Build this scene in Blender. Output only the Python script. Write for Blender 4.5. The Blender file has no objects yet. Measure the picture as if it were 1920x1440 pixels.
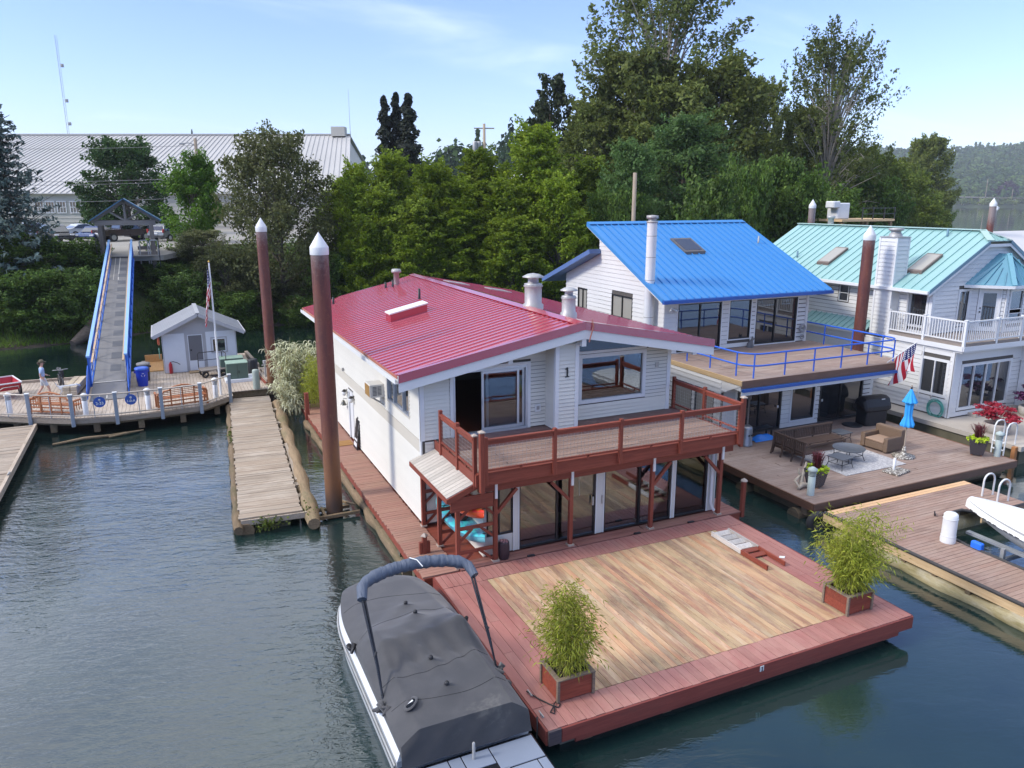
import bpy, bmesh, math, random
import numpy as np
from mathutils import Vector, Matrix
PI = math.pi
R = math.radians
random.seed(7)
SC = bpy.context.scene
COL = SC.collection
cam_d = bpy.data.cameras.new("camera")
cam = bpy.data.objects.new("camera", cam_d)
COL.objects.link(cam)
cam.location = (-6.31, -20.04, 10.0)
cam.rotation_euler = (R(90 - 13.62), 0, R(-24.6))
cam_d.sensor_width = 36.0
cam_d.lens = 36.0 * 1424.0 / 1920.0
cam_d.clip_start = 0.2
cam_d.clip_end = 9000
SC.camera = cam
SUN_EL = 36.0
SUN_AZ = math.atan2(-0.80, 0.10)          # direction to the sun, clockwise from +Y
world = bpy.data.worlds.new("World")
SC.world = world
world.use_nodes = True
wn, wl = world.node_tree.nodes, world.node_tree.links
wn.clear()
w_out = wn.new("ShaderNodeOutputWorld")
w_bg = wn.new("ShaderNodeBackground")
w_sky = wn.new("ShaderNodeTexSky")
w_sky.sky_type = 'NISHITA'
w_sky.sun_disc = False
w_sky.sun_elevation = R(SUN_EL)
w_sky.sun_rotation = SUN_AZ
w_sky.altitude = 10
w_sky.air_density = 1.0
w_sky.dust_density = 0.35
w_sky.ozone_density = 2.0
w_bg.inputs["Strength"].default_value = 0.15
def wnode(t, **k):
 n = wn.new(t)
 for a, b in k.items():
  setattr(n, a, b)
 return n
def wmath(op, a, b=None, clamp=False):
 n = wnode("ShaderNodeMath", operation=op, use_clamp=clamp)
 for i, v in enumerate((a, b)):
  if v is None:
   continue
  if isinstance(v, (int, float)):
   n.inputs[i].default_value = v
  else:
   wl.new(v, n.inputs[i])
 return n.outputs[0]
w_tc = wnode("ShaderNodeTexCoord")
w_sep = wnode("ShaderNodeSeparateXYZ")
wl.new(w_tc.outputs["Generated"], w_sep.inputs[0])
up = wmath('MAXIMUM', w_sep.outputs[2], 0.0)
den = wmath('ADD', up, 0.16)
cx_ = wmath('DIVIDE', w_sep.outputs[0], den)
cy_ = wmath('DIVIDE', w_sep.outputs[1], den)
w_cmb = wnode("ShaderNodeCombineXYZ")
wl.new(cx_, w_cmb.inputs[0])
wl.new(cy_, w_cmb.inputs[1])
w_map = wnode("ShaderNodeMapping")
w_map.inputs["Rotation"].default_value = (0, 0, R(35))
w_map.inputs["Scale"].default_value = (0.45, 1.15, 1.0)
wl.new(w_cmb.outputs[0], w_map.inputs[0])
w_n = wnode("ShaderNodeTexNoise")
w_n.inputs["Scale"].default_value = 1.25
w_n.inputs["Detail"].default_value = 8
w_n.inputs["Roughness"].default_value = 0.55
w_n.inputs["Distortion"].default_value = 0.5
wl.new(w_map.outputs[0], w_n.inputs[0])
# a high cloud sheet stands in the quarter of the sky towards the sun and ahead of it; thin wisps elsewhere, an added veil overhead
AZC = R(-10.0)
w_dot = wnode("ShaderNodeVectorMath", operation='DOT_PRODUCT')
wl.new(w_tc.outputs["Generated"], w_dot.inputs[0])
w_dot.inputs[1].default_value = (math.sin(AZC) * math.cos(R(38)), math.cos(AZC) * math.cos(R(38)), math.sin(R(38)))
side = wnode("ShaderNodeMapRange", interpolation_type='SMOOTHSTEP')
wl.new(w_dot.outputs["Value"], side.inputs[0])
side.inputs[1].default_value = 0.76
side.inputs[2].default_value = 0.97
el = wnode("ShaderNodeMapRange", interpolation_type='SMOOTHSTEP')
wl.new(up, el.inputs[0])
el.inputs[1].default_value = 0.24
el.inputs[2].default_value = 0.42
bank = wmath('MULTIPLY', side.outputs[0], el.outputs[0])
cov = wmath('ADD', w_n.outputs["Fac"], wmath('MULTIPLY', bank, 0.33))
wisp = wnode("ShaderNodeMapRange", interpolation_type='SMOOTHSTEP')
wl.new(cov, wisp.inputs[0])
wisp.inputs[1].default_value = 0.53
wisp.inputs[2].default_value = 0.92
fill_veil = wnode("ShaderNodeMapRange", interpolation_type='SMOOTHSTEP')  # unseen white cloud overhead, added to make the sky light whiter
wl.new(up, fill_veil.inputs[0])
fill_veil.inputs[1].default_value = 0.58
fill_veil.inputs[2].default_value = 0.90
fac = wmath('MULTIPLY', wisp.outputs[0], wmath('ADD', wmath('MULTIPLY', el.outputs[0], 0.55), 0.35), clamp=True)
fac = wmath('MAXIMUM', fac, wmath('MULTIPLY', fill_veil.outputs[0], 0.75))
w_mix = wnode("ShaderNodeMix", data_type='RGBA')
wl.new(fac, w_mix.inputs[0])
w_tint = wnode("ShaderNodeMix", data_type='RGBA', blend_type='MULTIPLY')
w_tint.inputs[0].default_value = 1.0
w_tint.inputs[7].default_value = (0.72, 0.74, 0.98, 1)
wl.new(w_sky.outputs[0], w_tint.inputs[6])
wl.new(w_tint.outputs[2], w_mix.inputs[6])
w_mix.inputs[7].default_value = (8.6, 8.8, 9.2, 1)
wl.new(w_mix.outputs[2], w_bg.inputs[0])
wl.new(w_bg.outputs[0], w_out.inputs[0])
sun_d = bpy.data.lights.new("sun", 'SUN')
sun_d.energy = 1.7
sun_d.angle = R(11.0)
sun_d.color = (1.0, 0.94, 0.84)
sun = bpy.data.objects.new("sun", sun_d)
COL.objects.link(sun)
sd = Vector((math.sin(SUN_AZ) * math.cos(R(SUN_EL)), math.cos(SUN_AZ) * math.cos(R(SUN_EL)), math.sin(R(SUN_EL))))
sun.rotation_euler = sd.to_track_quat('Z', 'Y').to_euler()
sun.location = (-60, 20, 60)
SC.render.engine = 'CYCLES'
SC.view_settings.view_transform = 'Standard'
SC.view_settings.look = 'None'
SC.view_settings.gamma = 1.0
SC.view_settings.exposure = 0.84
SC.view_settings.use_curve_mapping = False
SC.cycles.max_bounces = 6
SC.cycles.diffuse_bounces = 3
SC.cycles.glossy_bounces = 3
SC.cycles.transmission_bounces = 4
SC.cycles.transparent_max_bounces = 8
SC.cycles.caustics_reflective = False
SC.cycles.caustics_refractive = False
def S(r, g, b):
 f = lambda c: (c / 255 / 12.92) if c <= 10.3 else ((c / 255 + 0.055) / 1.055) ** 2.4
 return (f(r), f(g), f(b), 1)
class NT:
 def __init__(s, name):
  s.m = bpy.data.materials.new(name)
  s.m.use_nodes = True
  s.n, s.l = s.m.node_tree.nodes, s.m.node_tree.links
  s.b = s.n["Principled BSDF"]
 def new(s, t, ins=None, **k):
  n = s.n.new(t)
  for a, b in k.items():
   setattr(n, a, b)
  for a, b in (ins or {}).items():
   s.set(n.inputs[a], b)
  return n
 def set(s, sock, v):
  if isinstance(v, bpy.types.NodeSocket):
   s.l.new(v, sock)
  else:
   sock.default_value = v
 def math(s, op, a, b=0.0, clamp=False):
  n = s.new("ShaderNodeMath", {0: a, 1: b}, operation=op, use_clamp=clamp)
  return n.outputs[0]
 def mix(s, f, a, b):
  n = s.new("ShaderNodeMix", {0: f, 6: a, 7: b}, data_type='RGBA')
  return n.outputs[2]
 def mul(s, a, b, f=1.0):
  n = s.new("ShaderNodeMix", {0: f, 6: a, 7: b}, data_type='RGBA', blend_type='MULTIPLY')
  return n.outputs[2]
 def noise(s, vec, scale, detail=4, rough=0.55, dist=0.0):
  return s.new("ShaderNodeTexNoise", {0: vec, "Scale": scale, "Detail": detail, "Roughness": rough, "Distortion": dist}).outputs["Fac"]
 def ramp(s, v, a, b, lo=0.0, hi=1.0):
  n = s.new("ShaderNodeMapRange", {0: v, 1: a, 2: b, 3: lo, 4: hi}, interpolation_type='SMOOTHSTEP')
  return n.outputs[0]
 def coords(s, rnd=True, scale=(1, 1, 1), kind="Object"):
  tc = s.new("ShaderNodeTexCoord")
  v = tc.outputs[kind]
  if rnd:
   oi = s.new("ShaderNodeObjectInfo")
   off = s.new("ShaderNodeVectorMath", {0: (37.0, 53.0, 71.0)}, operation='SCALE')
   s.set(off.inputs["Scale"], oi.outputs["Random"])
   v = s.new("ShaderNodeVectorMath", {0: v, 1: off.outputs[0]}, operation='ADD').outputs[0]
  return s.new("ShaderNodeMapping", {0: v, "Scale": scale}).outputs[0]
 def rand(s):
  return s.new("ShaderNodeObjectInfo").outputs["Random"]
 def pos(s):
  return s.new("ShaderNodeNewGeometry").outputs["Position"]
 def bump(s, h, strength=0.3, dist=0.02):
  return s.new("ShaderNodeBump", {"Height": h, "Strength": strength, "Distance": dist}).outputs[0]
def paint(name, col, rough=0.5, dirt=0.15, dscale=1.2, spec=0.5, metal=0.0, bump=0.0, bscale=60, objvar=0.05, dirtcol=None, coat=0.0):
 t = NT(name)
 v = t.coords(False, kind="Object")
 n = t.noise(t.pos(), dscale, 6, 0.6)
 f = t.ramp(n, 0.35, 0.75)
 d = dirtcol or tuple(c * 0.55 for c in col[:3]) + (1,)
 c = t.mix(t.math('MULTIPLY', f, dirt), col, d)
 fine = t.noise(t.pos(), dscale * 14, 4, 0.7)
 c = t.mix(t.math('MULTIPLY', t.ramp(fine, 0.5, 0.8), dirt * 0.6), c, d)
 if objvar:
  r = t.math('ADD', t.math('MULTIPLY', t.rand(), 2 * objvar), 1 - objvar)
  cmb = t.new("ShaderNodeCombineXYZ", {0: r, 1: r, 2: r}).outputs[0]
  c = t.mul(c, cmb)
 t.set(t.b.inputs["Base Color"], c)
 t.set(t.b.inputs["Roughness"], t.math('ADD', t.math('MULTIPLY', n, 0.15), rough - 0.07))
 t.b.inputs["Metallic"].default_value = metal
 t.b.inputs["Coat Weight"].default_value = coat
 t.b.inputs["Coat Roughness"].default_value = 0.1
 t.b.inputs["Specular IOR Level"].default_value = spec
 if bump:
  t.set(t.b.inputs["Normal"], t.bump(t.noise(v, bscale, 3), bump, 0.01))
 return t.m
def wood(name, cols, axis=0, rough=0.65, grain=0.5, worn=None, wornamt=0.0, wornscale=0.5, objvar=0.25, spec=0.35, knots=0.0, own=False):
 """cols: list of 2-3 colours mixed by grain; axis 0/1/2 = direction of the grain in object space"""
 t = NT(name)
 sc = [9.0, 9.0, 9.0]
 sc[axis] = 0.55
 v = t.coords(True, tuple(sc))
 g = t.noise(v, 2.2, 7, 0.65, 0.6)
 c = t.mix(t.ramp(g, 0.3, 0.72), cols[0], cols[1])
 g2 = t.noise(v, 7.0, 3, 0.7)
 if len(cols) > 2:
  c = t.mix(t.math('MULTIPLY', t.ramp(t.rand(), 0.25, 1.0), 0.85), c, cols[2])
 c = t.mix(t.math('MULTIPLY', t.ramp(g2, 0.52, 0.8), grain), c, tuple(x * 0.35 for x in cols[0][:3]) + (1,))
 if worn:
  sc2 = [1.0, 1.0, 1.0]
  sc2[axis] = 0.45
  vw = t.new("ShaderNodeMapping", {0: t.pos(), "Scale": tuple(sc2)}).outputs[0]
  vo = t.coords(True, tuple(x * 2.2 if x == 1.0 else x * 0.9 for x in sc2))
  for k, wc in enumerate(worn):
   sh = t.new("ShaderNodeVectorMath", {0: vo if (own and k) else vw, 1: (13.1 * k, 7.7 * k, 3.0)}, operation='ADD').outputs[0]
   w = t.noise(sh, wornscale * (1 + 0.35 * k), 8, 0.7, 0.3)
   w = t.math('ADD', t.math('MULTIPLY', w, 0.72), t.math('MULTIPLY', g, 0.28)) if own else w
   c = t.mix(t.math('MULTIPLY', t.ramp(w, 0.47, 0.66), wornamt), c, wc)
 if knots:
  kn = t.new("ShaderNodeTexVoronoi", {0: t.coords(True, (1, 1, 1)), "Scale": 5.0}).outputs["Distance"]
  c = t.mix(t.ramp(kn, 0.03, 0.10, knots, 0.0), c, (0.04, 0.025, 0.015, 1))
 r = t.math('ADD', t.math('MULTIPLY', t.rand(), 2 * objvar), 1 - objvar)
 c = t.mul(c, t.new("ShaderNodeCombineXYZ", {0: r, 1: r, 2: r}).outputs[0])
 t.set(t.b.inputs["Base Color"], c)
 t.set(t.b.inputs["Roughness"], t.math('ADD', t.math('MULTIPLY', g, 0.25), rough - 0.12))
 t.b.inputs["Specular IOR Level"].default_value = spec
 t.set(t.b.inputs["Normal"], t.bump(g2, 0.35, 0.006))
 return t.m
def leafmat(name, a, b, trans=0.35, var=0.45, rough=0.55):
 t = NT(name)
 geo = t.new("ShaderNodeNewGeometry")
 isl = geo.outputs["Random Per Island"]
 n = t.noise(t.pos(), 0.45, 3, 0.6)
 c = t.mix(t.math('ADD', t.math('MULTIPLY', isl, 0.55), t.math('MULTIPLY', t.ramp(n, 0.3, 0.7), 0.45)), a, b)
 r = t.math('ADD', t.math('MULTIPLY', t.math('FRACT', t.math('MULTIPLY', isl, 17.31)), 2 * var), 1 - var)
 ro = t.math('ADD', t.math('MULTIPLY', t.rand(), 0.3), 0.85)
 r = t.math('MULTIPLY', r, ro)
 c = t.mul(c, t.new("ShaderNodeCombineXYZ", {0: r, 1: r, 2: r}).outputs[0])
 t.set(t.b.inputs["Base Color"], c)
 t.b.inputs["Roughness"].default_value = rough
 t.b.inputs["Specular IOR Level"].default_value = 0.25
 tr = t.new("ShaderNodeBsdfTranslucent", {0: c})
 mx = t.new("ShaderNodeMixShader", {0: trans, 1: t.b.outputs[0], 2: tr.outputs[0]})
 t.set(t.n["Material Output"].inputs[0], mx.outputs[0])
 return t.m
def glassmat(name, tint=(0.75, 0.8, 0.82, 1), refl=1.0, opaque=0.0, dark=(0.02, 0.025, 0.03, 1)):
 t = NT(name)
 fr = t.new("ShaderNodeFresnel", {"IOR": 1.5}).outputs[0]
 gl = t.new("ShaderNodeBsdfGlossy", {"Color": (0.95, 0.97, 1, 1), "Roughness": 0.015})
 tp = t.new("ShaderNodeBsdfTransparent", {"Color": tint})
 df = t.new("ShaderNodeBsdfDiffuse", {"Color": dark})
 base = t.new("ShaderNodeMixShader", {0: opaque, 1: tp.outputs[0], 2: df.outputs[0]})
 f = t.math('ADD', t.math('MULTIPLY', fr, 1.7 * refl), 0.03, True)
 wav = t.noise(t.pos(), 0.9, 2)
 t.set(gl.inputs["Normal"], t.bump(wav, 0.05, 0.05))
 mx = t.new("ShaderNodeMixShader", {0: f, 1: base.outputs[0], 2: gl.outputs[0]})
 t.set(t.n["Material Output"].inputs[0], mx.outputs[0])
 return t.m
M_SHADECORE = paint("shade_line_core", (0.10, 0.09, 0.08, 1), 0.9, 0.1)  # wall core darkened to paint shadow lines in the gaps between boards
class MB:
 def __init__(s):
  s.v, s.f, s.sm, s.mi = [], [], [], []
  s.cur = 0
 def add(s, vs, fs, smooth=False):
  o = len(s.v)
  s.v += [tuple(p) for p in vs]
  for f in fs:
   s.f.append(tuple(i + o for i in f))
   s.sm.append(smooth)
   s.mi.append(s.cur)
  return s
 def box(s, x0, x1, y0, y1, z0, z1):
  vs = [(x, y, z) for z in (z0, z1) for y in (y0, y1) for x in (x0, x1)]
  return s.add(vs, [(0, 2, 3, 1), (4, 5, 7, 6), (0, 1, 5, 4), (2, 6, 7, 3), (0, 4, 6, 2), (1, 3, 7, 5)])
 def bar(s, p, q, w, h=None, upv=(0, 0, 1)):
  """a square-section bar between two points"""
  h = h or w
  p, q = Vector(p), Vector(q)
  d = (q - p).normalized()
  u = Vector(upv)
  if abs(d.dot(u)) > 0.98:
   u = Vector((1, 0, 0))
  a = d.cross(u).normalized()
  b = a.cross(d).normalized()
  vs = []
  for c in (p, q):
   for sx, sy in ((-1, -1), (1, -1), (1, 1), (-1, 1)):
    vs.append(c + a * (sx * w / 2) + b * (sy * h / 2))
  return s.add(vs, [(3, 2, 1, 0), (4, 5, 6, 7), (0, 1, 5, 4), (1, 2, 6, 5), (2, 3, 7, 6), (3, 0, 4, 7)])
 def tube(s, pts, r, n=8, caps=True, close=False):
  pts = [Vector(p) for p in pts]
  rs = r if isinstance(r, (list, tuple)) else [r] * len(pts)
  vs, fs = [], []
  prev = None
  m = len(pts)
  for i, p in enumerate(pts):
   if close:
    d = (pts[(i + 1) % m] - pts[i - 1]).normalized()
   else:
    d = (pts[min(i + 1, m - 1)] - pts[max(i - 1, 0)]).normalized()
   if prev is None:
    a = d.cross(Vector((0, 0, 1)))
    if a.length < 0.05:
     a = d.cross(Vector((1, 0, 0)))
    a.normalize()
   else:
    a = prev - d * prev.dot(d)
    a.normalize()
   prev = a
   b = d.cross(a)
   for k in range(n):
    t = 2 * PI * k / n
    vs.append(p + (a * math.cos(t) + b * math.sin(t)) * rs[i])
  for i in range(m if close else m - 1):
   j = (i + 1) % m
   for k in range(n):
    k2 = (k + 1) % n
    fs.append((i * n + k, i * n + k2, j * n + k2, j * n + k))
  s.add(vs, fs, True)
  if caps and not close:
   s.add(vs[:n], [tuple(range(n - 1, -1, -1))])
   s.add(vs[-n:], [tuple(range(n))])
  return s
 def lathe(s, prof, c=(0, 0), n=16, smooth=True):
  vs, fs = [], []
  for r, z in prof:
   for k in range(n):
    t = 2 * PI * k / n
    vs.append((c[0] + r * math.cos(t), c[1] + r * math.sin(t), z))
  for i in range(len(prof) - 1):
   for k in range(n):
    k2 = (k + 1) % n
    fs.append((i * n + k, i * n + k2, (i + 1) * n + k2, (i + 1) * n + k))
  s.add(vs, fs, smooth)
  if prof[0][0] > 1e-4:
   s.add(vs[:n], [tuple(range(n - 1, -1, -1))])
  if prof[-1][0] > 1e-4:
   s.add(vs[-n:], [tuple(range(n))])
  return s
 def prism(s, poly, d):
  """poly: 3D points of one face; d: extrusion vector"""
  n = len(poly)
  d = Vector(d)
  vs = [Vector(p) for p in poly] + [Vector(p) + d for p in poly]
  fs = [tuple(range(n - 1, -1, -1)), tuple(range(n, 2 * n))]
  for i in range(n):
   j = (i + 1) % n
   fs.append((i, j, n + j, n + i))
  return s.add(vs, fs)
 def slab(s, a, b, c, d, t):
  """quad a b c d with thickness t along its normal (downwards)"""
  a, b, c, d = map(Vector, (a, b, c, d))
  nrm = (b - a).cross(d - a).normalized()
  if nrm.z < 0:
   nrm = -nrm
  return s.prism([a, b, c, d], -nrm * t)
 def grid(s, fn, nu, nv, smooth=True, wrap=False):
  vs = [fn(i / nu, j / nv) for j in range(nv + 1) for i in range(nu + 1)]
  fs = []
  for j in range(nv):
   for i in range(nu):
    a = j * (nu + 1) + i
    fs.append((a, a + 1, a + nu + 2, a + nu + 1))
  return s.add(vs, fs, smooth)
 def parts(s):
  """the loose pieces, each a mesh builder of its own"""
  key, par = {}, list(range(len(s.v)))
  def find(i):
   while par[i] != i:
    par[i] = par[par[i]]
    i = par[i]
   return i
  for i, p in enumerate(s.v):
   k = tuple(round(c, 5) for c in p)
   if k in key:
    par[find(i)] = find(key[k])
   key[k] = i
  for f in s.f:
   for j in f[1:]:
    par[find(j)] = find(f[0])
  out = {}
  for f, sm in zip(s.f, s.sm):
   m, idx = out.setdefault(find(f[0]), (MB(), {}))
   g = []
   for j in f:
    if j not in idx:
     idx[j] = len(m.v)
     m.v.append(s.v[j])
    g.append(idx[j])
   m.f.append(tuple(g))
   m.sm.append(sm)
   m.mi.append(0)
  return [m for m, _ in out.values()]
 def build(s, name, mat, parent=None, local=False, base=None, fix=True):
  if name in EACH and parent is not None:
   ps = s.parts()
   if len(ps) > 1:
    return [p.build(name, mat, parent, local, base, fix) for p in ps][-1]
  me = bpy.data.meshes.new(name)
  off = Vector((0, 0, 0))
  if parent is not None and not local:
   off = WPOS.get(parent.name, Vector((0, 0, 0)))
  elif base is not None:
   off = Vector(base)
  me.from_pydata([(p[0] - off[0], p[1] - off[1], p[2] - off[2]) for p in s.v], [], s.f)
  if any(s.sm):
   me.polygons.foreach_set("use_smooth", s.sm)
  for m in (mat if isinstance(mat, (list, tuple)) else [mat]):
   me.materials.append(m)
  if any(s.mi):
   me.polygons.foreach_set("material_index", s.mi)
  if fix:
   bm = bmesh.new()
   bm.from_mesh(me)
   bmesh.ops.recalc_face_normals(bm, faces=bm.faces)
   bm.to_mesh(me)
   bm.free()
  me.update()
  return link(name, me, parent, off if parent is None else None)
WPOS = {}
EACH = {'front_panel', 'side_panel', 'side_edge', 'corner_trim', 'edge_blocking', 'orange_bumper', 'side_fascia_board', 'balcony_side_rim', 'roof_beam', 'rear_skylight', 'float_block', 'grey_stringer', 'red_stringer', 'pipe_loop', 'board_screen', 'sunroom_trim', 'chase_trim', 'rafter', 'grip_patch', 'float_log', 'soffit', 'edge_timber', 'truss_brace', 'rack_crosspiece', 'wall_vent', 'inner_door_casing', 'edge_log', 'gutter', 'side_timber', 'blue_tank', 'rear_walls', 'bearer'}
def link(name, me, parent=None, loc=None):
 o = bpy.data.objects.new(name, me)
 COL.objects.link(o)
 if parent is not None:
  o.parent = parent
  WPOS[o.name] = WPOS.get(parent.name, Vector((0, 0, 0))).copy()
 elif loc is not None:
  o.location = loc
  WPOS[o.name] = Vector(loc)
 return o
def bev(o, w=0.008, seg=1):
 m = o.modifiers.new("bevel", 'BEVEL')
 m.width = w
 m.segments = seg
 m.limit_method = 'ANGLE'
 m.angle_limit = R(40)
 return o
def tag(o, label=None, cat=None, group=None, kind=None):
 if label:
  o["label"] = label
 if cat:
  o["category"] = cat
 if group:
  o["group"] = group
 if kind:
  o["kind"] = kind
 return o
def thing(name, label, cat, loc=(0, 0, 0), rz=0.0, group=None):
 o = bpy.data.objects.new(name, None)
 o.empty_display_size = 0.2
 COL.objects.link(o)
 o.location = loc
 o.rotation_euler = (0, 0, rz)
 WPOS[o.name] = Vector(loc)
 return tag(o, label, cat, group)
def dup(o, parent=None):
 c = o.copy()
 COL.objects.link(c)
 if parent is not None:
  c.parent = parent
 for ch in list(o.children):
  dup(ch, c)
 return c
def place(o, loc, rz=None, label=None, sc=None):
 o.location = loc
 WPOS[o.name] = Vector(loc)
 if rz is not None:
  o.rotation_euler = (0, 0, rz)
 if sc is not None:
  o.scale = sc
 if label:
  o["label"] = label
 return o
# a vertical plane: u runs along the wall, n points out of it
class Wall:
 def __init__(s, o, u, n):
  s.o, s.u, s.n = Vector((o[0], o[1], 0)), Vector((u[0], u[1], 0)).normalized(), Vector((n[0], n[1], 0)).normalized()
 def P(s, u, n, z):
  p = s.o + s.u * u + s.n * n
  return (p.x, p.y, z)
 def box(s, mb, u0, u1, n0, n1, z0, z1):
  vs = [s.P(u, n, z) for z in (z0, z1) for n in (n0, n1) for u in (u0, u1)]
  return mb.add(vs, [(0, 2, 3, 1), (4, 5, 7, 6), (0, 1, 5, 4), (2, 6, 7, 3), (0, 4, 6, 2), (1, 3, 7, 5)])
def spans(a, b, cuts):
 """the pieces of [a, b] left when the intervals in cuts are taken out"""
 out, x = [], a
 for c, d in sorted(cuts):
  if d <= x or c >= b:
   continue
  if c > x + 0.02:
   out.append((x, c))
  x = max(x, d)
 if x < b - 0.02:
  out.append((x, b))
 return out
def core(w, parent, u0, u1, z0, ztop, openings, mat, thick=0.14, name='wall'):
 """the wall behind the boards: ztop is a list of (u, z) corners along the top"""
 mb = MB()
 us = sorted({u0, u1} | {x for o in openings for x in o[:2] if u0 < x < u1} | {u for u, z in ztop if u0 < u < u1})
 def zt(u):
  for (a, za), (b, zb) in zip(ztop, ztop[1:]):
   if a - 1e-6 <= u <= b + 1e-6:
    return za + (zb - za) * (u - a) / max(b - a, 1e-6)
  return ztop[-1][1]
 for a, b in zip(us, us[1:]):
  m = (a + b) / 2
  cuts = [(o[2], o[3]) for o in openings if o[0] <= m <= o[1]]
  tmin = min(zt(a), zt(b))
  segs = spans(z0, max(zt(a), zt(b)), cuts)
  for c, d in segs:
   da, db = (zt(a), zt(b)) if d >= tmin - 1e-4 else (d, d)
   mb.prism([w.P(a, -0.004, c), w.P(b, -0.004, c), w.P(b, -0.004, db), w.P(a, -0.004, da)], -w.n * thick)
 return mb.build(name, M_SHADECORE, parent)
def siding(w, parent, u0, u1, z0, ztop, openings, mat, pitch=0.115, cap=300, name='siding_board', proud=0.03, gap=0.012):
 """lapped boards, each a board of its own"""
 def rng(z):
  lo, hi = None, None
  pts = ztop
  for (a, za), (b, zb) in zip(pts, pts[1:]):
   if za >= z and zb >= z:
    x0, x1 = a, b
   elif za < z and zb < z:
    continue
   else:
    x = a + (b - a) * (z - za) / (zb - za)
    x0, x1 = (a, x) if za >= z else (x, b)
   lo = x0 if lo is None else min(lo, x0)
   hi = x1 if hi is None else max(hi, x1)
  if lo is None:
   return None
  lo, hi = max(lo, u0), min(hi, u1)
  return (lo, hi) if hi > lo + 0.03 else None
 zmax = max(z for u, z in ztop)
 n = int(math.ceil((zmax - z0) / pitch))
 cnt = 0
 rest = MB()
 for i in range(n):
  za, zb = z0 + i * pitch, z0 + (i + 1) * pitch
  ra = rng(za + 0.001)
  rb = rng(min(zb, zmax - 0.002))
  if ra is None:
   continue
  if rb is None:
   rb = ((ra[0] + ra[1]) / 2 - 0.01, (ra[0] + ra[1]) / 2 + 0.01)
  cuts = [(o[0], o[1]) for o in openings if o[2] < zb - 0.02 and o[3] > za + 0.02]
  for a, b in spans(ra[0], ra[1], cuts):
   at = max(a, rb[0]) if abs(a - ra[0]) < 1e-6 else a
   bt = min(b, rb[1]) if abs(b - ra[1]) < 1e-6 else b
   if bt < at:
    at = bt = (at + bt) / 2
   if bt - at < 0.005:
    bt = at + 0.005
   zt_ = min(zb + 0.004, zmax)
   mb = MB() if cnt < cap else rest
   za += gap
   vs = [w.P(a, 0, za), w.P(b, 0, za), w.P(b, proud, za), w.P(a, proud, za),
      w.P(at, 0, zt_), w.P(bt, 0, zt_), w.P(bt, 0.005, zt_), w.P(at, 0.005, zt_)]
   mb.add(vs, [(0, 1, 2, 3), (7, 6, 5, 4), (3, 2, 6, 7), (0, 3, 7, 4), (1, 5, 6, 2)])
   if cnt < cap:
    mb.build(name, mat, parent, fix=False)
   cnt += 1
 if rest.v:
  tag(rest.build(name + 's', mat, parent), kind='stuff')
def window(w, parent, u0, u1, z0, z1, fmat, gmat, mull=(), rails=(), fw=0.05, depth=0.035, back=-0.06, name='window', sill=None, fixed=0.025):
 """a framed opening: window > pane"""
 mb = MB()
 w.box(mb, u0, u0 + fw, back, depth, z0, z1)
 w.box(mb, u1 - fw, u1, back, depth, z0, z1)
 w.box(mb, u0 + fw, u1 - fw, back, depth, z0, z0 + fw)
 w.box(mb, u0 + fw, u1 - fw, back, depth, z1 - fw, z1)
 us = [u0 + fw] + [m for m in mull] + [u1 - fw]
 for m in mull:
  w.box(mb, m - fw * 0.45, m + fw * 0.45, back + 0.002, depth - 0.008, z0 + fw, z1 - fw)
 for r in rails:
  w.box(mb, u0 + fw, u1 - fw, back + 0.004, depth - 0.012, r - fw * 0.4, r + fw * 0.4)
 f = mb.build(name, fmat, parent)
 zs = [z0 + fw] + list(rails) + [z1 - fw]
 for a, b in zip(us, us[1:]):
  for c, d in zip(zs, zs[1:]):
   pb = MB()
   w.box(pb, a + 0.002, b - 0.002, back + 0.012, back + 0.02, c + 0.002, d - 0.002)
   pb.build('pane', gmat, f)
 if sill:
  sb = MB()
  w.box(sb, u0 - 0.05, u1 + 0.05, 0.0, 0.07, z0 - 0.06, z0 - 0.003)
  sb.build('sill', sill, f)
 return f
def trim(w, parent, u0, u1, z0, z1, mat, wd=0.09, n=0.03, sides=(1, 1, 1, 1), name='window_trim'):
 mb = MB()
 if sides[0]:
  w.box(mb, u0 - wd, u0, 0, n, z0 - (wd if sides[2] else 0), z1 + (wd if sides[3] else 0))
 if sides[1]:
  w.box(mb, u1, u1 + wd, 0, n, z0 - (wd if sides[2] else 0), z1 + (wd if sides[3] else 0))
 if sides[2]:
  w.box(mb, u0, u1, 0, n, z0 - wd, z0)
 if sides[3]:
  w.box(mb, u0, u1, 0, n, z1, z1 + wd)
 return mb.build(name, mat, parent)
def text(txt, mat, size, loc, rot, parent=None, ext=0.004, name='lettering'):
 """flat lettering as a mesh"""
 cu = bpy.data.curves.new(name, 'FONT')
 cu.body = txt
 cu.size = size
 cu.extrude = ext
 cu.offset = size * 0.018
 cu.align_x = cu.align_y = 'CENTER'
 c = bpy.data.objects.new(name, cu)
 COL.objects.link(c)
 bpy.context.view_layer.update()
 me = bpy.data.meshes.new_from_object(c)
 bpy.data.objects.remove(c)
 me.materials.clear()
 me.materials.append(mat)
 return put(link(name, me, parent), loc, rot, parent)
def put(o, loc, rot, parent):
 o.location = Vector(loc) - (WPOS.get(parent.name, Vector((0, 0, 0))) if parent is not None else Vector((0, 0, 0)))
 o.rotation_euler = rot
 return o
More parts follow.
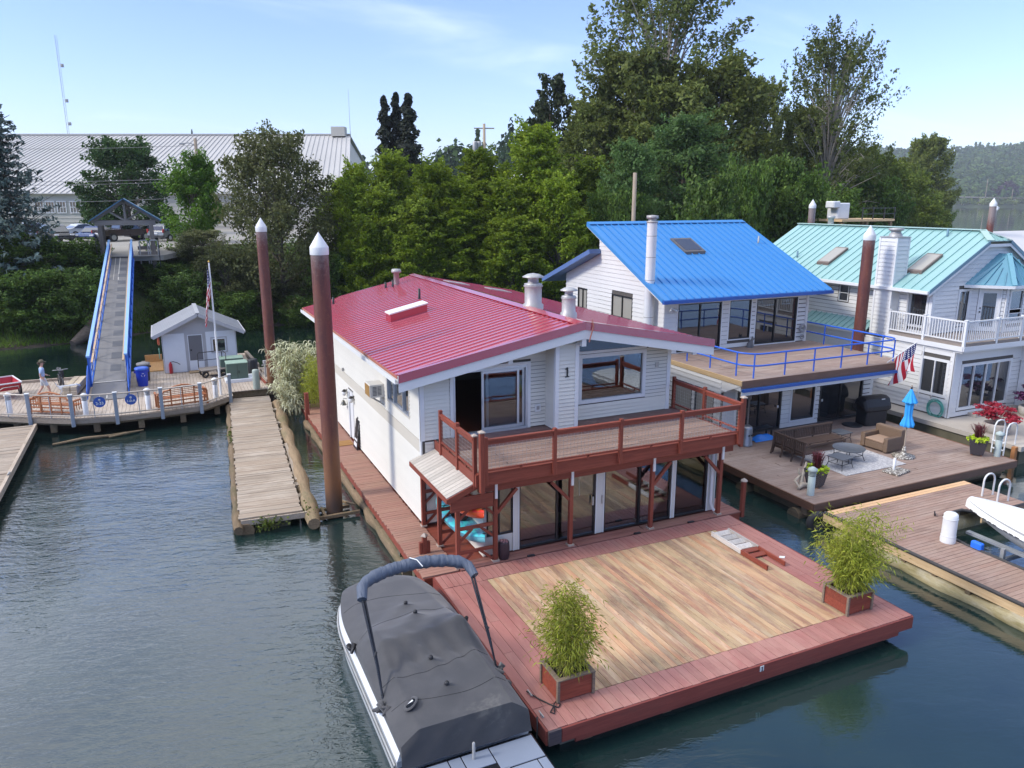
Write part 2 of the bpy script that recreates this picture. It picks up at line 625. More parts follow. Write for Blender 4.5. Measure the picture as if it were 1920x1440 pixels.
def numeral_one(mat, h, loc, parent, name):
 """a slab-serif 1"""
 p = [(-0.22, 0), (0.22, 0), (0.22, 0.10), (0.10, 0.10), (0.10, 1.0), (-0.04, 1.0), (-0.22, 0.86), (-0.22, 0.76), (-0.08, 0.80), (-0.08, 0.10), (-0.22, 0.10)]
 mb = MB()
 mb.prism([(x * h, 0, (y - 0.5) * h) for x, y in p], (0, 0.008, 0))
 return put(mb.build(name, mat, parent, True), loc, (0, 0, 0), parent)
def plank_run(parent, mat, x0, x1, y0, y1, z, n, along='x', th=0.04, gap=0.006, cap=300, name='plank', splits=1, jit=0.02, rnd=None):
 """n boards side by side filling the rectangle; each board an object, alike boards share a mesh"""
 rnd = rnd or random
 cache = {}
 off = WPOS.get(parent.name, Vector((0, 0, 0)))
 rest = MB()
 cnt = 0
 wdt = ((y1 - y0) if along == 'x' else (x1 - x0)) / n
 L0, L1 = (x0, x1) if along == 'x' else (y0, y1)
 for i in range(n):
  cuts = [L0]
  if splits > 1:
   base = (L1 - L0) / splits
   sh = rnd.choice((0.25, 0.5, 0.75)) * base
   p = L0 + sh
   while p < L1 - 0.3:
    cuts.append(p)
    p += base
  cuts.append(L1)
  for a, b in zip(cuts, cuts[1:]):
   L = b - a
   c = (a + b) / 2
   m = ((y0 if along == 'x' else x0) + (i + 0.5) * wdt)
   dz = rnd.uniform(-0.003, 0.003)
   hw = wdt / 2 - gap / 2
   if cnt < cap:
    key = round(L, 3)
    if key not in cache:
     mb = MB()
     if along == 'x':
      mb.box(-L / 2 + 0.002, L / 2 - 0.002, -hw, hw, -th, 0)
     else:
      mb.box(-hw, hw, -L / 2 + 0.002, L / 2 - 0.002, -th, 0)
     me = bpy.data.meshes.new(name)
     me.from_pydata(mb.v, [], mb.f)
     me.materials.append(mat)
     cache[key] = me
    o = bpy.data.objects.new(name, cache[key])
    COL.objects.link(o)
    o.parent = parent
    e = rnd.uniform(-jit, jit)
    o.location = Vector((c + e, m, z + dz) if along == 'x' else (m, c + e, z + dz)) - off
    if rnd.random() < 0.5:
     o.rotation_euler = (0, 0, PI)
   else:
    if along == 'x':
     rest.box(a, b, m - hw, m + hw, z + dz - th, z + dz)
    else:
     rest.box(m - hw, m + hw, a, b, z + dz - th, z + dz)
   cnt += 1
 if rest.v:
  tag(rest.build(name + 's', mat, parent), kind='stuff')
FW = Vector((math.sin(R(24.6)), math.cos(R(24.6)), 0))     # towards the far bank
LT = Vector((math.cos(R(24.6)), -math.sin(R(24.6)), 0))
C0 = Vector((-6.31, -20.04, 0))
def watermat():
 t = NT("river_water")
 v = t.new("ShaderNodeMapping", {0: t.pos(), "Rotation": (0, 0, R(17))}).outputs[0]
 v1 = t.new("ShaderNodeMapping", {0: v, "Scale": (0.55, 1.5, 1)}).outputs[0]
 v2 = t.new("ShaderNodeMapping", {0: v, "Scale": (0.8, 1.9, 1)}).outputs[0]
 big = t.noise(v1, 0.75, 3, 0.5, 0.4)
 mid = t.noise(v2, 2.6, 3, 0.55, 0.7)
 fine = t.noise(v2, 8.5, 2, 0.6, 0.5)
 gust = t.ramp(t.noise(t.pos(), 0.09, 3, 0.55), 0.38, 0.66)
 # the open slip on the sunny side carries the wind ripples; the basin in the lee of the house lies calm
 sp = t.new("ShaderNodeSeparateXYZ", {0: t.pos()})
 lee = t.ramp(sp.outputs[0], -4.5, 2.0, 1.0, 0.30)
 calm = t.ramp(sp.outputs[1], 14.0, 24.0, 1.0, 0.35)
 k = t.math('MULTIPLY', t.math('MULTIPLY', lee, calm), t.math('ADD', t.math('MULTIPLY', gust, 0.75), 0.3))
 h = t.math('ADD', t.math('MULTIPLY', big, 0.9), t.math('MULTIPLY', mid, 0.55))
 h = t.math('ADD', h, t.math('MULTIPLY', fine, 0.16))
 h = t.math('MULTIPLY', h, k)
 nrm = t.bump(h, 0.55, 0.10)
 fr = t.new("ShaderNodeFresnel", {"IOR": 1.48, "Normal": nrm}).outputs[0]
 murk = t.ramp(t.noise(t.pos(), 0.25, 4), 0.35, 0.7)
 col = t.mix(murk, (0.008, 0.024, 0.024, 1), (0.014, 0.034, 0.030, 1))
 df = t.new("ShaderNodeBsdfDiffuse", {"Color": col, "Normal": nrm})
 gl = t.new("ShaderNodeBsdfGlossy", {"Color": (1, 1, 1, 1), "Roughness": 0.03, "Normal": nrm})
 f = t.math('MULTIPLY', fr, 1.9, True)
 mx = t.new("ShaderNodeMixShader", {0: f, 1: df.outputs[0], 2: gl.outputs[0]})
 t.set(t.n["Material Output"].inputs[0], mx.outputs[0])
 return t.m
wb = MB()
wb.add([(-3000, -900, 0), (5200, -900, 0), (5200, 5200, 0), (-3000, 5200, 0)], [(0, 1, 2, 3)])
tag(wb.build("river_water", watermat()), "calm green river water between the floats", None, None, 'structure')
SHORE = [(-260, 46), (-120, 44), (-45, 41), (-17, 41.2), (-12.8, 41.8), (-8, 44.4), (0, 45), (4.4, 43.2), (18.6, 34.6), (37.7, 28.0),
   (52, 28.0), (72.1, 40.8), (94.8, 56.8), (130.6, 82.2), (189.6, 124.5), (342.9, 231.3), (342, 276), (330, 390), (420, 800)]
SHP = np.array(SHORE, float)
def shore_dist(x, y):
 """metres inland of the waterline (negative over water)"""
 P = np.stack([x, y], -1)[..., None, :]
 a, b = SHP[:-1], SHP[1:]
 ab = b - a
 tt = np.clip(((P - a) * ab).sum(-1) / (ab * ab).sum(-1), 0, 1)
 d = np.sqrt((((a + ab * tt[..., None]) - P) ** 2).sum(-1)).min(-1)
 poly = np.vstack([SHP, [(420, 2500), (-260, 2500)]])
 inside = np.zeros(x.shape, bool)
 n = len(poly)
 for i in range(n):
  x1, y1 = poly[i]
  x2, y2 = poly[(i + 1) % n]
  c = ((y1 > y) != (y2 > y)) & (x < (x2 - x1) * (y - y1) / (y2 - y1 + 1e-12) + x1)
  inside ^= c
 return np.where(inside, d, -d)
def ground_z(x, y):
 x, y = np.asarray(x, float), np.asarray(y, float)
 d = shore_dist(x, y)
 top = np.where(x > 10, 6.0 - np.clip((x - 10) / 60, 0, 1) * 3.0, 6.0)
 w = 9.0
 s = np.clip(d / w, 0, 1)
 z = top * (s * s * (3 - 2 * s)) * 0.97 + np.where(d > 0, 0.10, 0.0)
 z = z + np.where(d > 0, np.sin(x * 0.9) * np.cos(y * 1.1) * 0.12 * np.clip(1.3 - s, 0, 1), 0)
 return np.where(d < 0, np.maximum(d * 0.35, -1.5), z)
def gz(x, y):
 return float(ground_z(np.array([x]), np.array([y]))[0])
us = np.concatenate([np.linspace(-150, -40, 16), np.linspace(-38, 60, 99), np.linspace(65, 440, 70)])
vs_ = np.concatenate([np.linspace(36, 66, 76), np.linspace(68, 480, 90)])
gx, gy = np.meshgrid(us, vs_)
gzv = ground_z(gx, gy)
nu, nv = len(us), len(vs_)
verts = np.stack([gx, gy, gzv], -1).reshape(-1, 3)
faces = []
gr = gzv.reshape(-1)
for j in range(nv - 1):
 for i in range(nu - 1):
  a = j * nu + i
  q = (a, a + 1, a + nu + 1, a + nu)
  if max(gr[k] for k in q) > -1.2:
   faces.append(q)
tm = NT("bank_soil")
n1 = tm.noise(tm.pos(), 0.5, 6, 0.62)
n2 = tm.noise(tm.pos(), 4.0, 5, 0.7)
sp = tm.new("ShaderNodeSeparateXYZ", {0: tm.pos()})
c = tm.mix(tm.ramp(n1, 0.35, 0.65), (0.045, 0.085, 0.018, 1), (0.085, 0.12, 0.03, 1))
c = tm.mix(tm.ramp(n2, 0.45, 0.75), c, (0.10, 0.075, 0.045, 1))
c = tm.mix(tm.ramp(sp.outputs[2], 0.12, 0.45, 1.0, 0.0), c, (0.055, 0.042, 0.028, 1))
tm.set(tm.b.inputs["Base Color"], c)
tm.b.inputs["Roughness"].default_value = 0.9
tm.set(tm.b.inputs["Normal"], tm.bump(n2, 0.8, 0.1))
me = bpy.data.meshes.new("river_bank")
me.from_pydata(verts.tolist(), [], faces)
me.materials.append(tm.m)
me.polygons.foreach_set("use_smooth", [True] * len(faces))
tag(link("river_bank", me), "green river bank rising from the water", None, None, 'structure')
M_ASPH = paint("asphalt", S(150, 146, 138), 0.9, 0.25, 0.4)
ab = MB()
pts = [(-40, 55.0), (12, 55.0), (14, 96), (-40, 96)]
ab.prism([(x, y, 6.06) for x, y in pts], (0, 0, -0.5))
ab.prism([(-10.9, 48.2, 5.66), (-6.1, 48.2, 5.66), (-3.5, 52.0, 5.9), (-3.0, 54.99, 6.06), (-14.0, 54.99, 6.06), (-13.0, 52.0, 5.9)], (0, 0, -0.4))
tag(ab.build("car_park", M_ASPH), "grey asphalt car park above the bank", None, None, 'structure')
def quads_mesh(name, C, N, size, mat, rng, aspect=0.6, bend=0.25, smooth=False):
 """one bent leaf per centre: C (n,3) centres, N (n,3) facing directions"""
 n = len(C)
 N = N / (np.linalg.norm(N, axis=1, keepdims=True) + 1e-9)
 t = rng.normal(size=(n, 3))
 t -= N * (t * N).sum(1, keepdims=True)
 t /= np.linalg.norm(t, axis=1, keepdims=True) + 1e-9
 b = np.cross(N, t)
 s = (np.asarray(size) * rng.uniform(0.6, 1.35, n))[:, None]
 V = np.empty((n, 4, 3))
 V[:, 0] = C - t * s * 0.5
 V[:, 1] = C - b * s * 0.5 * aspect + N * s * bend * 0.3
 V[:, 2] = C + t * s * 0.5 - N * s * bend
 V[:, 3] = C + b * s * 0.5 * aspect + N * s * bend * 0.3
 return mesh_from_quads(name, V.reshape(-1, 3), mat)
def mesh_from_quads(name, V, mat):
 me = bpy.data.meshes.new(name)
 nf = len(V) // 4
 me.vertices.add(len(V))
 me.vertices.foreach_set("co", np.ascontiguousarray(V, dtype=np.float32).ravel())
 me.loops.add(len(V))
 me.loops.foreach_set("vertex_index", np.arange(len(V), dtype=np.int32))
 me.polygons.add(nf)
 me.polygons.foreach_set("loop_start", np.arange(0, len(V), 4, dtype=np.int32))
 me.polygons.foreach_set("loop_total", np.full(nf, 4, dtype=np.int32))
 me.materials.append(mat)
 me.update(calc_edges=True)
 return me
def blob_points(rng, blobs, per, shell=0.55):
 """points in the outer shells of ellipsoid clumps, facing outwards"""
 Cs, Ns = [], []
 for bx, by, bz, rx, ry, rz, *ax in blobs:
  d = rng.normal(size=(per, 3))
  d /= np.linalg.norm(d, axis=1, keepdims=True)
  r = (shell + (1.08 - shell) * rng.random(per) ** 0.6)[:, None]
  q = d * r * np.array([rx, ry, rz])
  if ax:                                   # long sprays: the first axis points along ax, thinning towards the tip
   e = np.array(ax)
   s = np.cross(np.array([0, 0, 1.0]), e)
   s /= np.linalg.norm(s) + 1e-9
   taper = (1 - 0.45 * np.clip(q[:, 0] / rx, -0.3, 1))[:, None]
   q = q[:, :1] * e + (q[:, 1:2] * s + q[:, 2:3] * np.cross(e, s)) * taper
  Cs.append(np.array([bx, by, bz]) + q)
  Ns.append(d * 0.8 + np.array([0, 0, 0.55]) + rng.normal(size=(per, 3)) * 0.55)
 return np.concatenate(Cs), np.concatenate(Ns)
# far bank: hill with its wood, one mass
def hill_h(l, f):
 """height of the far hill over lateral l and forward f"""
 s = np.clip((f - 1240) / 560, 0, 1)
 prof = np.clip((l - 300) / 900, -1.2, 1.6)
 top = 66 + 52 * prof + 9 * np.sin(l * 0.011) + 5 * np.sin(l * 0.031 + 1)
 return np.maximum(4, 4 + np.maximum(top, 6) * (s ** 0.8))
hl = np.linspace(-1500, 2600, 120)
hf = np.concatenate([[1130, 1150], np.linspace(1170, 1900, 26)])
HL, HF = np.meshgrid(hl, hf)
HZ = hill_h(HL, HF)
HZ[0] = -2
HZ[1] = 2.5
hx = C0.x + HL * LT.x + HF * FW.x
hy = C0.y + HL * LT.y + HF * FW.y
V = np.stack([hx, hy, HZ], -1).reshape(-1, 3)
nf_ = []
n_ = len(hl)
for j in range(len(hf) - 1):
 for i in range(n_ - 1):
  a = j * n_ + i
  nf_.append((a, a + 1, a + n_ + 1, a + n_))
hm = bpy.data.meshes.new("far_hill")
hm.from_pydata(V.tolist(), [], nf_)
M_HILL = paint("far_hill_ground", (0.06, 0.09, 0.04, 1), 0.95, 0.4, 0.01)
hm.materials.append(M_HILL)
tag(link("far_hill", hm), "long wooded hill across the river", None, None, 'structure')
def forest(name, n, lr, frng, hfun, mat, size=(9, 15), leaves=42, seed=1, conifer=0.3, leaf=3.2, label=None, squash=0.75):
 rng = np.random.default_rng(seed)
 l = rng.uniform(lr[0], lr[1], n)
 f = frng[0] + (frng[1] - frng[0]) * rng.random(n)
 z = hfun(l, f)
 Cs, Ns, Ss = [], [], []
 for i in range(n):
  h = rng.uniform(*size)
  if rng.random() < conifer:
   t = rng.random(leaves) ** 0.6
   a = rng.uniform(0, 2 * PI, leaves)
   rr = (t * h * 0.26 + 0.3) * rng.uniform(0.5, 1.0, leaves)
   P = np.stack([rr * np.cos(a), rr * np.sin(a), h * 1.65 * (1 - t)], 1)
   N = np.stack([np.cos(a), np.sin(a), np.full(leaves, 0.4)], 1)
  else:
   d = rng.normal(size=(leaves, 3))
   d /= np.linalg.norm(d, axis=1, keepdims=True)
   P = d * np.array([h * 0.55, h * 0.55, h * 0.5]) * rng.uniform(0.75, 1.1, (leaves, 1)) + np.array([0, 0, h * squash])
   N = d + np.array([0, 0, 0.4])
  x = C0.x + l[i] * LT.x + f[i] * FW.x
  y = C0.y + l[i] * LT.y + f[i] * FW.y
  Cs.append(P + np.array([x, y, z[i]]))
  Ns.append(N)
  Ss.append(np.full(leaves, leaf * h / 12))
 me = quads_mesh(name, np.concatenate(Cs), np.concatenate(Ns), np.concatenate(Ss), mat, rng, 0.9)
 return tag(link(name, me), label, None, None, 'stuff')
def forestmat(name, a, b, c, sc=0.02):
 t = NT(name)
 geo = t.new("ShaderNodeNewGeometry")
 n = t.noise(t.pos(), sc, 4, 0.65)
 n2 = t.noise(t.pos(), sc * 4, 3, 0.6)
 col = t.mix(t.ramp(n, 0.38, 0.62), a, b)
 col = t.mix(t.ramp(n2, 0.50, 0.68), col, c)
 r = t.math('ADD', t.math('MULTIPLY', geo.outputs["Random Per Island"], 0.6), 0.7)
 col = t.mul(col, t.new("ShaderNodeCombineXYZ", {0: r, 1: r, 2: r}).outputs[0])
 t.set(t.b.inputs["Base Color"], col)
 t.b.inputs["Roughness"].default_value = 0.8
 t.b.inputs["Specular IOR Level"].default_value = 0.1
 tr = t.new("ShaderNodeBsdfTranslucent", {0: col})
 mx = t.new("ShaderNodeMixShader", {0: 0.25, 1: t.b.outputs[0], 2: tr.outputs[0]})
 t.set(t.n["Material Output"].inputs[0], mx.outputs[0])
 return t.m
M_FOR = forestmat("far_forest", (0.05, 0.105, 0.03, 1), (0.115, 0.175, 0.045, 1), (0.02, 0.055, 0.035, 1))
forest("far_forest", 4300, (520, 1500), (1165, 1830), hill_h, M_FOR, (11, 19), 36, 3, 0.28, 4.2, "mixed green forest covering the hill across the river")
forest("far_bank_brush", 420, (560, 1250), (1134, 1162), lambda l, f: np.full_like(l, 2.0), forestmat("far_brush", (0.12, 0.17, 0.04, 1), (0.19, 0.23, 0.06, 1), (0.06, 0.11, 0.03, 1)),
    (5, 10), 26, 5, 0.05, 3.4, "pale green brush along the far waterline")
def mid_hill(l, f):
 return 6 + 13 * np.clip((l + 45) / 60, 0, 1) + 0 * f
forest("skyline_wood", 330, (-330, 45), (300, 420), lambda l, f: 8 + 12 * np.clip((l + 60) / 60, -0.1, 1.0) + 0.03 * (f - 300), forestmat("skyline_leaves", (0.03, 0.06, 0.022, 1), (0.06, 0.10, 0.03, 1), (0.015, 0.036, 0.022, 1), 0.05),
    (9, 13), 60, 8, 0.45, 2.2, "dark wood of conifers along the skyline behind the warehouse")
M_CREAM = paint("cream_siding", (0.71, 0.685, 0.605, 1), 0.5, 0.10, 0.5, objvar=0.02)
M_CREAM2 = paint("beige_band", (0.60, 0.56, 0.47, 1), 0.55, 0.12, 0.5)
M_WHITE = paint("white_trim", (0.74, 0.75, 0.745, 1), 0.45, 0.08, 0.9, objvar=0.02)
M_ALU = paint("aluminium_frame", (0.55, 0.58, 0.62, 1), 0.35, 0.1, 2, metal=0.5)
M_RED = paint("red_roof_metal", (0.44, 0.050, 0.068, 1), 0.15, 0.16, 0.35, spec=1.0, coat=0.9, objvar=0.04, dirtcol=(0.30, 0.06, 0.06, 1))
M_REDEDGE = paint("faded_red_edge", (0.42, 0.14, 0.09, 1), 0.6, 0.5, 1.5)
M_DKFRAME = paint("bronze_frame", (0.018, 0.018, 0.02, 1), 0.4, 0.05)
M_GLASS = glassmat("clear_glass")
M_GLASSD = glassmat("dark_glass", tint=(0.35, 0.38, 0.40, 1), refl=1.15)
M_GLASSO = glassmat("dark_room_glass", opaque=1.0, refl=1.0, dark=(0.022, 0.024, 0.027, 1))  # opaque pane; darkness of the room behind is painted into its colour
M_BLIND = glassmat("blinded_glass", opaque=1.0, refl=0.45, dark=(0.36, 0.345, 0.30, 1))
M_REDWOOD = wood("red_stained_wood", [(0.185, 0.040, 0.024, 1), (0.27, 0.068, 0.040, 1)], 0, 0.6, 0.35, objvar=0.12)
M_REDWOODZ = wood("red_stained_post", [(0.185, 0.040, 0.024, 1), (0.27, 0.068, 0.040, 1)], 2, 0.6, 0.35, objvar=0.1)
M_REDWOODY = wood("red_stained_beam", [(0.185, 0.040, 0.024, 1), (0.27, 0.068, 0.040, 1)], 1, 0.6, 0.35, objvar=0.1)
GREYWORN = (0.34, 0.26, 0.20, 1)
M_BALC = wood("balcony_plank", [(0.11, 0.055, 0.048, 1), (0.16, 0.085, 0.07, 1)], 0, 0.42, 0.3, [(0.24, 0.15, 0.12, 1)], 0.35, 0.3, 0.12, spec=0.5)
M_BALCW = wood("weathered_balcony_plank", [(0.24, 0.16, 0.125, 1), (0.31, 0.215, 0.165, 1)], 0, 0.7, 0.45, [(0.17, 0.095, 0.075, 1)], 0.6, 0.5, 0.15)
M_WALKX = wood("walkway_plank", [(0.36, 0.185, 0.135, 1), (0.44, 0.25, 0.18, 1), (0.30, 0.15, 0.11, 1)], 0, 0.65, 0.4, [(0.36, 0.23, 0.16, 1)], 0.55, 0.6, 0.14)
M_WALKRED = wood("walkway_red_plank", [(0.25, 0.10, 0.08, 1), (0.33, 0.155, 0.12, 1)], 0, 0.6, 0.4, [(0.28, 0.17, 0.12, 1)], 0.45, 0.6, 0.14)
M_GALV = paint("galvanised_metal", (0.42, 0.42, 0.41, 1), 0.5, 0.45, 2.5, metal=0.35, dirtcol=(0.26, 0.23, 0.19, 1))
M_BLACK = paint("black_plastic", (0.012, 0.012, 0.014, 1), 0.45, 0.1, 3)
M_FOAM = paint("waterlogged_float", (0.13, 0.115, 0.075, 1), 0.9, 0.7, 1.2, bump=0.4, bscale=8, dirtcol=(0.045, 0.05, 0.025, 1))
M_LOG = wood("old_log", [(0.17, 0.12, 0.07, 1), (0.28, 0.20, 0.12, 1)], 1, 0.9, 0.6, [(0.07, 0.08, 0.03, 1)], 0.5, 1.0)
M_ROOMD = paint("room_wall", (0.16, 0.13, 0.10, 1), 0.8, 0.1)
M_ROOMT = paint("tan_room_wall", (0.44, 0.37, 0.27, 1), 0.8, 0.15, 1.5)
M_ROOMF = wood("red_oak_floor", [(0.17, 0.05, 0.025, 1), (0.23, 0.075, 0.035, 1)], 0, 0.35, 0.2)
M_ROOMG = wood("dark_floor_plank", [(0.075, 0.072, 0.085, 1), (0.11, 0.10, 0.115, 1)], 1, 0.5, 0.3)
M_BRASS = paint("lantern_metal", (0.05, 0.045, 0.04, 1), 0.4, 0.2, metal=0.6)
M_LAMPG = paint("lantern_glass", (0.75, 0.75, 0.72, 1), 0.2, 0.05)
rh = thing("floating_house", "cream two-storey houseboat with ribbed red metal roof and red balcony, numbered 1", "houseboat", (4.2, 6.0, 0.0))
mb = MB()
mb.box(-0.85, 9.0, -2.9, 15.4, -0.35, 0.36)
for y in np.arange(-2.2, 15.2, 1.4):
 mb.box(-0.98, -0.85, y, y + 0.25, 0.12, 0.36)
mb.build("float", M_FOAM, rh)
mb = MB()
mb.box(-1.0, 9.2, -3.08, 15.5, 0.37, 0.605)
mb.build("float_frame", M_REDWOOD, rh)
mb = MB()
mb.tube([(-0.95, y, 0.10 + 0.05 * math.sin(y * 2.1)) for y in np.arange(-1.6, 15, 0.8)], [0.17 + 0.05 * math.sin(y * 3.3) for y in np.arange(-1.6, 15, 0.8)], 9)
mb.build("float_log", M_LOG, rh)
plank_run(rh, M_WALKX, -1.02, -0.03, -3.06, 15.4, 0.65, 130, 'x', 0.04, 0.012, 140, 'walkway_plank')
plank_run(rh, M_WALKRED, 0.0, 9.2, -3.10, -2.66, 0.652, 3, 'x', 0.04, 0.01, 300, 'front_plank', 2)
plank_run(rh, M_WALKRED, 8.5, 9.2, -2.64, 8.0, 0.65, 70, 'x', 0.04, 0.012, 40, 'side_plank')
WS = Wall((0, 0), (0, 1), (-1, 0))
WF = Wall((0, 0), (1, 0), (0, -1))
WE = Wall((8.55, 0), (0, 1), (1, 0))
side_open = [(8.62, 9.30, 0.0, 2.62), (1.05, 3.45, 3.68, 4.82)]
core(WS, rh, 0, 15.0, 0.66, [(0, 5.2), (15, 5.2)], side_open, M_CREAM, 0.12)
siding(WS, rh, 0.09, 14.95, 0.70, [(0, 2.88), (15, 2.88)], [(8.55, 9.37, 0.0, 2.69)], M_CREAM, 0.122, 60)
siding(WS, rh, 0.09, 14.95, 3.26, [(0, 5.16), (15, 5.16)], [(1.0, 3.5, 3.63, 4.87)], M_CREAM, 0.122, 60)
mb = MB()
WS.box(mb, 0.0, 15.0, 0, 0.026, 2.88, 3.25)
mb.build("band_board", M_CREAM2, rh)
mb = MB()
WS.box(mb, -0.03, 0.09, -0.01, 0.034, 0.69, 5.18)
WF.box(mb, -0.034, 0.10, -0.01, 0.034, 3.25, 5.1)
WF.box(mb, 8.45, 8.58, -0.01, 0.034, 3.25, 5.5)
mb.build("corner_trim", M_WHITE, rh)
gable = [(0, 5.18), (4.75, 6.24), (8.55, 5.54)]
front_open = [(0.98, 3.38, 3.25, 5.22), (5.20, 7.55, 3.84, 5.28)]
core(WF, rh, 0, 8.55, 3.2, gable, front_open + [(4.98, 7.0, 5.50, 5.80)], M_CREAM, 0.12)
siding(WF, rh, 0.10, 3.99, 3.25, gable, [(0.88, 3.48, 3.2, 5.32)], M_CREAM, 0.118, 70)
siding(WF, rh, 4.73, 8.45, 3.25, gable, [(5.12, 7.63, 3.78, 5.36), (4.7, 7.7, 5.36, 6.4)], M_CREAM, 0.118, 60)
WL0 = Wall((0, 0), (1, 0), (0, -1))
core(WL0, rh, 0, 0.86, 0.66, [(0, 3.2), (0.86, 3.2)], [], M_CREAM, 0.1)
siding(WL0, rh, 0.1, 0.8, 0.70, [(0, 3.2), (0.86, 3.2)], [], M_CREAM, 0.122, 30)
core(WE, rh, 0, 15, 0.66, [(0, 5.5), (15, 5.5)], [], M_CREAM, 0.12)
# rear wall
mb = MB()
mb.prism([(0, 14.9, 0.66), (8.55, 14.9, 0.66), (8.55, 14.9, 5.54), (4.75, 14.9, 6.24), (0, 14.9, 5.18)], (0, 0.1, 0))
mb.build("rear_wall", M_CREAM, rh)
# the rooms behind the glass
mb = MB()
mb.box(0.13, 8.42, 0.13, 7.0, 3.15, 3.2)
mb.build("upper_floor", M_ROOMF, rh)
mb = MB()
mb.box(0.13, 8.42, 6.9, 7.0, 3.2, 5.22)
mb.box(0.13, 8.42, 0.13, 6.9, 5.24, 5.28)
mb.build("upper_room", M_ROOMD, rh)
mb = MB()
mb.box(4.74, 8.5, -2.6, -0.02, 0.66, 0.70)
mb.box(0.86, 4.74, -2.6, -0.02, 0.66, 0.70)
mb.box(0.12, 8.42, 0.0, 4.0, 0.66, 0.70)
mb.build("lower_floor", M_ROOMG, rh)
mb = MB()
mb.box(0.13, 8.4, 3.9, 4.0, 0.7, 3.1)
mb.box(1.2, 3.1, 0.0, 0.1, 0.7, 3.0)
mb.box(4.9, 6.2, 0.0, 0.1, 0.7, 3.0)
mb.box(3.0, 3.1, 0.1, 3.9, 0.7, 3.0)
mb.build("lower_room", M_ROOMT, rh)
mb = MB()
for a in (1.55, 2.15, 5.2, 5.9):
 mb.box(a, a + 0.05, -0.06, -0.005, 0.72, 2.6)
mb.box(1.55, 2.2, -0.06, -0.005, 2.6, 2.68)
mb.box(5.2, 5.95, -0.06, -0.005, 2.6, 2.68)
mb.build("inner_door_casing", M_WHITE, rh)
mb = MB()
mb.prism([(2.6, -0.6, 0.71), (4.0, -0.9, 0.71), (4.2, -1.7, 0.71), (3.0, -1.5, 0.71)], (0, 0, 0.015))
mb.build("floor_rug", M_ROOMT, rh)
# upper sliding door
f = MB()
WF.box(f, 0.98, 1.05, -0.10, 0.03, 3.25, 5.22)
WF.box(f, 3.31, 3.38, -0.10, 0.03, 3.25, 5.22)
WF.box(f, 1.05, 3.31, -0.10, 0.03, 5.14, 5.22)
WF.box(f, 1.05, 3.31, -0.10, 0.05, 3.25, 3.31)
f.build("sliding_door_frame", M_ALU, rh)
for nm, a, b, n0 in (("sliding_door", 1.88, 3.10, -0.01), ("fixed_door_panel", 2.05, 3.30, -0.07)):
 f = MB()
 for c, d in ((a, a + 0.07), (b - 0.07, b)):
  WF.box(f, c, d, n0 - 0.02, n0 + 0.02, 3.32, 5.13)
 WF.box(f, a + 0.07, b - 0.07, n0 - 0.02, n0 + 0.02, 3.32, 3.41)
 WF.box(f, a + 0.07, b - 0.07, n0 - 0.02, n0 + 0.02, 5.06, 5.13)
 d_ = f.build(nm, M_ALU, rh)
 g = MB()
 WF.box(g, a + 0.072, b - 0.072, n0 - 0.004, n0 + 0.004, 3.412, 5.058)
 g.build("pane", M_GLASS, d_)
 if nm == "sliding_door":
  h = MB()
  WF.box(h, a + 0.02, a + 0.05, n0 + 0.022, n0 + 0.05, 4.1, 4.32)
  h.build("handle", M_ALU, d_)
trim(WF, rh, 0.98, 3.38, 3.25, 5.22, M_WHITE, 0.09, 0.036, (1, 1, 0, 1), 'door_trim')
window(WF, rh, 5.20, 7.55, 3.84, 5.28, M_WHITE, M_GLASS, (), (), 0.05, 0.03)
trim(WF, rh, 5.20, 7.55, 3.84, 5.28, M_WHITE, 0.07, 0.034)
mb = MB()
mb.prism([(4.98, -0.03, 5.46), (7.45, -0.03, 5.46), (7.45, -0.03, 5.70), (4.98, -0.03, 6.14)], (0, 0.02, 0))
mb.build("clerestory_pane", M_GLASSO, rh)
mb = MB()
WF.box(mb, 4.74, 7.6, 0, 0.05, 5.37, 5.455)
mb.build("clerestory_sill", M_WHITE, rh)
# side window, AC unit, door
window(WS, rh, 1.05, 3.45, 3.68, 4.82, M_ALU, M_GLASSD, (1.75, 2.75), (), 0.045, 0.03)
trim(WS, rh, 1.05, 3.45, 3.68, 4.82, M_CREAM2, 0.05, 0.03)
mb = MB()
WS.box(mb, 8.62, 9.30, -0.05, -0.01, 0.7, 2.62)
dr = mb.build("door", M_WHITE, rh)
trim(WS, rh, 8.62, 9.30, 0.7, 2.62, M_WHITE, 0.07, 0.045, (1, 1, 0, 1), 'door_trim')
ac = MB()
ac.box(-0.50, -0.005, 3.85, 4.50, 3.66, 4.10)
aco = bev(ac.build("air_conditioner", paint("ac_casing", (0.72, 0.70, 0.64, 1), 0.5, 0.2, 3), rh), 0.012)
g = MB()
for z in np.arange(3.74, 4.02, 0.045):
 g.box(-0.40, -0.27, 3.842, 3.85, z, z + 0.024)
 g.box(-0.24, -0.11, 3.842, 3.85, z, z + 0.024)
g.build("louvre", paint("louvre_grey", (0.12, 0.12, 0.13, 1), 0.6), aco)
g = MB()
g.box(-0.512, -0.50, 3.88, 4.47, 3.69, 4.07)
g.build("coil_panel", paint("rusty_coil", (0.34, 0.19, 0.05, 1), 0.7, 0.5, 6), aco)
g = MB()
g.bar((-0.42, 4.0, 3.65), (-0.01, 4.0, 3.36), 0.03)
g.bar((-0.42, 4.35, 3.65), (-0.01, 4.35, 3.36), 0.03)
g.build("bracket", M_GALV, aco)
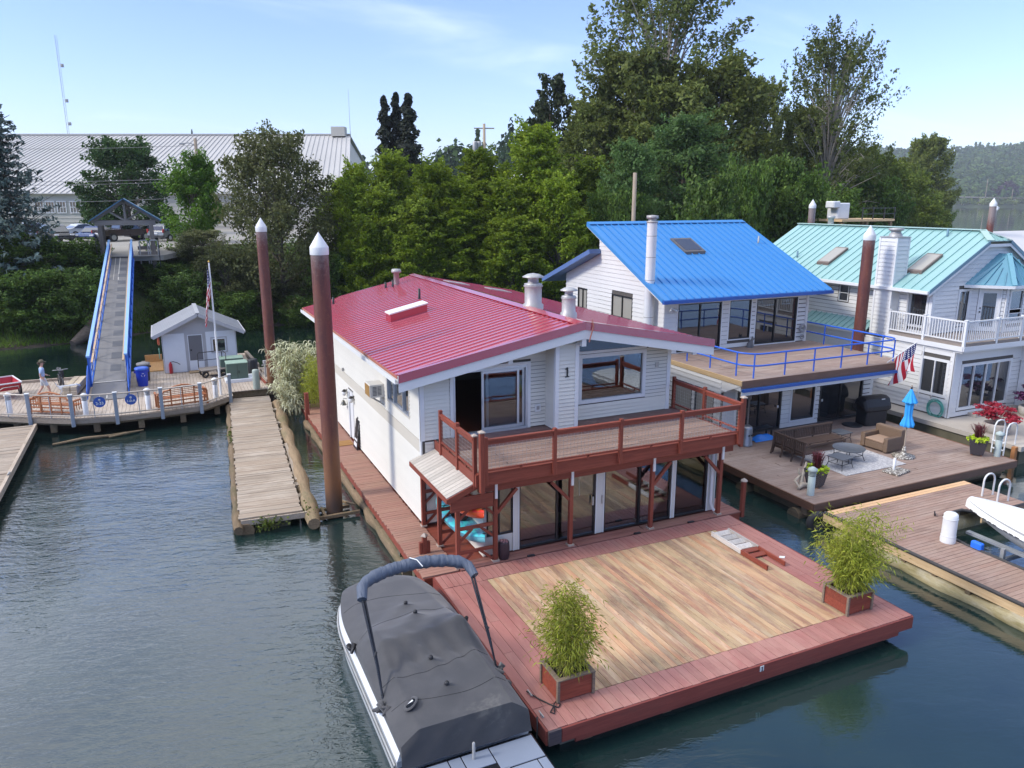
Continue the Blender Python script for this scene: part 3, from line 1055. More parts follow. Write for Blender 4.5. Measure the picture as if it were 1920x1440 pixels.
for y in (9.62, 8.42):
 g = MB()
 g.box(-0.03, 0, y - 0.06, y + 0.06, 2.42, 2.62)
 g.tube([(0, y, 2.55), (-0.10, y, 2.62), (-0.14, y, 2.58)], 0.012, 6)
 l_ = g.build("wall_lantern", M_BRASS, rh)
 g = MB()
 g.lathe([(0.03, 2.36), (0.075, 2.40), (0.085, 2.52), (0.05, 2.545)], (-0.14, y), 10)
 g.build("lantern_glass", M_LAMPG, l_)
 g = MB()
 g.lathe([(0.10, 2.545), (0.07, 2.58), (0.0, 2.64)], (-0.14, y), 10)
 g.build("lantern_cap", M_BRASS, l_)
g = MB()
g.lathe([(0.125, 1.96), (0.10, 2.0), (0.075, 2.08), (0.05, 2.14), (0.0, 2.16)], (-0.17, 9.72), 12)
g.tube([(0, 9.72, 2.2), (-0.17, 9.72, 2.22), (-0.17, 9.72, 2.15)], 0.012, 6)
g.build("door_bell", paint("pewter_bell", (0.16, 0.155, 0.13, 1), 0.35, 0.2, metal=0.8), rh)
g = MB()
g.box(-0.10, 0, 9.95, 10.03, 3.30, 3.42)
g.box(-0.06, 0, 12.9, 13.0, 4.5, 4.62)
g.build("wall_vent", M_GALV, rh)
# roof: ribbed sheets, cut on the slant at both gable ends
XE, XR, XQ = -0.70, 4.75, 9.60
ZE, ZR, ZQ = 5.27, 6.49, 5.58
YF, YFR, YFQ = -0.30, -1.00, -0.90
YB, YBR, YBQ = 14.9, 15.5, 14.9
ys = []
y = YFR
while y < YBR - 1e-6:
 for dy, h in ((0.0, 0.0), (0.235, 0.0), (0.247, 0.030), (0.310, 0.030), (0.322, 0.0)):
  if y + dy < YBR:
   ys.append((y + dy, h))
 y += 0.33
ys.append((YBR, 0.0))
def sheet_row(y, h, xe, ze, ye, yb, skin=0.0):
 """the two ends of one line of the sheet at depth y, between eave (xe) and ridge"""
 def cut(y0, yr):
  if abs(yr - y0) < 1e-6:
   return xe
  t = (y - y0) / (yr - y0)
  return xe + (XR - xe) * max(0.0, min(1.0, t))
 x = xe
 if y < ye:
  x = cut(ye, YFR)
 elif y > yb:
  x = cut(yb, YBR)
 z = ze + (ZR - ze) * (x - xe) / (XR - xe)
 return (x, y, z + h), (XR, y, ZR + h)
for xe, ze, ye, yb in ((XE, ZE, YF, YB), (XQ, ZQ, YFQ, YBQ)):
 per = 15
 for i in range(0, len(ys) - 1, per):
  seg = ys[i:i + per + 1]
  mb = MB()
  vs, fs = [], []
  for (yy, h) in seg:
   a, b = sheet_row(yy, h, xe, ze, ye, yb)
   vs += [a, b]
  for k in range(len(seg) - 1):
   fs.append((2 * k, 2 * k + 1, 2 * k + 3, 2 * k + 2))
  mb.add(vs, fs)
  mb.build("roof_panel", M_RED, rh, fix=False)
# deck under the sheets, soffit, fascias
mb = MB()
for (xe, ze, ye, yb) in ((XE, ZE, YF, YB), (XQ, ZQ, YFQ, YBQ)):
 mb.slab((xe, ye + 0.02, ze - 0.012), (XR, YFR + 0.02, ZR - 0.012), (XR, YBR - 0.02, ZR - 0.012), (xe, yb - 0.02, ze - 0.012), 0.10)
mb.build("roof_deck", M_WHITE, rh)
mb = MB()
for s in (-1, 1):
 a, b = (XR, ZR + 0.06), (XR + s * 0.24, ZR + 0.06 - 0.24 * (0.224 if s < 0 else 0.188))
 mb.prism([(a[0], YFR - 0.03, a[1]), (b[0], YFR - 0.03 + (0.03 if s < 0 else 0), b[1]), (b[0], YFR - 0.03 + (0.03 if s < 0 else 0), b[1] - 0.02), (a[0], YFR - 0.03, a[1] - 0.02)], (0, YBR - YFR + 0.06, 0))
mb.build("ridge_cap", M_RED, rh)
mb = MB()
mw = MB()
for (x0, y0, z0, x1, y1, z1) in ((XE, YF, ZE, XR, YFR, ZR), (XR, YFR, ZR, XQ, YFQ, ZQ)):
 d = Vector((x1 - x0, y1 - y0, 0)).normalized()
 nrm = Vector((d.y, -d.x, 0))
 p = [Vector((x0, y0, z0 + 0.055)), Vector((x1, y1, z1 + 0.055)), Vector((x1, y1, z1 - 0.17)), Vector((x0, y0, z0 - 0.17))]
 mb.prism([q + nrm * 0.012 for q in p], nrm * 0.02)
 top = [Vector((x0, y0, z0 + 0.075)), Vector((x1, y1, z1 + 0.075))]
 mb.prism([top[0] + nrm * 0.033, top[1] + nrm * 0.033, top[1] - nrm * 0.14, top[0] - nrm * 0.14], (0, 0, -0.019))
 q = [Vector((x0, y0, z0 - 0.172)), Vector((x1, y1, z1 - 0.172)), Vector((x1, y1, z1 - 0.44)), Vector((x0, y0, z0 - 0.44))]
 mw.prism([v + nrm * 0.004 for v in q], -nrm * 0.035)
mb.build("rake_trim", M_RED, rh)
mw.build("fascia_board", M_WHITE, rh)
mb = MB()
mb.box(XE - 0.10, XE + 0.005, YF, YB, ZE - 0.19, ZE - 0.175)
mb.box(XE - 0.10, XE - 0.085, YF, YB, ZE - 0.175, ZE - 0.06)
mb.box(XE - 0.01, XE + 0.005, YF, YB, ZE - 0.175, ZE - 0.04)
mb.build("gutter", M_WHITE, rh)
mb = MB()
mb.box(XE - 0.03, XE - 0.012, YF + 0.05, YB, ZE - 0.06, ZE + 0.02)
mb.build("eave_edge", M_REDEDGE, rh)
mb = MB()
mb.box(XE, 0.0, YF + 0.1, YB, ZE - 0.20, ZE - 0.185)
mb.box(8.55, XQ, YFQ + 0.1, YBQ, ZQ - 0.2, ZQ - 0.185)
mb.build("soffit", M_WHITE, rh)
mb = MB()
for (x, z, y1) in ((2.55, 5.62, -0.62), (4.75, 6.02, -1.0), (8.85, 5.42, -0.92)):
 mb.box(x - 0.07, x + 0.07, y1 + 0.02, 0.3, z - 0.20, z + 0.04)
mb.build("roof_beam", M_WHITE, rh)
# skylight curb, vents, flues
zl = lambda x: ZE + (ZR - ZE) * (x - XE) / (XR - XE)
zr = lambda x: ZR + (ZQ - ZR) * (x - XR) / (XQ - XR)
mb = MB()
mb.prism([(1.05, 6.60, zl(1.05)), (2.45, 6.60, zl(2.45)), (2.45, 6.60, zl(2.45) + 0.30), (1.05, 6.60, zl(1.05) + 0.30)], (0, 0.62, 0))
sk = mb.build("skylight", M_RED, rh)
mb = MB()
mb.prism([(1.02, 6.57, zl(1.02) + 0.302), (2.48, 6.57, zl(2.48) + 0.302), (2.48, 6.57, zl(2.48) + 0.35), (1.02, 6.57, zl(1.02) + 0.35)], (0, 0.68, 0))
mb.build("skylight_dome", paint("milky_acrylic", (0.80, 0.80, 0.76, 1), 0.3, 0.1), sk)
mb = MB()
for x in (5.5, 7.2):
 mb.slab((x, 12.6 - (x - 5.5) * 0.5, zr(x) + 0.06), (x + 0.9, 12.3 - (x - 5.5) * 0.5, zr(x + 0.9) + 0.06), (x + 0.9, 13.4 - (x - 5.5) * 0.5, zr(x + 0.9) + 0.06), (x, 13.4 - (x - 5.5) * 0.5, zr(x) + 0.06), 0.04)
mb.build("rear_skylight", M_GALV, rh)
def flue(x, y, z, r, h, name="chimney_flue"):
 mb = MB()
 mb.lathe([(r * 1.22, z - 0.25), (r * 1.22, z + 0.12), (r * 1.0, z + 0.17), (r, z + h * 0.66), (r * 1.05, z + h * 0.70), (r * 0.62, z + h * 0.72), (r * 0.62, z + h * 0.88)], (x, y), 18)
 f = mb.build(name, M_GALV, rh)
 mb = MB()
 mb.lathe([(r * 1.25, z + h * 0.88), (r * 1.28, z + h * 0.9), (r * 0.7, z + h * 0.97), (0, z + h)], (x, y), 18)
 mb.build("flue_cap", M_GALV, f)
 mb = MB()
 mb.lathe([(r * 1.12, z + h * 0.62), (r * 1.12, z + h * 0.655)], (x, y), 18)
 mb.build("flue_collar", M_GALV, f)
flue(5.0, 2.95, zr(5.0), 0.29, 1.18)
flue(5.33, 1.06, zr(5.33), 0.22, 0.95)
mb = MB()
mb.lathe([(0.13, zl(3.5) - 0.1), (0.13, zl(3.5) + 0.52), (0.22, zl(3.5) + 0.54), (0.24, zl(3.5) + 0.60), (0.20, zl(3.5) + 0.70), (0.0, zl(3.5) + 0.72)], (3.5, 14.2), 14)
mb.build("roof_vent", M_GALV, rh)
for x, y, h in ((3.2, 13.8, 0.32), (2.95, 14.1, 0.26), (3.05, 9.4, 0.42), (0.45, 13.7, 0.30)):
 mb = MB()
 mb.lathe([(0.05, zl(x) - 0.05), (0.05, zl(x) + h), (0.0, zl(x) + h + 0.005)], (x, y), 10)
 mb.build("vent_pipe", M_BLACK, rh)
# chase with the number
WC = Wall((4.0, -0.65), (1, 0), (0, -1))
WCL = Wall((4.0, -0.65), (0, 1), (-1, 0))
mb = MB()
mb.box(4.005, 4.715, -0.645, -0.005, 3.2, 5.9)
mb.build("chimney_chase", M_CREAM, rh)
siding(WC, rh, 0.09, 0.63, 3.25, [(0, 5.85), (0.72, 5.85)], [], M_CREAM, 0.118, 25)
siding(WCL, rh, 0.09, 0.64, 3.25, [(0, 5.8), (0.65, 5.8)], [], M_CREAM, 0.118, 25)
mb = MB()
mb.box(3.965, 4.09, -0.686, -0.57, 3.25, 5.88)
mb.box(4.63, 4.755, -0.686, -0.57, 3.25, 5.88)
mb.build("chase_trim", M_WHITE, rh)
numeral_one(M_BLACK, 0.30, (4.36, -0.694, 5.02), rh, "house_number")
mb = MB()
mb.box(3.62, 3.80, -0.06, -0.024, 3.72, 3.95)
ob_ = mb.build("outlet_box", M_WHITE, rh)
mb = MB()
mb.box(3.66, 3.76, -0.066, -0.06, 3.78, 3.90)
mb.build("outlet_cover", M_GALV, ob_)
mb = MB()
mb.box(7.98, 8.10, -0.045, -0.024, 4.72, 4.88)
mb.build("wall_plate", M_GALV, rh)
mb = MB()
mb.tube([(4.95, -1.06, 6.62), (5.0, -1.075, 6.42), (4.9, -1.07, 6.1), (4.87, -1.06, 5.95)], 0.018, 6)
mb.build("roof_cable", M_REDEDGE, rh)
# balcony
BX0, BX1, BY0 = 0.42, 8.78, -3.22
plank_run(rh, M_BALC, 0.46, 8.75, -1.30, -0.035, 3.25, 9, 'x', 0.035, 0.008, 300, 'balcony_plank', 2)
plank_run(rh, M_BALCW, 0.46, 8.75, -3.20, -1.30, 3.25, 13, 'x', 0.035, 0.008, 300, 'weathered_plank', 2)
mb = MB()
mb.box(BX0, BX1, BY0 - 0.045, BY0, 2.93, 3.25)
mb.box(BX0, BX1, BY0 - 0.06, BY0 + 0.09, 3.252, 3.285)
bev(mb.build("balcony_rim", M_REDWOOD, rh), 0.006)
mb = MB()
mb.box(BX0 - 0.045, BX0, BY0 - 0.04, -0.02, 2.93, 3.25)
mb.box(BX1, BX1 + 0.045, BY0 - 0.04, 0.2, 2.93, 3.25)
mb.build("balcony_side_rim", M_REDWOODY, rh)
mb = MB()
mb.box(0.55, 8.8, -3.03, -2.90, 2.66, 2.925)
mb.build("balcony_beam", M_REDWOOD, rh)
mb = MB()
mb.box(0.5, 8.7, -2.85, -0.1, 3.03, 3.2)
mb.build("balcony_joists", M_REDWOODY, rh)
RT = 4.17
def post(x, y, z0, z1, w=0.10, cap=None, name="balcony_post"):
 mb = MB()
 mb.box(x - w / 2, x + w / 2, y - w / 2, y + w / 2, z0, z1)
 p = bev(mb.build(name, M_REDWOODZ, rh), 0.008)
 if cap:
  mb = MB()
  c = w / 2 + 0.02
  mb.add([(x - c, y - c, z1), (x + c, y - c, z1), (x + c, y + c, z1), (x - c, y + c, z1), (x, y, z1 + 0.05)],
      [(3, 2, 1, 0), (0, 1, 4), (1, 2, 4), (2, 3, 4), (3, 0, 4)])
  mb.box(x - c, x + c, y - c, y + c, z1 - 0.025, z1 - 0.001)
  mb.build("post_cap", cap, p)
 return p
M_CAP = paint("grey_post_cap", (0.45, 0.37, 0.30, 1), 0.7, 0.3)
PX = [0.62, 2.57, 4.60, 6.62, 8.72]
for i, x in enumerate(PX):
 post(x, BY0 - 0.10, 2.97, RT + 0.08)
post(0.50, BY0 - 0.13, 2.80, RT + 0.24, 0.12, M_CAP)
post(0.40, BY0 + 0.10, 2.85, RT + 0.10, 0.10, M_CAP)
post(8.88, BY0 - 0.02, 2.85, RT + 0.20, 0.12, M_CAP)
SY = [-0.62, -1.95]
for y_ in SY:
 post(0.38, y_, 2.98, RT + 0.12)
EY = [0.10, -1.50]
for y_ in EY:
 post(8.86, y_, 3.0, RT + 0.12)
post(8.66, 0.25, 3.0, RT + 0.25)
def rail(p, q, name="rail"):
 mb = MB()
 mb.bar(p, q, 0.10, 0.045)
 d = (Vector(q) - Vector(p)).normalized()
 mb.bar(Vector(p) - Vector((0, 0, 0.075)), Vector(q) - Vector((0, 0, 0.075)), 0.04, 0.10)
 r = mb.build(name, M_REDWOOD if abs(d.x) > 0.5 else M_REDWOODY, rh)
 mb = MB()
 lo = 3.37
 a, b = Vector((p[0], p[1], lo)), Vector((q[0], q[1], lo))
 mb.bar(a, b, 0.05, 0.045)
 mid = (a + b) / 2
 mb.bar(mid - Vector((0, 0, 0.1)), mid, 0.05)
 mb.build("lower_rail", M_REDWOOD if abs(d.x) > 0.5 else M_REDWOODY, rh)
 mb = MB()
 L = (b - a).length
 nx = int(L / 0.105)
 w_ = 0.0045
 for i in range(1, nx):
  c = a + d * (L * i / nx)
  mb.bar(c, c + Vector((0, 0, RT - 0.13 - lo)), w_)
 for z in np.arange(lo + 0.08, RT - 0.12, 0.105):
  mb.bar((a.x, a.y, z), (b.x, b.y, z), w_)
 tag(mb.build("wire_mesh", M_GALV, rh), kind='stuff')
for a, b in zip(PX, PX[1:]):
 rail((a + 0.05, BY0 - 0.10, RT), (b - 0.05, BY0 - 0.10, RT))
ly = [SY[0], SY[1], BY0 + 0.05]
for a, b in zip(ly, ly[1:]):
 rail((0.38, a - 0.05, RT), (0.38, b + 0.05, RT))
ly = [EY[0], EY[1], BY0 + 0.02]
for a, b in zip(ly, ly[1:]):
 rail((8.86, a - 0.05, RT), (8.86, b + 0.05, RT))
# sunroom under the balcony
WR = Wall((0.82, -2.68), (1, 0), (0, -1))
zs0, zs1 = 0.70, 2.66
M_PANELW = paint("sunroom_panel", (0.62, 0.62, 0.58, 1), 0.5, 0.15, 1.0)
mb = MB()
WR.box(mb, 0.0, 0.06, -0.1, 0.02, zs0, zs1)
WR.box(mb, 0.85, 1.02, -0.1, 0.02, zs0, zs1)
WR.box(mb, 3.42, 3.70, -0.1, 0.015, zs0, zs1)
WR.box(mb, 6.02, 6.16, -0.1, 0.02, zs0, zs1)
WR.box(mb, 7.36, 7.66, -0.1, 0.015, zs0, zs1)
WR.box(mb, 0.06, 0.85, -0.1, 0.0, zs0, 1.22)
WR.box(mb, 0.0, 7.66, -0.1, 0.01, zs1, 2.78)
mb.build("sunroom_wall", M_PANELW, rh)
mb = MB()
for u in (0.84, 1.0, 3.42, 3.675, 6.02, 6.14, 7.36, 7.64):
 WR.box(mb, u, u + 0.022, 0.016, 0.036, zs0, zs1)
WR.box(mb, 0.0, 7.66, 0.012, 0.03, zs1 - 0.01, zs1 + 0.04)
mb.build("sunroom_trim", M_WHITE, rh)
window(WR, rh, 0.06, 0.85, 1.22, zs1, M_DKFRAME, M_GLASS, (0.45,), (), 0.035, 0.0)
window(WR, rh, 1.02, 3.42, zs0, zs1, M_DKFRAME, M_GLASS, (2.20,), (), 0.05, 0.0, name='sliding_window')
window(WR, rh, 3.70, 6.02, zs0, zs1, M_DKFRAME, M_GLASS, (4.92,), (), 0.05, 0.0, name='sliding_window')
window(WR, rh, 6.16, 7.36, zs0, zs1, M_DKFRAME, M_GLASS, (), (), 0.05, 0.0, name='sliding_window')
mb = MB()
WR.box(mb, 3.60, 3.64, 0.03, 0.05, 1.6, 1.85)
WR.box(mb, 3.30, 3.34, 0.02, 0.05, 1.6, 1.85)
mb.build("door_handle", M_GALV, rh)
mb = MB()
mb.box(0.80, 0.86, -2.66, -0.01, 0.66, 2.78)
mb.build("sunroom_end_wall", M_CREAM, rh)
mb = MB()
for y in (-2.6, -1.75, -0.9, -0.1):
 mb.box(8.42, 8.48, y - 0.03, y + 0.03, 0.7, 2.7)
mb.box(8.42, 8.48, -2.6, -0.1, 0.66, 0.72)
e_ = mb.build("end_window_frame", M_DKFRAME, rh)
mb = MB()
mb.box(8.445, 8.455, -2.57, -0.12, 0.72, 2.7)
mb.build("pane", M_GLASS, e_)
mb = MB()
mb.tube([(8.30, -2.76, 2.72), (8.30, -2.76, 1.0), (8.34, -2.80, 0.82), (8.38, -2.86, 0.74)], 0.05, 8)
mb.build("downspout", M_WHITE, rh)
# posts under the balcony with knee braces and brackets
for x, s in ((1.02, 1), (3.28, -1), (5.95, 1), (8.42, -1)):
 y_ = -2.965
 mb = MB()
 mb.box(x - 0.055, x + 0.055, y_ - 0.055, y_ + 0.055, 0.655, 2.655)
 p = bev(mb.build("support_post", M_REDWOODZ, rh), 0.006)
 mb = MB()
 mb.bar((x + s * 0.05, y_, 2.02), (x + s * 0.62, y_, 2.62), 0.085)
 mb.build("knee_brace", M_REDWOOD, p)
 mb = MB()
 mb.box(x - 0.035, x + 0.035, y_ - 0.10, y_ - 0.058, 2.45, 2.92)
 mb.box(x - 0.16, x + 0.16, y_ - 0.10, y_ - 0.07, 2.90, 2.93)
 mb.build("post_bracket", M_WHITE, p)
 mb = MB()
 mb.box(x - 0.09, x + 0.09, y_ - 0.09, y_ + 0.09, 0.651, 0.70)
 mb.build("post_foot", M_CAP, p)
# lean-to roof over the kayak rack
mb = MB()
lr = [(-0.34, 0.05, 2.70), (0.36, 0.05, 2.98), (0.36, -3.10, 2.98), (-0.34, -3.10, 2.70)]
M_LEAN = wood("grey_roof_plank", [(0.44, 0.40, 0.34, 1), (0.52, 0.47, 0.40, 1)], 0, 0.8, 0.35, objvar=0.12)
for i in range(17):
 y0 = 0.05 - 3.15 * i / 17
 y1 = y0 - 3.15 / 17 + 0.012
 mb = MB()
 mb.slab((-0.36, y0, 2.70), (0.38, y0, 2.99), (0.38, y1, 2.99), (-0.36, y1, 2.70), 0.025)
 mb.build("lean_to_plank", M_LEAN, rh)
mb = MB()
mb.bar((-0.35, 0.06, 2.61), (-0.35, -3.11, 2.61), 0.04, 0.13)
mb.build("lean_to_fascia", M_REDWOODY, rh)
mb = MB()
mb.bar((-0.35, -3.115, 2.60), (0.46, -3.115, 2.92), 0.04, 0.15)
mb.box(-0.25, 0.92, -3.09, -3.05, 2.28, 2.66)
mb.build("lean_to_end_board", M_REDWOOD, rh)
for x, y_ in ((-0.02, -0.05), (-0.02, -1.50), (-0.02, -2.93)):
 mb = MB()
 mb.box(x - 0.055, x + 0.055, y_ - 0.055, y_ + 0.055, 0.655, 2.75)
 p = bev(mb.build("rack_post", M_REDWOODZ, rh), 0.006)
 mb = MB()
 for z in (1.05, 1.72, 2.36):
  mb.bar((x + 0.05, y_, z), (0.76, y_, z), 0.05, 0.09)
  mb.bar((x + 0.05, y_, z - 0.36), (0.38, y_, z - 0.04), 0.045, 0.07)
 mb.build("rack_arm", M_REDWOOD, p)
 mb = MB()
 mb.box(x - 0.085, x + 0.085, y_ - 0.085, y_ + 0.085, 0.651, 0.69)
 mb.build("post_foot", M_CAP, p)
mb = MB()
for z in (1.05, 1.72, 2.36):
 mb.bar((0.55, -2.96, z + 0.02), (0.97, -2.96, z + 0.02), 0.05, 0.09)
 mb.bar((0.60, -2.96, z - 0.02), (0.97, -2.96, z - 0.34), 0.045, 0.07)
mb.build("rack_crosspiece", M_REDWOOD, rh)
for x, y_ in ((-0.55, -1.75), (9.30, -3.05)):
 mb = MB()
 hgt = 1.15 if x < 0 else 1.62
 mb.box(x - 0.06, x + 0.06, y_ - 0.06, y_ + 0.06, 0.45, hgt)
 if x < 0:
  mb.box(x - 0.15, x - 0.065, y_ - 0.05, y_ + 0.05, 0.655, hgt - 0.16)
  mb.box(x + 0.065, x + 0.15, y_ - 0.05, y_ + 0.05, 0.655, hgt - 0.16)
 p = bev(mb.build("mooring_post", M_REDWOODZ, rh), 0.008)
 mb = MB()
 mb.lathe([(0.11, hgt), (0.10, hgt + 0.03), (0.0, hgt + 0.10)], (x, y_), 4 if x < 0 else 10, False)
 mb.build("post_cap", M_CAP, p)
# kayaks on the rack
def kayak(name, label, x, z, m1, m2, yaw=0.05, L=3.3):
 k = thing(name, label, "kayak", (x, -1.72, z), yaw)
 def hull(u, v):
  t = u * 2 - 1
  w = 0.36 * (1 - abs(t) ** 2.6) + 0.004
  a = PI + v * PI
  rise = 0.16 * abs(t) ** 3
  return (w * math.cos(a), t * L / 2, 0.27 * math.sin(a) * (1 - 0.5 * abs(t) ** 3) + rise)
 def deckf(u, v):
  t = u * 2 - 1
  w = 0.36 * (1 - abs(t) ** 2.6) + 0.004
  a = v * PI
  rise = 0.16 * abs(t) ** 3
  return (w * math.cos(a), t * L / 2, 0.10 * math.sin(a) * (1 - 0.3 * abs(t)) + rise + 0.004)
 mb = MB()
 mb.grid(hull, 26, 10)
 mb.build("hull", m1, k, True)
 mb = MB()
 mb.grid(deckf, 26, 8)
 mb.build("deck", m2, k, True)
 mb = MB()
 mb.lathe([(0.20, 0.11), (0.22, 0.145), (0.19, 0.13), (0.17, 0.06), (0.0, 0.05)], (0, 0), 14)
 c = mb.build("cockpit", M_BLACK, k, True)
 c.scale = (1, 1.7, 1)
 mb = MB()
 for s in (-1, 1):
  mb.tube([(0, s * L * 0.47, 0.22), (0.05, s * L * 0.49, 0.26), (-0.05, s * L * 0.49, 0.26), (0, s * L * 0.47, 0.22)], 0.012, 6)
  mb.tube([(-0.22, s * 0.75, 0.10), (0.0, s * 0.95, 0.14), (0.22, s * 0.75, 0.10)], 0.008, 5)
  mb.tube([(-0.20, s * 0.95, 0.10), (0.0, s * 0.8, 0.14), (0.20, s * 0.95, 0.10)], 0.008, 5)
 mb.build("bungee", M_BLACK, k, True)
 return k
def twotone(name, a, b):
 t = NT(name)
 n = t.noise(t.coords(False, (1.5, 0.8, 1.5)), 2.2, 3, 0.5, 1.5)
 t.set(t.b.inputs["Base Color"], t.mix(t.ramp(n, 0.42, 0.58), a, b))
 t.b.inputs["Roughness"].default_value = 0.35
 return t.m
kayak("kayak", "orange red kayak on the upper rack shelf beside the cream house", 0.46, 2.10, twotone("kayak_orange", (0.80, 0.13, 0.03, 1), (0.80, 0.06, 0.02, 1)), twotone("kayak_red", (0.75, 0.035, 0.025, 1), (0.80, 0.22, 0.02, 1)))
kayak("kayak", "turquoise blue kayak with black bungees below the orange one on the rack", 0.48, 1.42, twotone("kayak_blue", (0.10, 0.32, 0.42, 1), (0.16, 0.50, 0.55, 1)), twotone("kayak_teal", (0.07, 0.55, 0.58, 1), (0.09, 0.27, 0.42, 1)))
# basket by the post, leaning sign, door mat
t = thing("wicker_basket", "dark woven drum basket standing beside the kayak rack post", "basket", (1.28, -2.93, 0.655))
mb = MB()
mb.lathe([(0.13, 0.0), (0.155, 0.10), (0.16, 0.3), (0.15, 0.46), (0.135, 0.5), (0.0, 0.49)], (0, 0), 18)
M_WICK = NT("dark_wicker")
ck = M_WICK.new("ShaderNodeTexChecker", {0: M_WICK.coords(False, (1, 1, 1)), "Scale": 34.0, 1: (0.07, 0.035, 0.045, 1), 2: (0.012, 0.008, 0.012, 1)})
M_WICK.set(M_WICK.b.inputs["Base Color"], ck.outputs[0])
M_WICK.set(M_WICK.b.inputs["Normal"], M_WICK.bump(ck.outputs["Fac"], 0.8, 0.02))
mb.build("body", M_WICK.m, t, True)
mb = MB()
for i in range(11):
 a = i * 2.4
 r = 0.035 * math.sqrt(i + 0.5)
 mb.lathe([(0.026, 0.49), (0.022, 0.515), (0.0, 0.52)], (r * math.cos(a), r * math.sin(a)), 6)
mb.build("woven_top", paint("rose_wicker", (0.32, 0.16, 0.17, 1), 0.7, 0.2), t, True)
t = thing("leaning_sign", "tall black sign board with white panels leaning on the cream side wall", "sign", (-0.16, 7.95, 0.655))
mb = MB()
mb.prism([(-0.02, -0.30, 0.0), (-0.02, 0.30, 0.0), (0.14, 0.30, 1.12), (0.14, 0.0, 1.25), (0.14, -0.30, 1.12)], (0.03, 0, 0))
mb.build("board", M_BLACK, t, True)
mb = MB()
for z0, z1 in ((0.10, 0.25), (0.32, 0.48), (0.55, 0.72), (0.80, 0.98)):
 f = lambda z: -0.026 + 0.16 * z / 1.12
 mb.prism([(f(z0), -0.22, z0), (f(z0), 0.22, z0), (f(z1), 0.22, z1), (f(z1), -0.22, z1)], (0.004, 0, 0))
mb.build("white_panel", M_WHITE, t, True)
mb = MB()
mb.box(-0.72, -0.12, 8.42, 9.05, 0.656, 0.672)
tag(mb.build("door_mat", wood("coir_mat", [(0.50, 0.27, 0.09, 1), (0.36, 0.18, 0.06, 1)], 0, 0.95, 0.8), base=(-0.42, 8.75, 0.656)), "straw coloured door mat before the side door", "door mat")
M_DECKIN = wood("worn_deck_plank", [(0.50, 0.345, 0.185, 1), (0.62, 0.46, 0.275, 1), (0.46, 0.26, 0.145, 1)], 1, 0.68, 0.5,
    [(0.085, 0.065, 0.050, 1), (0.37, 0.135, 0.07, 1), (0.55, 0.43, 0.29, 1), (0.27, 0.12, 0.095, 1)], 0.8, 0.55, 0.24, knots=0.7, own=True)
M_DECKBD = wood("red_deck_plank", [(0.36, 0.155, 0.13, 1), (0.44, 0.215, 0.175, 1), (0.31, 0.125, 0.105, 1)], 1, 0.6, 0.4,
    [(0.46, 0.27, 0.21, 1), (0.25, 0.085, 0.07, 1)], 0.45, 0.7, 0.14)
M_FASC = wood("red_fascia", [(0.20, 0.042, 0.032, 1), (0.27, 0.068, 0.05, 1)], 0, 0.55, 0.4, [(0.12, 0.06, 0.045, 1)], 0.4, 0.9, 0.1)
M_FASCY = wood("red_fascia_side", [(0.20, 0.042, 0.032, 1), (0.27, 0.068, 0.05, 1)], 1, 0.55, 0.4, [(0.12, 0.06, 0.045, 1)], 0.4, 0.9, 0.1)
M_CONC = paint("concrete_float", (0.20, 0.195, 0.165, 1), 0.9, 0.7, 1.0, bump=0.4, bscale=10, dirtcol=(0.07, 0.08, 0.05, 1))
M_GREYW = wood("grey_dock_plank", [(0.33, 0.265, 0.20, 1), (0.45, 0.375, 0.295, 1), (0.27, 0.21, 0.155, 1)], 0, 0.85, 0.6, [(0.20, 0.155, 0.115, 1), (0.52, 0.45, 0.37, 1)], 0.45, 0.8, 0.2)
M_GREYWY = wood("grey_dock_timber", [(0.33, 0.265, 0.20, 1), (0.45, 0.375, 0.295, 1)], 1, 0.85, 0.6, [(0.16, 0.13, 0.09, 1)], 0.5, 0.9, 0.2)
fd = thing("floating_deck", "broad floating deck of worn tan planks bordered by red boards", "deck", (4.0, -6.3, 0.0))
DX0, DX1, DY0, DY1 = -0.76, 8.70, -9.50, -3.16
IX0, IX1, IY0, IY1 = 0.42, 7.62, -8.84, -3.84
mb = MB()
mb.box(-0.35, 8.25, -9.2, -3.4, -0.4, 0.16)
mb.build("float", M_CONC, fd)
mb = MB()
mb.box(-0.66, 8.6, -9.40, -3.25, 0.34, 0.60)
for x in (0.1, 1.9, 3.9, 5.9, 8.0):
 mb.box(x - 0.1, x + 0.1, -9.46, -9.3, 0.18, 0.335)
mb.build("deck_frame", M_LOG, fd)
rn = random.Random(3)
plank_run(fd, M_DECKIN, IX0, IX1, IY0, IY1, 0.65, 50, 'y', 0.04, 0.007, 300, 'deck_plank', 1, 0.004, rn)
plank_run(fd, M_DECKBD, DX0, DX1, DY0, IY0 - 0.012, 0.652, 47, 'y', 0.04, 0.008, 300, 'border_plank', 1, 0.008, rn)
plank_run(fd, M_DECKBD, DX0, DX1, IY1 + 0.012, DY1, 0.652, 62, 'y', 0.04, 0.010, 300, 'border_plank', 1, 0.008, rn)
plank_run(fd, M_DECKBD, DX0, IX0 - 0.01, IY0, IY1, 0.65, 5, 'y', 0.04, 0.010, 300, 'border_plank', 2, 0.004, rn)
plank_run(fd, M_DECKBD, IX1 + 0.01, DX1, IY0, IY1, 0.65, 6, 'y', 0.04, 0.010, 300, 'border_plank', 2, 0.004, rn)
mb = MB()
mb.box(-0.50, DX1 + 0.01, DY0 - 0.045, DY0 - 0.004, 0.345, 0.645)
mb.box(-0.2, 8.3, DY0 - 0.02, DY0 + 0.03, 0.24, 0.34)
bev(mb.build("fascia_board", M_FASC, fd), 0.008)
mb = MB()
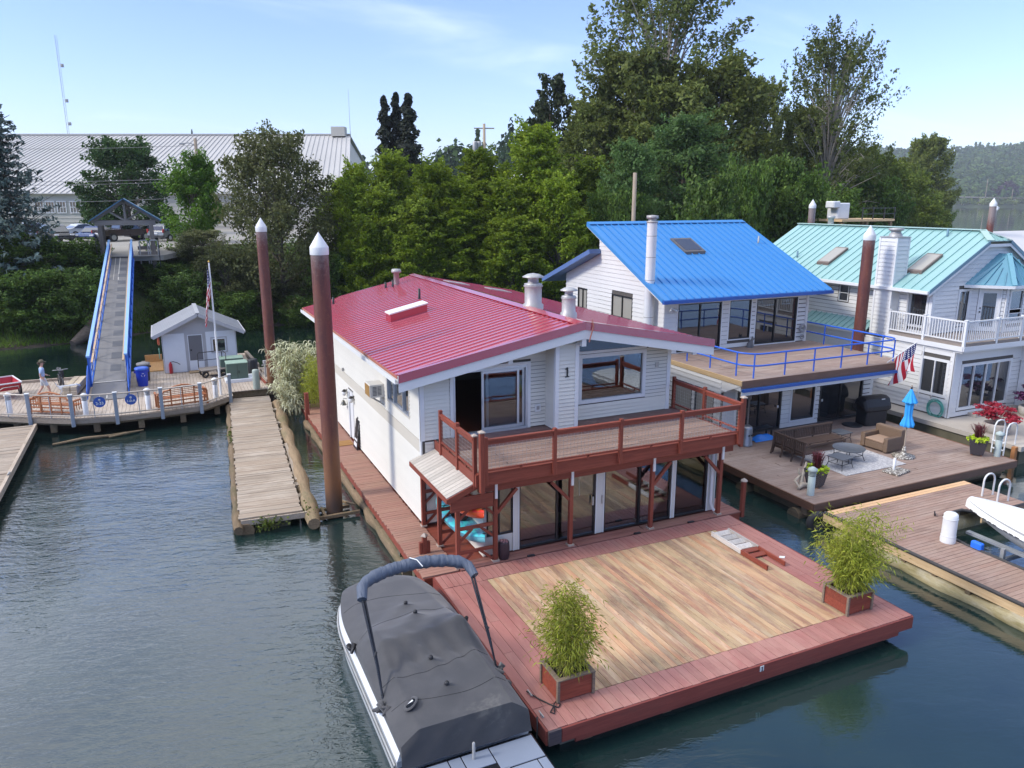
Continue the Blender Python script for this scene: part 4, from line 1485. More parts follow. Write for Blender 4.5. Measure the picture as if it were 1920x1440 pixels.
mb.box(DX0 - 0.01, -0.51, DY0 - 0.048, DY0 - 0.004, 0.35, 0.645)
mb.build("weathered_end_board", wood("burnt_end", [(0.06, 0.05, 0.06, 1), (0.13, 0.10, 0.10, 1)], 0, 0.8, 0.6), fd)
mb = MB()
mb.box(DX0 - 0.045, DX0 - 0.004, DY0, DY1, 0.345, 0.645)
mb.box(DX1 + 0.004, DX1 + 0.045, DY0, DY1, 0.345, 0.645)
bev(mb.build("side_fascia_board", M_FASCY, fd), 0.008)
mb = MB()
mb.box(4.14, 4.24, DY0 - 0.056, DY0 - 0.046, 0.50, 0.62)
npl = mb.build("number_plate", M_WHITE, fd)
numeral_one(M_BLACK, 0.10, (4.19, DY0 - 0.065, 0.56), fd, "plate_number")
for x, y in ((-0.62, -8.45), (-0.70, -9.1)):
 mb = MB()
 mb.tube([(x, y - 0.10, 0.71), (x, y + 0.10, 0.71)], 0.014, 6)
 mb.tube([(x, y - 0.03, 0.655), (x, y - 0.03, 0.71)], 0.014, 6)
 mb.tube([(x, y + 0.03, 0.655), (x, y + 0.03, 0.71)], 0.014, 6)
 mb.build("mooring_cleat", M_GALV, fd)
for x, y in ((2.0, -3.13), (5.4, -3.13), (7.3, -3.13)):
 mb = MB()
 mb.box(x - 0.1, x + 0.1, y - 0.04, y + 0.04, 0.62, 0.69)
 mb.build("hinge_plate", M_DKFRAME, fd)
t = thing("dock_rope", "black mooring rope looped on the red boards by the covered boat", "rope", (-0.5, -8.9, 0.66))
mb = MB()
p = [(-0.15, 0.55, 0.03), (-0.02, 0.25, 0.012), (0.12, -0.02, 0.012), (0.20, -0.12, 0.012), (0.28, -0.05, 0.012), (0.24, 0.05, 0.02), (0.15, -0.03, 0.03), (0.10, -0.16, 0.012), (0.05, -0.25, 0.012), (0.0, -0.18, 0.012), (0.12, -0.08, 0.03)]
mb.tube(p, 0.014, 6)
mb.tube([(-0.30, -0.22, 0.03), (-0.36, -0.35, -0.05), (-0.38, -0.38, -0.28)], 0.016, 6)
mb.build("rope", M_BLACK, t, True)
# side planks lying along the deck's outer edge
t = thing("side_float_boards", "grey weathered boards floating along the outer side of the red deck", "boards", (8.98, -6.4, 0.3))
rn = random.Random(5)
for i, (a, b) in enumerate(((0.0, 0.14), (0.16, 0.30))):
 for c, d in ((-2.1, 0.2), (0.3, 2.2)):
  mb = MB()
  mb.box(a - 0.2, b - 0.2, c + rn.uniform(-0.2, 0.2), d, 0.0, 0.05)
  mb.build("board", M_GREYWY, t, True)
mb = MB()
for y in (-1.9, -0.6, 0.8, 2.0):
 mb.box(-0.25, 0.1, y - 0.06, y + 0.06, -0.18, -0.01)
mb.build("bearer", M_LOG, t, True)
# ladder lying on the deck
M_LADG = wood("grey_ladder_wood", [(0.40, 0.38, 0.36, 1), (0.55, 0.52, 0.48, 1)], 1, 0.8, 0.5, [(0.42, 0.27, 0.14, 1)], 0.4, 2.0)
t = thing("wooden_steps", "old wooden boarding steps lying flat, half grey and half red painted", "steps", (7.54, -5.3, 0.66), R(-1))
mb = MB()
for x in (-0.30, 0.28):
 mb.box(x - 0.022, x + 0.022, -0.10, 1.16, 0.0, 0.13)
mb.build("grey_stringer", M_LADG, t, True)
for y in (0.06, 0.36, 0.66, 0.96):
 mb = MB()
 mb.prism([(-0.275, y, 0.02), (0.255, y, 0.02), (0.255, y + 0.15, 0.09), (-0.275, y + 0.15, 0.09)], (0, 0, 0.025))
 mb.build("grey_tread", M_LADG, t, True)
mb = MB()
for x in (-0.305, 0.285):
 mb.box(x - 0.025, x + 0.025, -1.12, -0.103, 0.0, 0.13)
bev(mb.build("red_stringer", M_REDWOODY, t, True), 0.015)
for y in (-0.18, -0.46):
 mb = MB()
 mb.prism([(-0.275, y, 0.02), (0.255, y, 0.02), (0.255, y + 0.11, 0.08), (-0.275, y + 0.11, 0.08)], (0, 0, 0.025))
 mb.build("red_tread", M_REDWOOD, t, True)
mb = MB()
mb.prism([(8.0, -6.0, 0.658), (8.12, -6.08, 0.658), (8.22, -6.0, 0.658), (8.10, -5.92, 0.658)], (0, 0, 0.006))
tag(mb.build("paper_scrap", M_WHITE, base=(8.1, -6.0, 0.658)), "torn white paper scrap lying on the red deck boards", "paper scrap")
# bamboo in planter boxes
M_BAMB = leafmat("bamboo_leaf", (0.24, 0.30, 0.035, 1), (0.42, 0.43, 0.06, 1), 0.45, 0.35)
M_BAMS = paint("bamboo_cane", (0.40, 0.36, 0.10, 1), 0.5, 0.3, 5)
M_SOIL = paint("soil", (0.03, 0.022, 0.015, 1), 0.95, 0.4, 4)
M_PLEDGE = wood("weathered_planter_edge", [(0.16, 0.12, 0.09, 1), (0.26, 0.20, 0.14, 1)], 0, 0.8, 0.5)
def bamboo_mesh(seed, H, spread, lean, nst, nleaf, leaf=0.13):
 rng = np.random.default_rng(seed)
 Cs, Ts = [], []
 stems = MB()
 for i in range(nst):
  b = np.array([rng.uniform(-0.24, 0.24), rng.uniform(-0.22, 0.22), 0.0])
  h = H * rng.uniform(0.45, 1.0)
  a = rng.uniform(0, 2 * PI)
  s = spread * rng.uniform(0.1, 1.0)
  end = np.array([s * math.cos(a) + lean[0] * h / H, s * math.sin(a) + lean[1] * h / H, h])
  pts = []
  for k in range(6):
   u = k / 5
   pts.append(b + np.array([end[0] * u ** 1.8, end[1] * u ** 1.8, end[2] * (u * 1.25 - 0.25 * u * u)]))
  stems.tube(pts, [0.007 * (1 - 0.7 * k / 5) for k in range(6)], 4, False)
  pts = np.array(pts)
  per = nleaf // nst
  u = rng.uniform(0.12, 1.02, per) ** 0.85
  idx = np.clip((u * 5).astype(int), 0, 4)
  fr = (u * 5 - idx)[:, None]
  base = pts[idx] * (1 - fr) + pts[idx + 1] * fr
  off = rng.normal(size=(per, 3)) * (np.array([0.17, 0.17, 0.10]) * (0.35 + 0.9 * np.sin(np.clip(u, 0, 1) * PI))[:, None])
  Cs.append(base + off)
  d = off / (np.linalg.norm(off, axis=1, keepdims=True) + 1e-6) + rng.normal(size=(per, 3)) * 0.5
  d[:, 2] -= 0.35
  Ts.append(d)
 C, T = np.concatenate(Cs), np.concatenate(Ts)
 T /= np.linalg.norm(T, axis=1, keepdims=True)
 n = len(C)
 sd_ = np.cross(T, rng.normal(size=(n, 3)))
 sd_ /= np.linalg.norm(sd_, axis=1, keepdims=True)
 L = (leaf * rng.uniform(0.6, 1.3, n))[:, None]
 V = np.empty((n, 4, 3))
 V[:, 0] = C
 V[:, 1] = C + T * L * 0.4 + sd_ * L * 0.085
 V[:, 2] = C + T * L - np.array([0, 0, 0.02])
 V[:, 3] = C + T * L * 0.4 - sd_ * L * 0.085
 return mesh_from_quads("leaves", V.reshape(-1, 3), M_BAMB), stems
def planter(label, x0, y0, rz, seed, H, spread, lean, nst, nl, plabel):
 W, D, Hh = 0.76, 0.70, 0.47
 t = thing("planter_box", label, "planter", (x0 + W / 2, y0 + D / 2, 0.655), rz)
 for (a, b, c, d) in ((-W / 2, W / 2, -D / 2, -D / 2 + 0.03), (-W / 2, W / 2, D / 2 - 0.03, D / 2), (-W / 2, -W / 2 + 0.03, -D / 2 + 0.03, D / 2 - 0.03), (W / 2 - 0.03, W / 2, -D / 2 + 0.03, D / 2 - 0.03)):
  for k in range(2):
   mb = MB()
   mb.box(a, b, c, d, 0.02 + k * 0.215, 0.02 + k * 0.215 + 0.212)
   mb.build("planter_board", M_REDWOOD, t, True)
 mb = MB()
 for sx in (-1, 1):
  for sy in (-1, 1):
   x, y = sx * W / 2, sy * D / 2
   mb.box(x - 0.03 + sx * 0.004, x + 0.03 + sx * 0.004, y - 0.03 + sy * 0.004, y + 0.03 + sy * 0.004, 0, Hh - 0.01)
 mb.box(-W / 2 - 0.04, W / 2 + 0.04, -D / 2 - 0.04, -D / 2 + 0.06, Hh - 0.01, Hh + 0.02)
 mb.box(-W / 2 - 0.04, W / 2 + 0.04, D / 2 - 0.06, D / 2 + 0.04, Hh - 0.01, Hh + 0.02)
 mb.box(-W / 2 - 0.04, -W / 2 + 0.06, -D / 2 + 0.06, D / 2 - 0.06, Hh - 0.01, Hh + 0.02)
 mb.box(W / 2 - 0.06, W / 2 + 0.04, -D / 2 + 0.06, D / 2 - 0.06, Hh - 0.01, Hh + 0.02)
 bev(mb.build("planter_edge", M_PLEDGE, t, True), 0.006)
 mb = MB()
 mb.box(-W / 2 + 0.03, W / 2 - 0.03, -D / 2 + 0.03, D / 2 - 0.03, 0.3, 0.40)
 mb.build("soil", M_SOIL, t, True)
 p = thing("bamboo_plant", plabel, "bamboo", (x0 + W / 2, y0 + D / 2, 0.655 + 0.40), rz)
 lm, st = bamboo_mesh(seed, H, spread, lean, nst, nl)
 link("leaves", lm, p)
 st.build("stems", M_BAMS, p, True, fix=False)
 return t
planter("red planter box with dark rim beside the covered boat", -0.23, -8.88, R(0), 11, 1.75, 0.5, (0.12, 0.1), 46, 5200, "upright yellow green bamboo in the planter by the covered boat")
planter("red planter box with pale edges at the far outer corner of the deck", 7.30, -8.90, R(0), 12, 1.95, 0.85, (0.55, 0.25), 64, 8200, "spreading yellow bamboo leaning outward over the water at the deck corner")
bt = thing("covered_boat", "white runabout under a dark grey canvas cover with a folded arch", "boat", (-2.28, -7.0, 0.0))
M_HULLW = paint("white_gelcoat", (0.78, 0.79, 0.79, 1), 0.18, 0.08, 0.8, spec=0.6)
M_HULLG = paint("grey_gelcoat", (0.38, 0.40, 0.42, 1), 0.2, 0.1, 0.8)
M_HULLB = paint("black_gelcoat", (0.012, 0.013, 0.016, 1), 0.18, 0.1)
M_CANV = NT("grey_canvas")
_n = M_CANV.noise(M_CANV.pos(), 1.6, 6, 0.6)
_f = M_CANV.noise(M_CANV.pos(), 260.0, 2)
_c = M_CANV.mix(M_CANV.ramp(_n, 0.35, 0.75), (0.036, 0.036, 0.039, 1), (0.058, 0.056, 0.057, 1))
_d = M_CANV.noise(M_CANV.pos(), 0.9, 5, 0.7, 0.4)
M_CANV.set(M_CANV.b.inputs["Base Color"], M_CANV.mix(M_CANV.ramp(_d, 0.62, 0.8, 0.0, 0.6), _c, (0.17, 0.16, 0.14, 1)))
M_CANV.b.inputs["Roughness"].default_value = 0.75
M_CANV.b.inputs["Sheen Weight"].default_value = 0.25
M_CANV.set(M_CANV.b.inputs["Normal"], M_CANV.bump(_f, 0.25, 0.004))
M_BOOT = NT("blue_grey_canvas")
_n = M_BOOT.noise(M_BOOT.coords(False, (9, 2, 2)), 1.5, 3, 0.5, 0.5)
M_BOOT.b.inputs["Base Color"].default_value = (0.085, 0.105, 0.145, 1)
M_BOOT.b.inputs["Roughness"].default_value = 0.6
M_BOOT.set(M_BOOT.b.inputs["Normal"], M_BOOT.bump(_n, 0.8, 0.06))
HB = 1.25
def half_beam(y):            # y relative to the boat, bow at +3.75
 t = max(0.0, min(1.0, (y - 1.6) / 2.15))
 return HB * (1 - 0.36 * t ** 2.4) * (1.0 if y < 3.4 else max(0.55, 1 - ((y - 3.4) / 0.36) ** 2 * 0.45))
def hull_row(z0, z1, f0, f1, name, mat, proud=0.0):
 aft = -3.55 if z1 < 0.45 else -2.28
 """a band of the hull side between two heights; f: share of the half beam at each height"""
 mb = MB()
 yy = list(np.linspace(aft, 3.4, 40)) + [3.5, 3.6, 3.68, 3.74]
 for s in (-1, 1):
  vs, fs = [], []
  for y in yy:
   b = half_beam(y) + proud
   vs += [(s * b * f0, y, z0), (s * b * f1, y, z1)]
  for i in range(len(yy) - 1):
   fs.append((2 * i, 2 * i + 1, 2 * i + 3, 2 * i + 2))
  mb.add(vs, fs, True)
 b = half_beam(3.74) + proud
 mb.add([(-b * f0, 3.74, z0), (b * f0, 3.74, z0), (b * f1, 3.74, z1), (-b * f1, 3.74, z1)], [(0, 1, 2, 3)])
 b = half_beam(aft) + proud
 mb.add([(-b * f0, aft, z0), (b * f0, aft, z0), (b * f1, aft, z1), (-b * f1, aft, z1)], [(0, 1, 2, 3)])
 return mb.build(name, mat, bt, True, fix=True)
hull_row(-0.35, 0.10, 0.80, 0.93, "hull_bottom", M_HULLW)
hull_row(0.10, 0.40, 0.93, 0.965, "hull", M_HULLW)
hull_row(0.40, 0.48, 0.972, 0.985, "hull_stripe", M_HULLB, 0.004)
hull_row(0.48, 0.60, 0.968, 0.985, "hull_band", M_HULLW)
hull_row(0.60, 0.66, 0.99, 0.995, "hull_stripe", M_HULLB, 0.004)
hull_row(0.66, 0.78, 0.995, 0.99, "hull_topside", M_HULLG)
hull_row(0.78, 0.99, 0.99, 0.93, "gunwale", M_HULLW)
mb = MB()
for s in (-1, 1):
 mb.tube([(s * (half_beam(y) + 0.015), y, 0.69) for y in np.linspace(-2.25, 3.7, 30)], 0.022, 6)
mb.build("rub_rail", M_GALV, bt, True)
def cover_h(x, y):
 """height of the canvas at x (across) and y (along); arrays"""
 b = np.vectorize(half_beam)(y) + 0.03
 e = np.clip(1 - np.abs(x) / b, 0, 1)
 along = np.interp(y, [-2.36, -1.9, -0.6, 0.0, 0.5, 1.1, 1.8, 2.6, 3.3, 3.8], [1.36, 1.38, 1.44, 1.66, 1.58, 1.38, 1.24, 1.15, 1.08, 0.99])
 base = 0.98 + (along - 0.98) * np.clip(e * 3.0, 0, 1) ** 0.75
 for (px, py, ph, pr) in ((0.12, 1.63, 0.13, 0.55), (0.08, 0.79, 0.14, 0.6), (-0.11, -0.78, 0.10, 0.6), (-0.08, -1.58, 0.11, 0.6), (0.73, 0.10, 0.16, 0.6)):
  d = np.sqrt((x - px) ** 2 + (y - py) ** 2)
  base = base + ph * np.exp(-d / pr * 2.4) * np.clip(e * 4, 0, 1)
 # folds running aft from the windscreen
 fold = 0.034 * np.sin(x * 15 + 2.5 * np.sin(y * 1.3) + y * 1.5) * np.exp(-((y + 0.45) / 0.55) ** 2) * np.clip(e * 3, 0, 1)
 fold2 = 0.018 * np.sin(x * 9 - y * 6) * np.exp(-((y - 0.9) / 0.7) ** 2) + 0.012 * np.sin(14 * (x * 0.5 + y)) * np.clip(1 - e * 4, 0, 1)
 return base + fold + fold2 * np.clip(e * 3, 0, 1)
NX, NY = 64, 110
yy = np.linspace(-2.36, 3.76, NY + 1)
vs = []
for y in yy:
 b = half_beam(y) * 0.945
 xs = b * np.sin(np.linspace(-PI / 2, PI / 2, NX + 1))
 z = cover_h(xs, np.full(NX + 1, y))
 z[0] = z[-1] = 0.90
 vs += [(x, y, zz) for x, zz in zip(xs, z)]
fs = []
for j in range(NY):
 for i in range(NX):
  a = j * (NX + 1) + i
  fs.append((a, a + 1, a + NX + 2, a + NX + 1))
mb = MB()
mb.add(vs, fs, True)
# aft drop
top = vs[:NX + 1]
rows = [top]
for k in range(1, 7):
 t = k / 6
 rows.append([(p[0] * (1 + 0.02 * t), p[1] - 0.10 * t ** 0.7 + 0.012 * math.sin(p[0] * 9 + k), max(p[2] + (0.74 - p[2]) * t, 0.74)) for p in top])
vv = [q for r in rows for q in r]
ff = []
for j in range(6):
 for i in range(NX):
  a = j * (NX + 1) + i
  ff.append((a, a + NX + 1, a + NX + 2, a + 1))
mb.add(vv, ff, True)
mb.build("canvas_cover", M_CANV.m, bt, True)
mb = MB()
for y in (2.35, 1.05, -0.85, -1.65):
 pts = []
 for x in np.linspace(-1.1, 1.1, 30):
  yy_ = y + 0.16 * math.sin(x * 2.2 + y)
  pts.append((x, yy_, float(cover_h(np.array([x]), np.array([yy_]))[0]) + 0.002))
 mb.tube(pts, 0.005, 4)
mb.build("cover_seam", M_HULLB, bt, True)
for (px, py) in ((0.12, 1.63), (0.08, 0.79), (-0.11, -0.78), (-0.08, -1.58)):
 z = float(cover_h(np.array([px]), np.array([py]))[0])
 mb = MB()
 mb.lathe([(0.045, z - 0.01), (0.045, z + 0.025), (0.03, z + 0.045), (0.0, z + 0.05)], (px, py), 12)
 mb.build("vent_knob", M_BLACK, bt, True)
z = float(cover_h(np.array([-0.84]), np.array([-1.72]))[0])
mb = MB()
mb.lathe([(0.085, 0.0), (0.10, 0.02), (0.125, 0.02), (0.135, 0.0)], (0, 0), 18)
r_ = mb.build("cover_port", M_CANV.m, bt, True)
r_.location = (-0.80, -1.72, z + 0.01)
r_.rotation_euler = (R(-4), R(-28), R(-25))
r_.scale = (1.0, 1.5, 1)
mb = MB()
mb.lathe([(0.0, 0.012), (0.09, 0.012)], (0, 0), 18)
q_ = mb.build("port_hole", M_HULLB, r_, True)
mb = MB()
mb.prism([(-0.06, 0.0, 0.016), (0.05, 0.02, 0.016), (0.02, 0.06, 0.016)], (0, 0, 0.003))
mb.build("seat_glimpse", M_HULLW, r_, True)
# swim platform
M_EVA = paint("blue_grey_deck_pad", (0.20, 0.235, 0.30, 1), 0.6, 0.12, 2.0, objvar=0.06)
mb = MB()
mb.box(-1.22, 1.22, -4.3, -2.40, 0.52, 0.66)
bev(mb.build("swim_platform", M_HULLB, bt, True), 0.03, 2)
for x0, x1, y0, y1 in ((-1.18, -0.42, -3.0, -2.48), (-0.40, -0.18, -3.0, -2.48), (-0.16, 0.34, -2.86, -2.48), (0.36, 1.18, -3.05, -2.48), (-1.18, -0.55, -3.55, -3.03), (-0.53, 0.50, -3.55, -3.03), (0.52, 1.0, -3.6, -3.08), (1.02, 1.18, -3.6, -3.08), (-1.18, 1.18, -4.25, -3.62)):
 mb = MB()
 mb.box(x0, x1, y0, y1, 0.655, 0.672)
 bev(mb.build("deck_pad", M_EVA, bt, True), 0.006)
mb = MB()
mb.tube([(0.02, -2.62, 0.66), (0.02, -2.62, 0.98), (0.02, -2.62, 1.0)], [0.028, 0.028, 0.018], 10)
mb.build("flag_socket", M_GALV, bt, True)
# folded arch and boot
mb = MB()
pts, rr = [], []
for i in range(41):
 t = i / 40
 x = -1.16 + 2.32 * t
 bow = math.sin(t * PI)
 pts.append((x, 0.12 + 0.50 * bow ** 0.32, 2.56 + 0.27 * bow ** 0.26))
 rr.append(0.125 * (1 + 0.07 * math.sin(i * 2.3) + 0.05 * math.sin(i * 1.1)) * (0.75 + 0.25 * min(1, bow * 3)))
mb.tube(pts, rr, 14)
mb.build("canvas_boot", M_BOOT.m, bt, True)
for s in (-1, 1):
 mb = MB()
 for k, (dx, dy) in enumerate(((0, 0), (0.05, 0.02), (-0.01, 0.08), (0.04, 0.11))):
  mb.tube([(s * (1.15 - dx), 0.15 + dy, 2.58), (s * (1.13 - dx * 0.4), -0.75 + dy * 0.5, 1.62), (s * (1.13), -1.05 - k * 0.02, 1.12)], 0.017, 6)
 mb.tube([(s * 1.15, -0.62, 1.76), (s * 1.10, -0.56, 1.82)], 0.03, 6)
 mb.build("arch_leg", M_HULLB, bt, True)
 mb = MB()
 rng = random.Random(4 + s)
 for k in range(9):
  a = Vector((s * 1.16 + rng.uniform(-0.1, 0.08), -1.15 + rng.uniform(-0.14, 0.14), 1.06 + rng.uniform(-0.06, 0.12)))
  mb.tube([a, a + Vector((rng.uniform(-0.12, 0.12), rng.uniform(-0.12, 0.12), rng.uniform(-0.08, 0.06))), a + Vector((rng.uniform(-0.12, 0.12), rng.uniform(-0.15, 0.15), -0.10))], [0.03, 0.07, 0.02], 7)
 mb.build("foot_wrap", M_CANV.m, bt, True)
mb = MB()
for s in (-1,):
 mb.tube([(-1.24, 1.0, 0.98), (-1.30, 0.95, 1.12), (-1.24, 0.88, 1.05), (-1.20, 0.9, 1.18), (-1.28, 0.84, 1.0)], [0.05, 0.06, 0.05, 0.06, 0.03], 7)
 mb.tube([(1.22, 1.0, 0.98), (1.28, 0.95, 1.12), (1.22, 0.88, 1.05), (1.18, 0.9, 1.16)], [0.04, 0.05, 0.05, 0.03], 7)
mb.build("tie_bundle", M_BLACK, bt, True)
mb = MB()
mb.tube([(-0.05, 0.62, 2.98), (0.05, 0.45, 2.99), (0.12, 0.30, 2.90)], 0.012, 5)
mb.build("white_strap", M_WHITE, bt, True)
def rustmat():
 t = NT("rusty_steel")
 v = t.new("ShaderNodeMapping", {0: t.pos(), "Scale": (2.2, 2.2, 0.35)}).outputs[0]
 n = t.noise(v, 1.6, 6, 0.65)
 f = t.noise(t.pos(), 9.0, 5, 0.7)
 c = t.mix(t.ramp(n, 0.35, 0.7), (0.155, 0.045, 0.030, 1), (0.085, 0.026, 0.024, 1))
 c = t.mix(t.ramp(f, 0.5, 0.8), c, (0.20, 0.085, 0.045, 1))
 sp = t.new("ShaderNodeSeparateXYZ", {0: t.pos()})
 low = t.ramp(t.math('ADD', sp.outputs[2], t.math('MULTIPLY', n, 2.0)), 2.2, 4.6, 1.0, 0.0)
 c = t.mix(t.math('MULTIPLY', low, 0.6), c, (0.24, 0.11, 0.035, 1))
 c = t.mix(t.ramp(sp.outputs[2], 0.3, 1.3, 0.8, 0.0), c, (0.035, 0.03, 0.028, 1))
 c = t.mix(t.ramp(t.math('ADD', sp.outputs[2], t.math('MULTIPLY', f, 1.4)), 8.4, 9.6, 0.0, 0.75), c, (0.28, 0.25, 0.24, 1))
 t.set(t.b.inputs["Base Color"], c)
 t.set(t.b.inputs["Roughness"], t.math('ADD', t.math('MULTIPLY', f, 0.3), 0.40))
 t.set(t.b.inputs["Normal"], t.bump(f, 0.3, 0.01))
 return t.m
M_RUST = rustmat()
M_PCAP = paint("pile_cap_white", (0.74, 0.75, 0.74, 1), 0.5, 0.2, 2.0)
def pile(label, x, y, z, r=0.255, zb=-1.5, collar=False):
 t = thing("mooring_pile", label, "pile", (x, y, 0))
 mb = MB()
 mb.lathe([(r, zb), (r, 2.0), (r, z * 0.55), (r, z - 0.05)], (0, 0), 28)
 mb.build("steel_tube", M_RUST, t, True)
 mb = MB()
 for zz in (z * 0.34, z * 0.66):
  mb.lathe([(r + 0.001, zz - 0.012), (r + 0.006, zz), (r + 0.001, zz + 0.012)], (0, 0), 28)
 mb.build("weld_seam", M_RUST, t, True)
 mb = MB()
 mb.lathe([(r + 0.012, z - 0.22), (r + 0.016, z - 0.20), (r + 0.016, z), (r + 0.012, z + 0.015), (0.012, z + 0.44), (0, z + 0.45)], (0, 0), 28)
 mb.build("cone_cap", M_PCAP, t, True)
 if collar:
  mb = MB()
  mb.bar((-0.95, 0.30, 0.12), (0.55, 0.30, 0.10), 0.10)
  mb.bar((-0.55, -0.32, 0.10), (0.75, -0.34, 0.12), 0.10)
  mb.bar((-0.35, 0.45, 0.12), (-0.35, -0.42, 0.12), 0.09)
  mb.bar((0.36, 0.55, 0.2), (0.62, -0.25, 0.34), 0.07)
  mb.build("guide_timber", M_LOG, t, True)
 return t
pile("tall rusty steel pile with white cone cap close beside the red roofed house", -1.95, 3.4, 8.62, 0.265, collar=True)
pile("rusty steel pile with white cone cap standing by the variegated reeds", -1.72, 19.3, 8.72)
pile("rusty steel pile with white cap between the blue and teal roofed houses", 23.0, 5.05, 8.45)
pile("short looking rusty pile with white cap behind the teal roof ridge beside the trees", 39.7, 24.9, 9.6)
pile("rusty pile with white cap beyond the teal roof against the open river", 55.0, 20.9, 9.72)
def dock_finger(label, c0, rz, L, W, z, n, logs=(), fascia=True, mat=None):
 t = thing("dock_finger", label, "dock", (c0[0], c0[1], 0), rz)
 rn = random.Random(int(L * 10))
 plank_local(t, mat or M_GREYW, -W / 2, W / 2, 0, L, z, n, rn)
 mb = MB()
 mb.box(-W / 2 + 0.06, W / 2 - 0.06, 0.02, L, z - 0.26, z - 0.045)
 mb.build("dock_frame", M_LOG, t, True)
 mb = MB()
 mb.box(-W / 2 + 0.1, W / 2 - 0.35, 0.15, L, -0.4, z - 0.3)
 mb.build("float", M_FOAM, t, True)
 return t
def plank_local(t, mat, x0, x1, y0, y1, z, n, rn, name='dock_plank', cap=300):
 me = {}
 w = (y1 - y0) / n
 for i in range(n):
  k = rn.randrange(5)
  if k not in me:
   mb = MB()
   e = 0.03 * k - 0.06
   mb.box(x0 - e * 0.5, x1 + e * 0.4, -w / 2 + 0.006, w / 2 - 0.006, -0.045, 0)
   m = bpy.data.meshes.new(name)
   m.from_pydata(mb.v, [], mb.f)
   m.materials.append(mat)
   me[k] = m
  o = bpy.data.objects.new(name, me[k])
  COL.objects.link(o)
  o.parent = t
  o.location = (rn.uniform(-0.01, 0.01), y0 + (i + 0.5) * w, z + rn.uniform(-0.006, 0.006))
  o.rotation_euler = (0, rn.uniform(-0.004, 0.004), rn.uniform(-0.004, 0.004))
da = dock_finger("narrow weathered finger dock with rotting log edge in the slip", (-3.97, 3.05), R(-3.7), 15.5, 1.86, 0.50, 82)
mb = MB()
mb.tube([(1.22, y, 0.28 + 0.04 * math.sin(y * 1.7)) for y in np.arange(-0.6, 14.5, 0.5)], [0.24 + 0.05 * math.sin(y * 2.3) for y in np.arange(-0.6, 14.5, 0.5)], 10)
mb.tube([(-0.98, y, 0.25 + 0.03 * math.sin(y * 1.9)) for y in np.arange(-0.3, 15, 0.5)], [0.16 + 0.03 * math.sin(y * 2.7) for y in np.arange(-0.3, 15, 0.5)], 9)
mb.tube([(-0.75, -0.1, 0.10), (-0.6, 1.5, 0.12)], 0.24, 10)
mb.build("edge_log", M_LOG, da, True)
mb = MB()
for y in np.arange(0.4, 14, 1.15):
 mb.box(0.93, 1.30, y - 0.16, y + 0.16, 0.18, 0.42)
mb.box(1.0, 1.10, 3.0, 7.4, 0.40, 0.46)
mb.box(-0.9, 1.25, -0.06, 0.06, 0.27, 0.45)
mb.build("edge_blocking", M_GREYWY, da, True)
rng = np.random.default_rng(2)
M_MOSS = leafmat("dock_weed", (0.07, 0.12, 0.02, 1), (0.16, 0.19, 0.03, 1), 0.3)
Cw = np.concatenate([rng.normal(size=(160, 3)) * np.array([0.22, 0.10, 0.10]) + np.array([-0.1, -0.15, 0.30]), rng.normal(size=(60, 3)) * np.array([0.08, 0.6, 0.06]) + np.array([-1.0, 9.5, 0.45]), rng.normal(size=(60, 3)) * np.array([0.10, 0.2, 0.06]) + np.array([1.15, 0.2, 0.45])])
o = link("dock_weeds", quads_mesh("dock_weeds", Cw, rng.normal(size=(280, 3)) + np.array([0, -0.5, 0.8]), 0.10, M_MOSS, rng), da)
tag(o, kind='stuff')
db = dock_finger("wide bare grey dock reaching out of view beside the curved walkway", (-14.3, 4.0), 0, 13.2, 4.6, 0.55, 62)
mb = MB()
mb.box(2.31, 2.42, 0, 13.2, 0.38, 0.60)
mb.build("edge_timber", M_GREYWY, db, True)
mb = MB()
mb.tube([(2.36, 6.2, 0.62), (2.42, 6.35, 0.66), (2.36, 6.5, 0.62)], 0.03, 6)
mb.build("dock_cleat", M_GALV, db, True)
mw_ = thing("marina_walkway", "broad curved boardwalk float with railing carrying the shed, benches and ramp foot", "boardwalk", (-8.0, 21.0, 0))
FRONT = [(-22, 22.5), (-16, 20.0), (-13.4, 18.45), (-12.14, 17.6), (-10.43, 16.62), (-8.71, 16.30), (-6.9, 16.38), (-5.26, 16.62), (-3.89, 17.97), (-3.85, 18.75), (2.5, 18.9)]
REAR = [(-22, 26.0), (-14.4, 25.4), (-10.2, 25.0), (-8.1, 26.0), (-7.9, 28.8), (-2.2, 28.8), (-1.9, 24.0), (2.5, 23.8)]
def interp_y(poly, x):
 for (a, ya), (b, yb) in zip(poly, poly[1:]):
  if a <= x <= b:
   return ya + (yb - ya) * (x - a) / (b - a)
 return poly[-1][1]
mb = MB()
rn = random.Random(9)
x = -22.0
while x < 2.4:
 w = 0.16
 yf, yr = min(interp_y(FRONT, x), interp_y(FRONT, x + w)), interp_y(REAR, x + w / 2)
 yb_ = yf
 for yc in (yf + rn.uniform(1.5, 4.5), yr):
  mb.box(x + 0.006, x + w - 0.006, yb_ + 0.004, yc, 0.76, 0.80 + rn.uniform(-0.003, 0.003))
  yb_ = yc
 x += w
M_BW = wood("boardwalk_plank", [(0.37, 0.30, 0.235, 1), (0.49, 0.415, 0.34, 1)], 1, 0.85, 0.6, [(0.25, 0.20, 0.155, 1), (0.55, 0.48, 0.40, 1)], 0.5, 0.9, 0.1)
tag(mb.build("deck_planks", M_BW, mw_), kind='stuff')
mb = MB()
n = 60
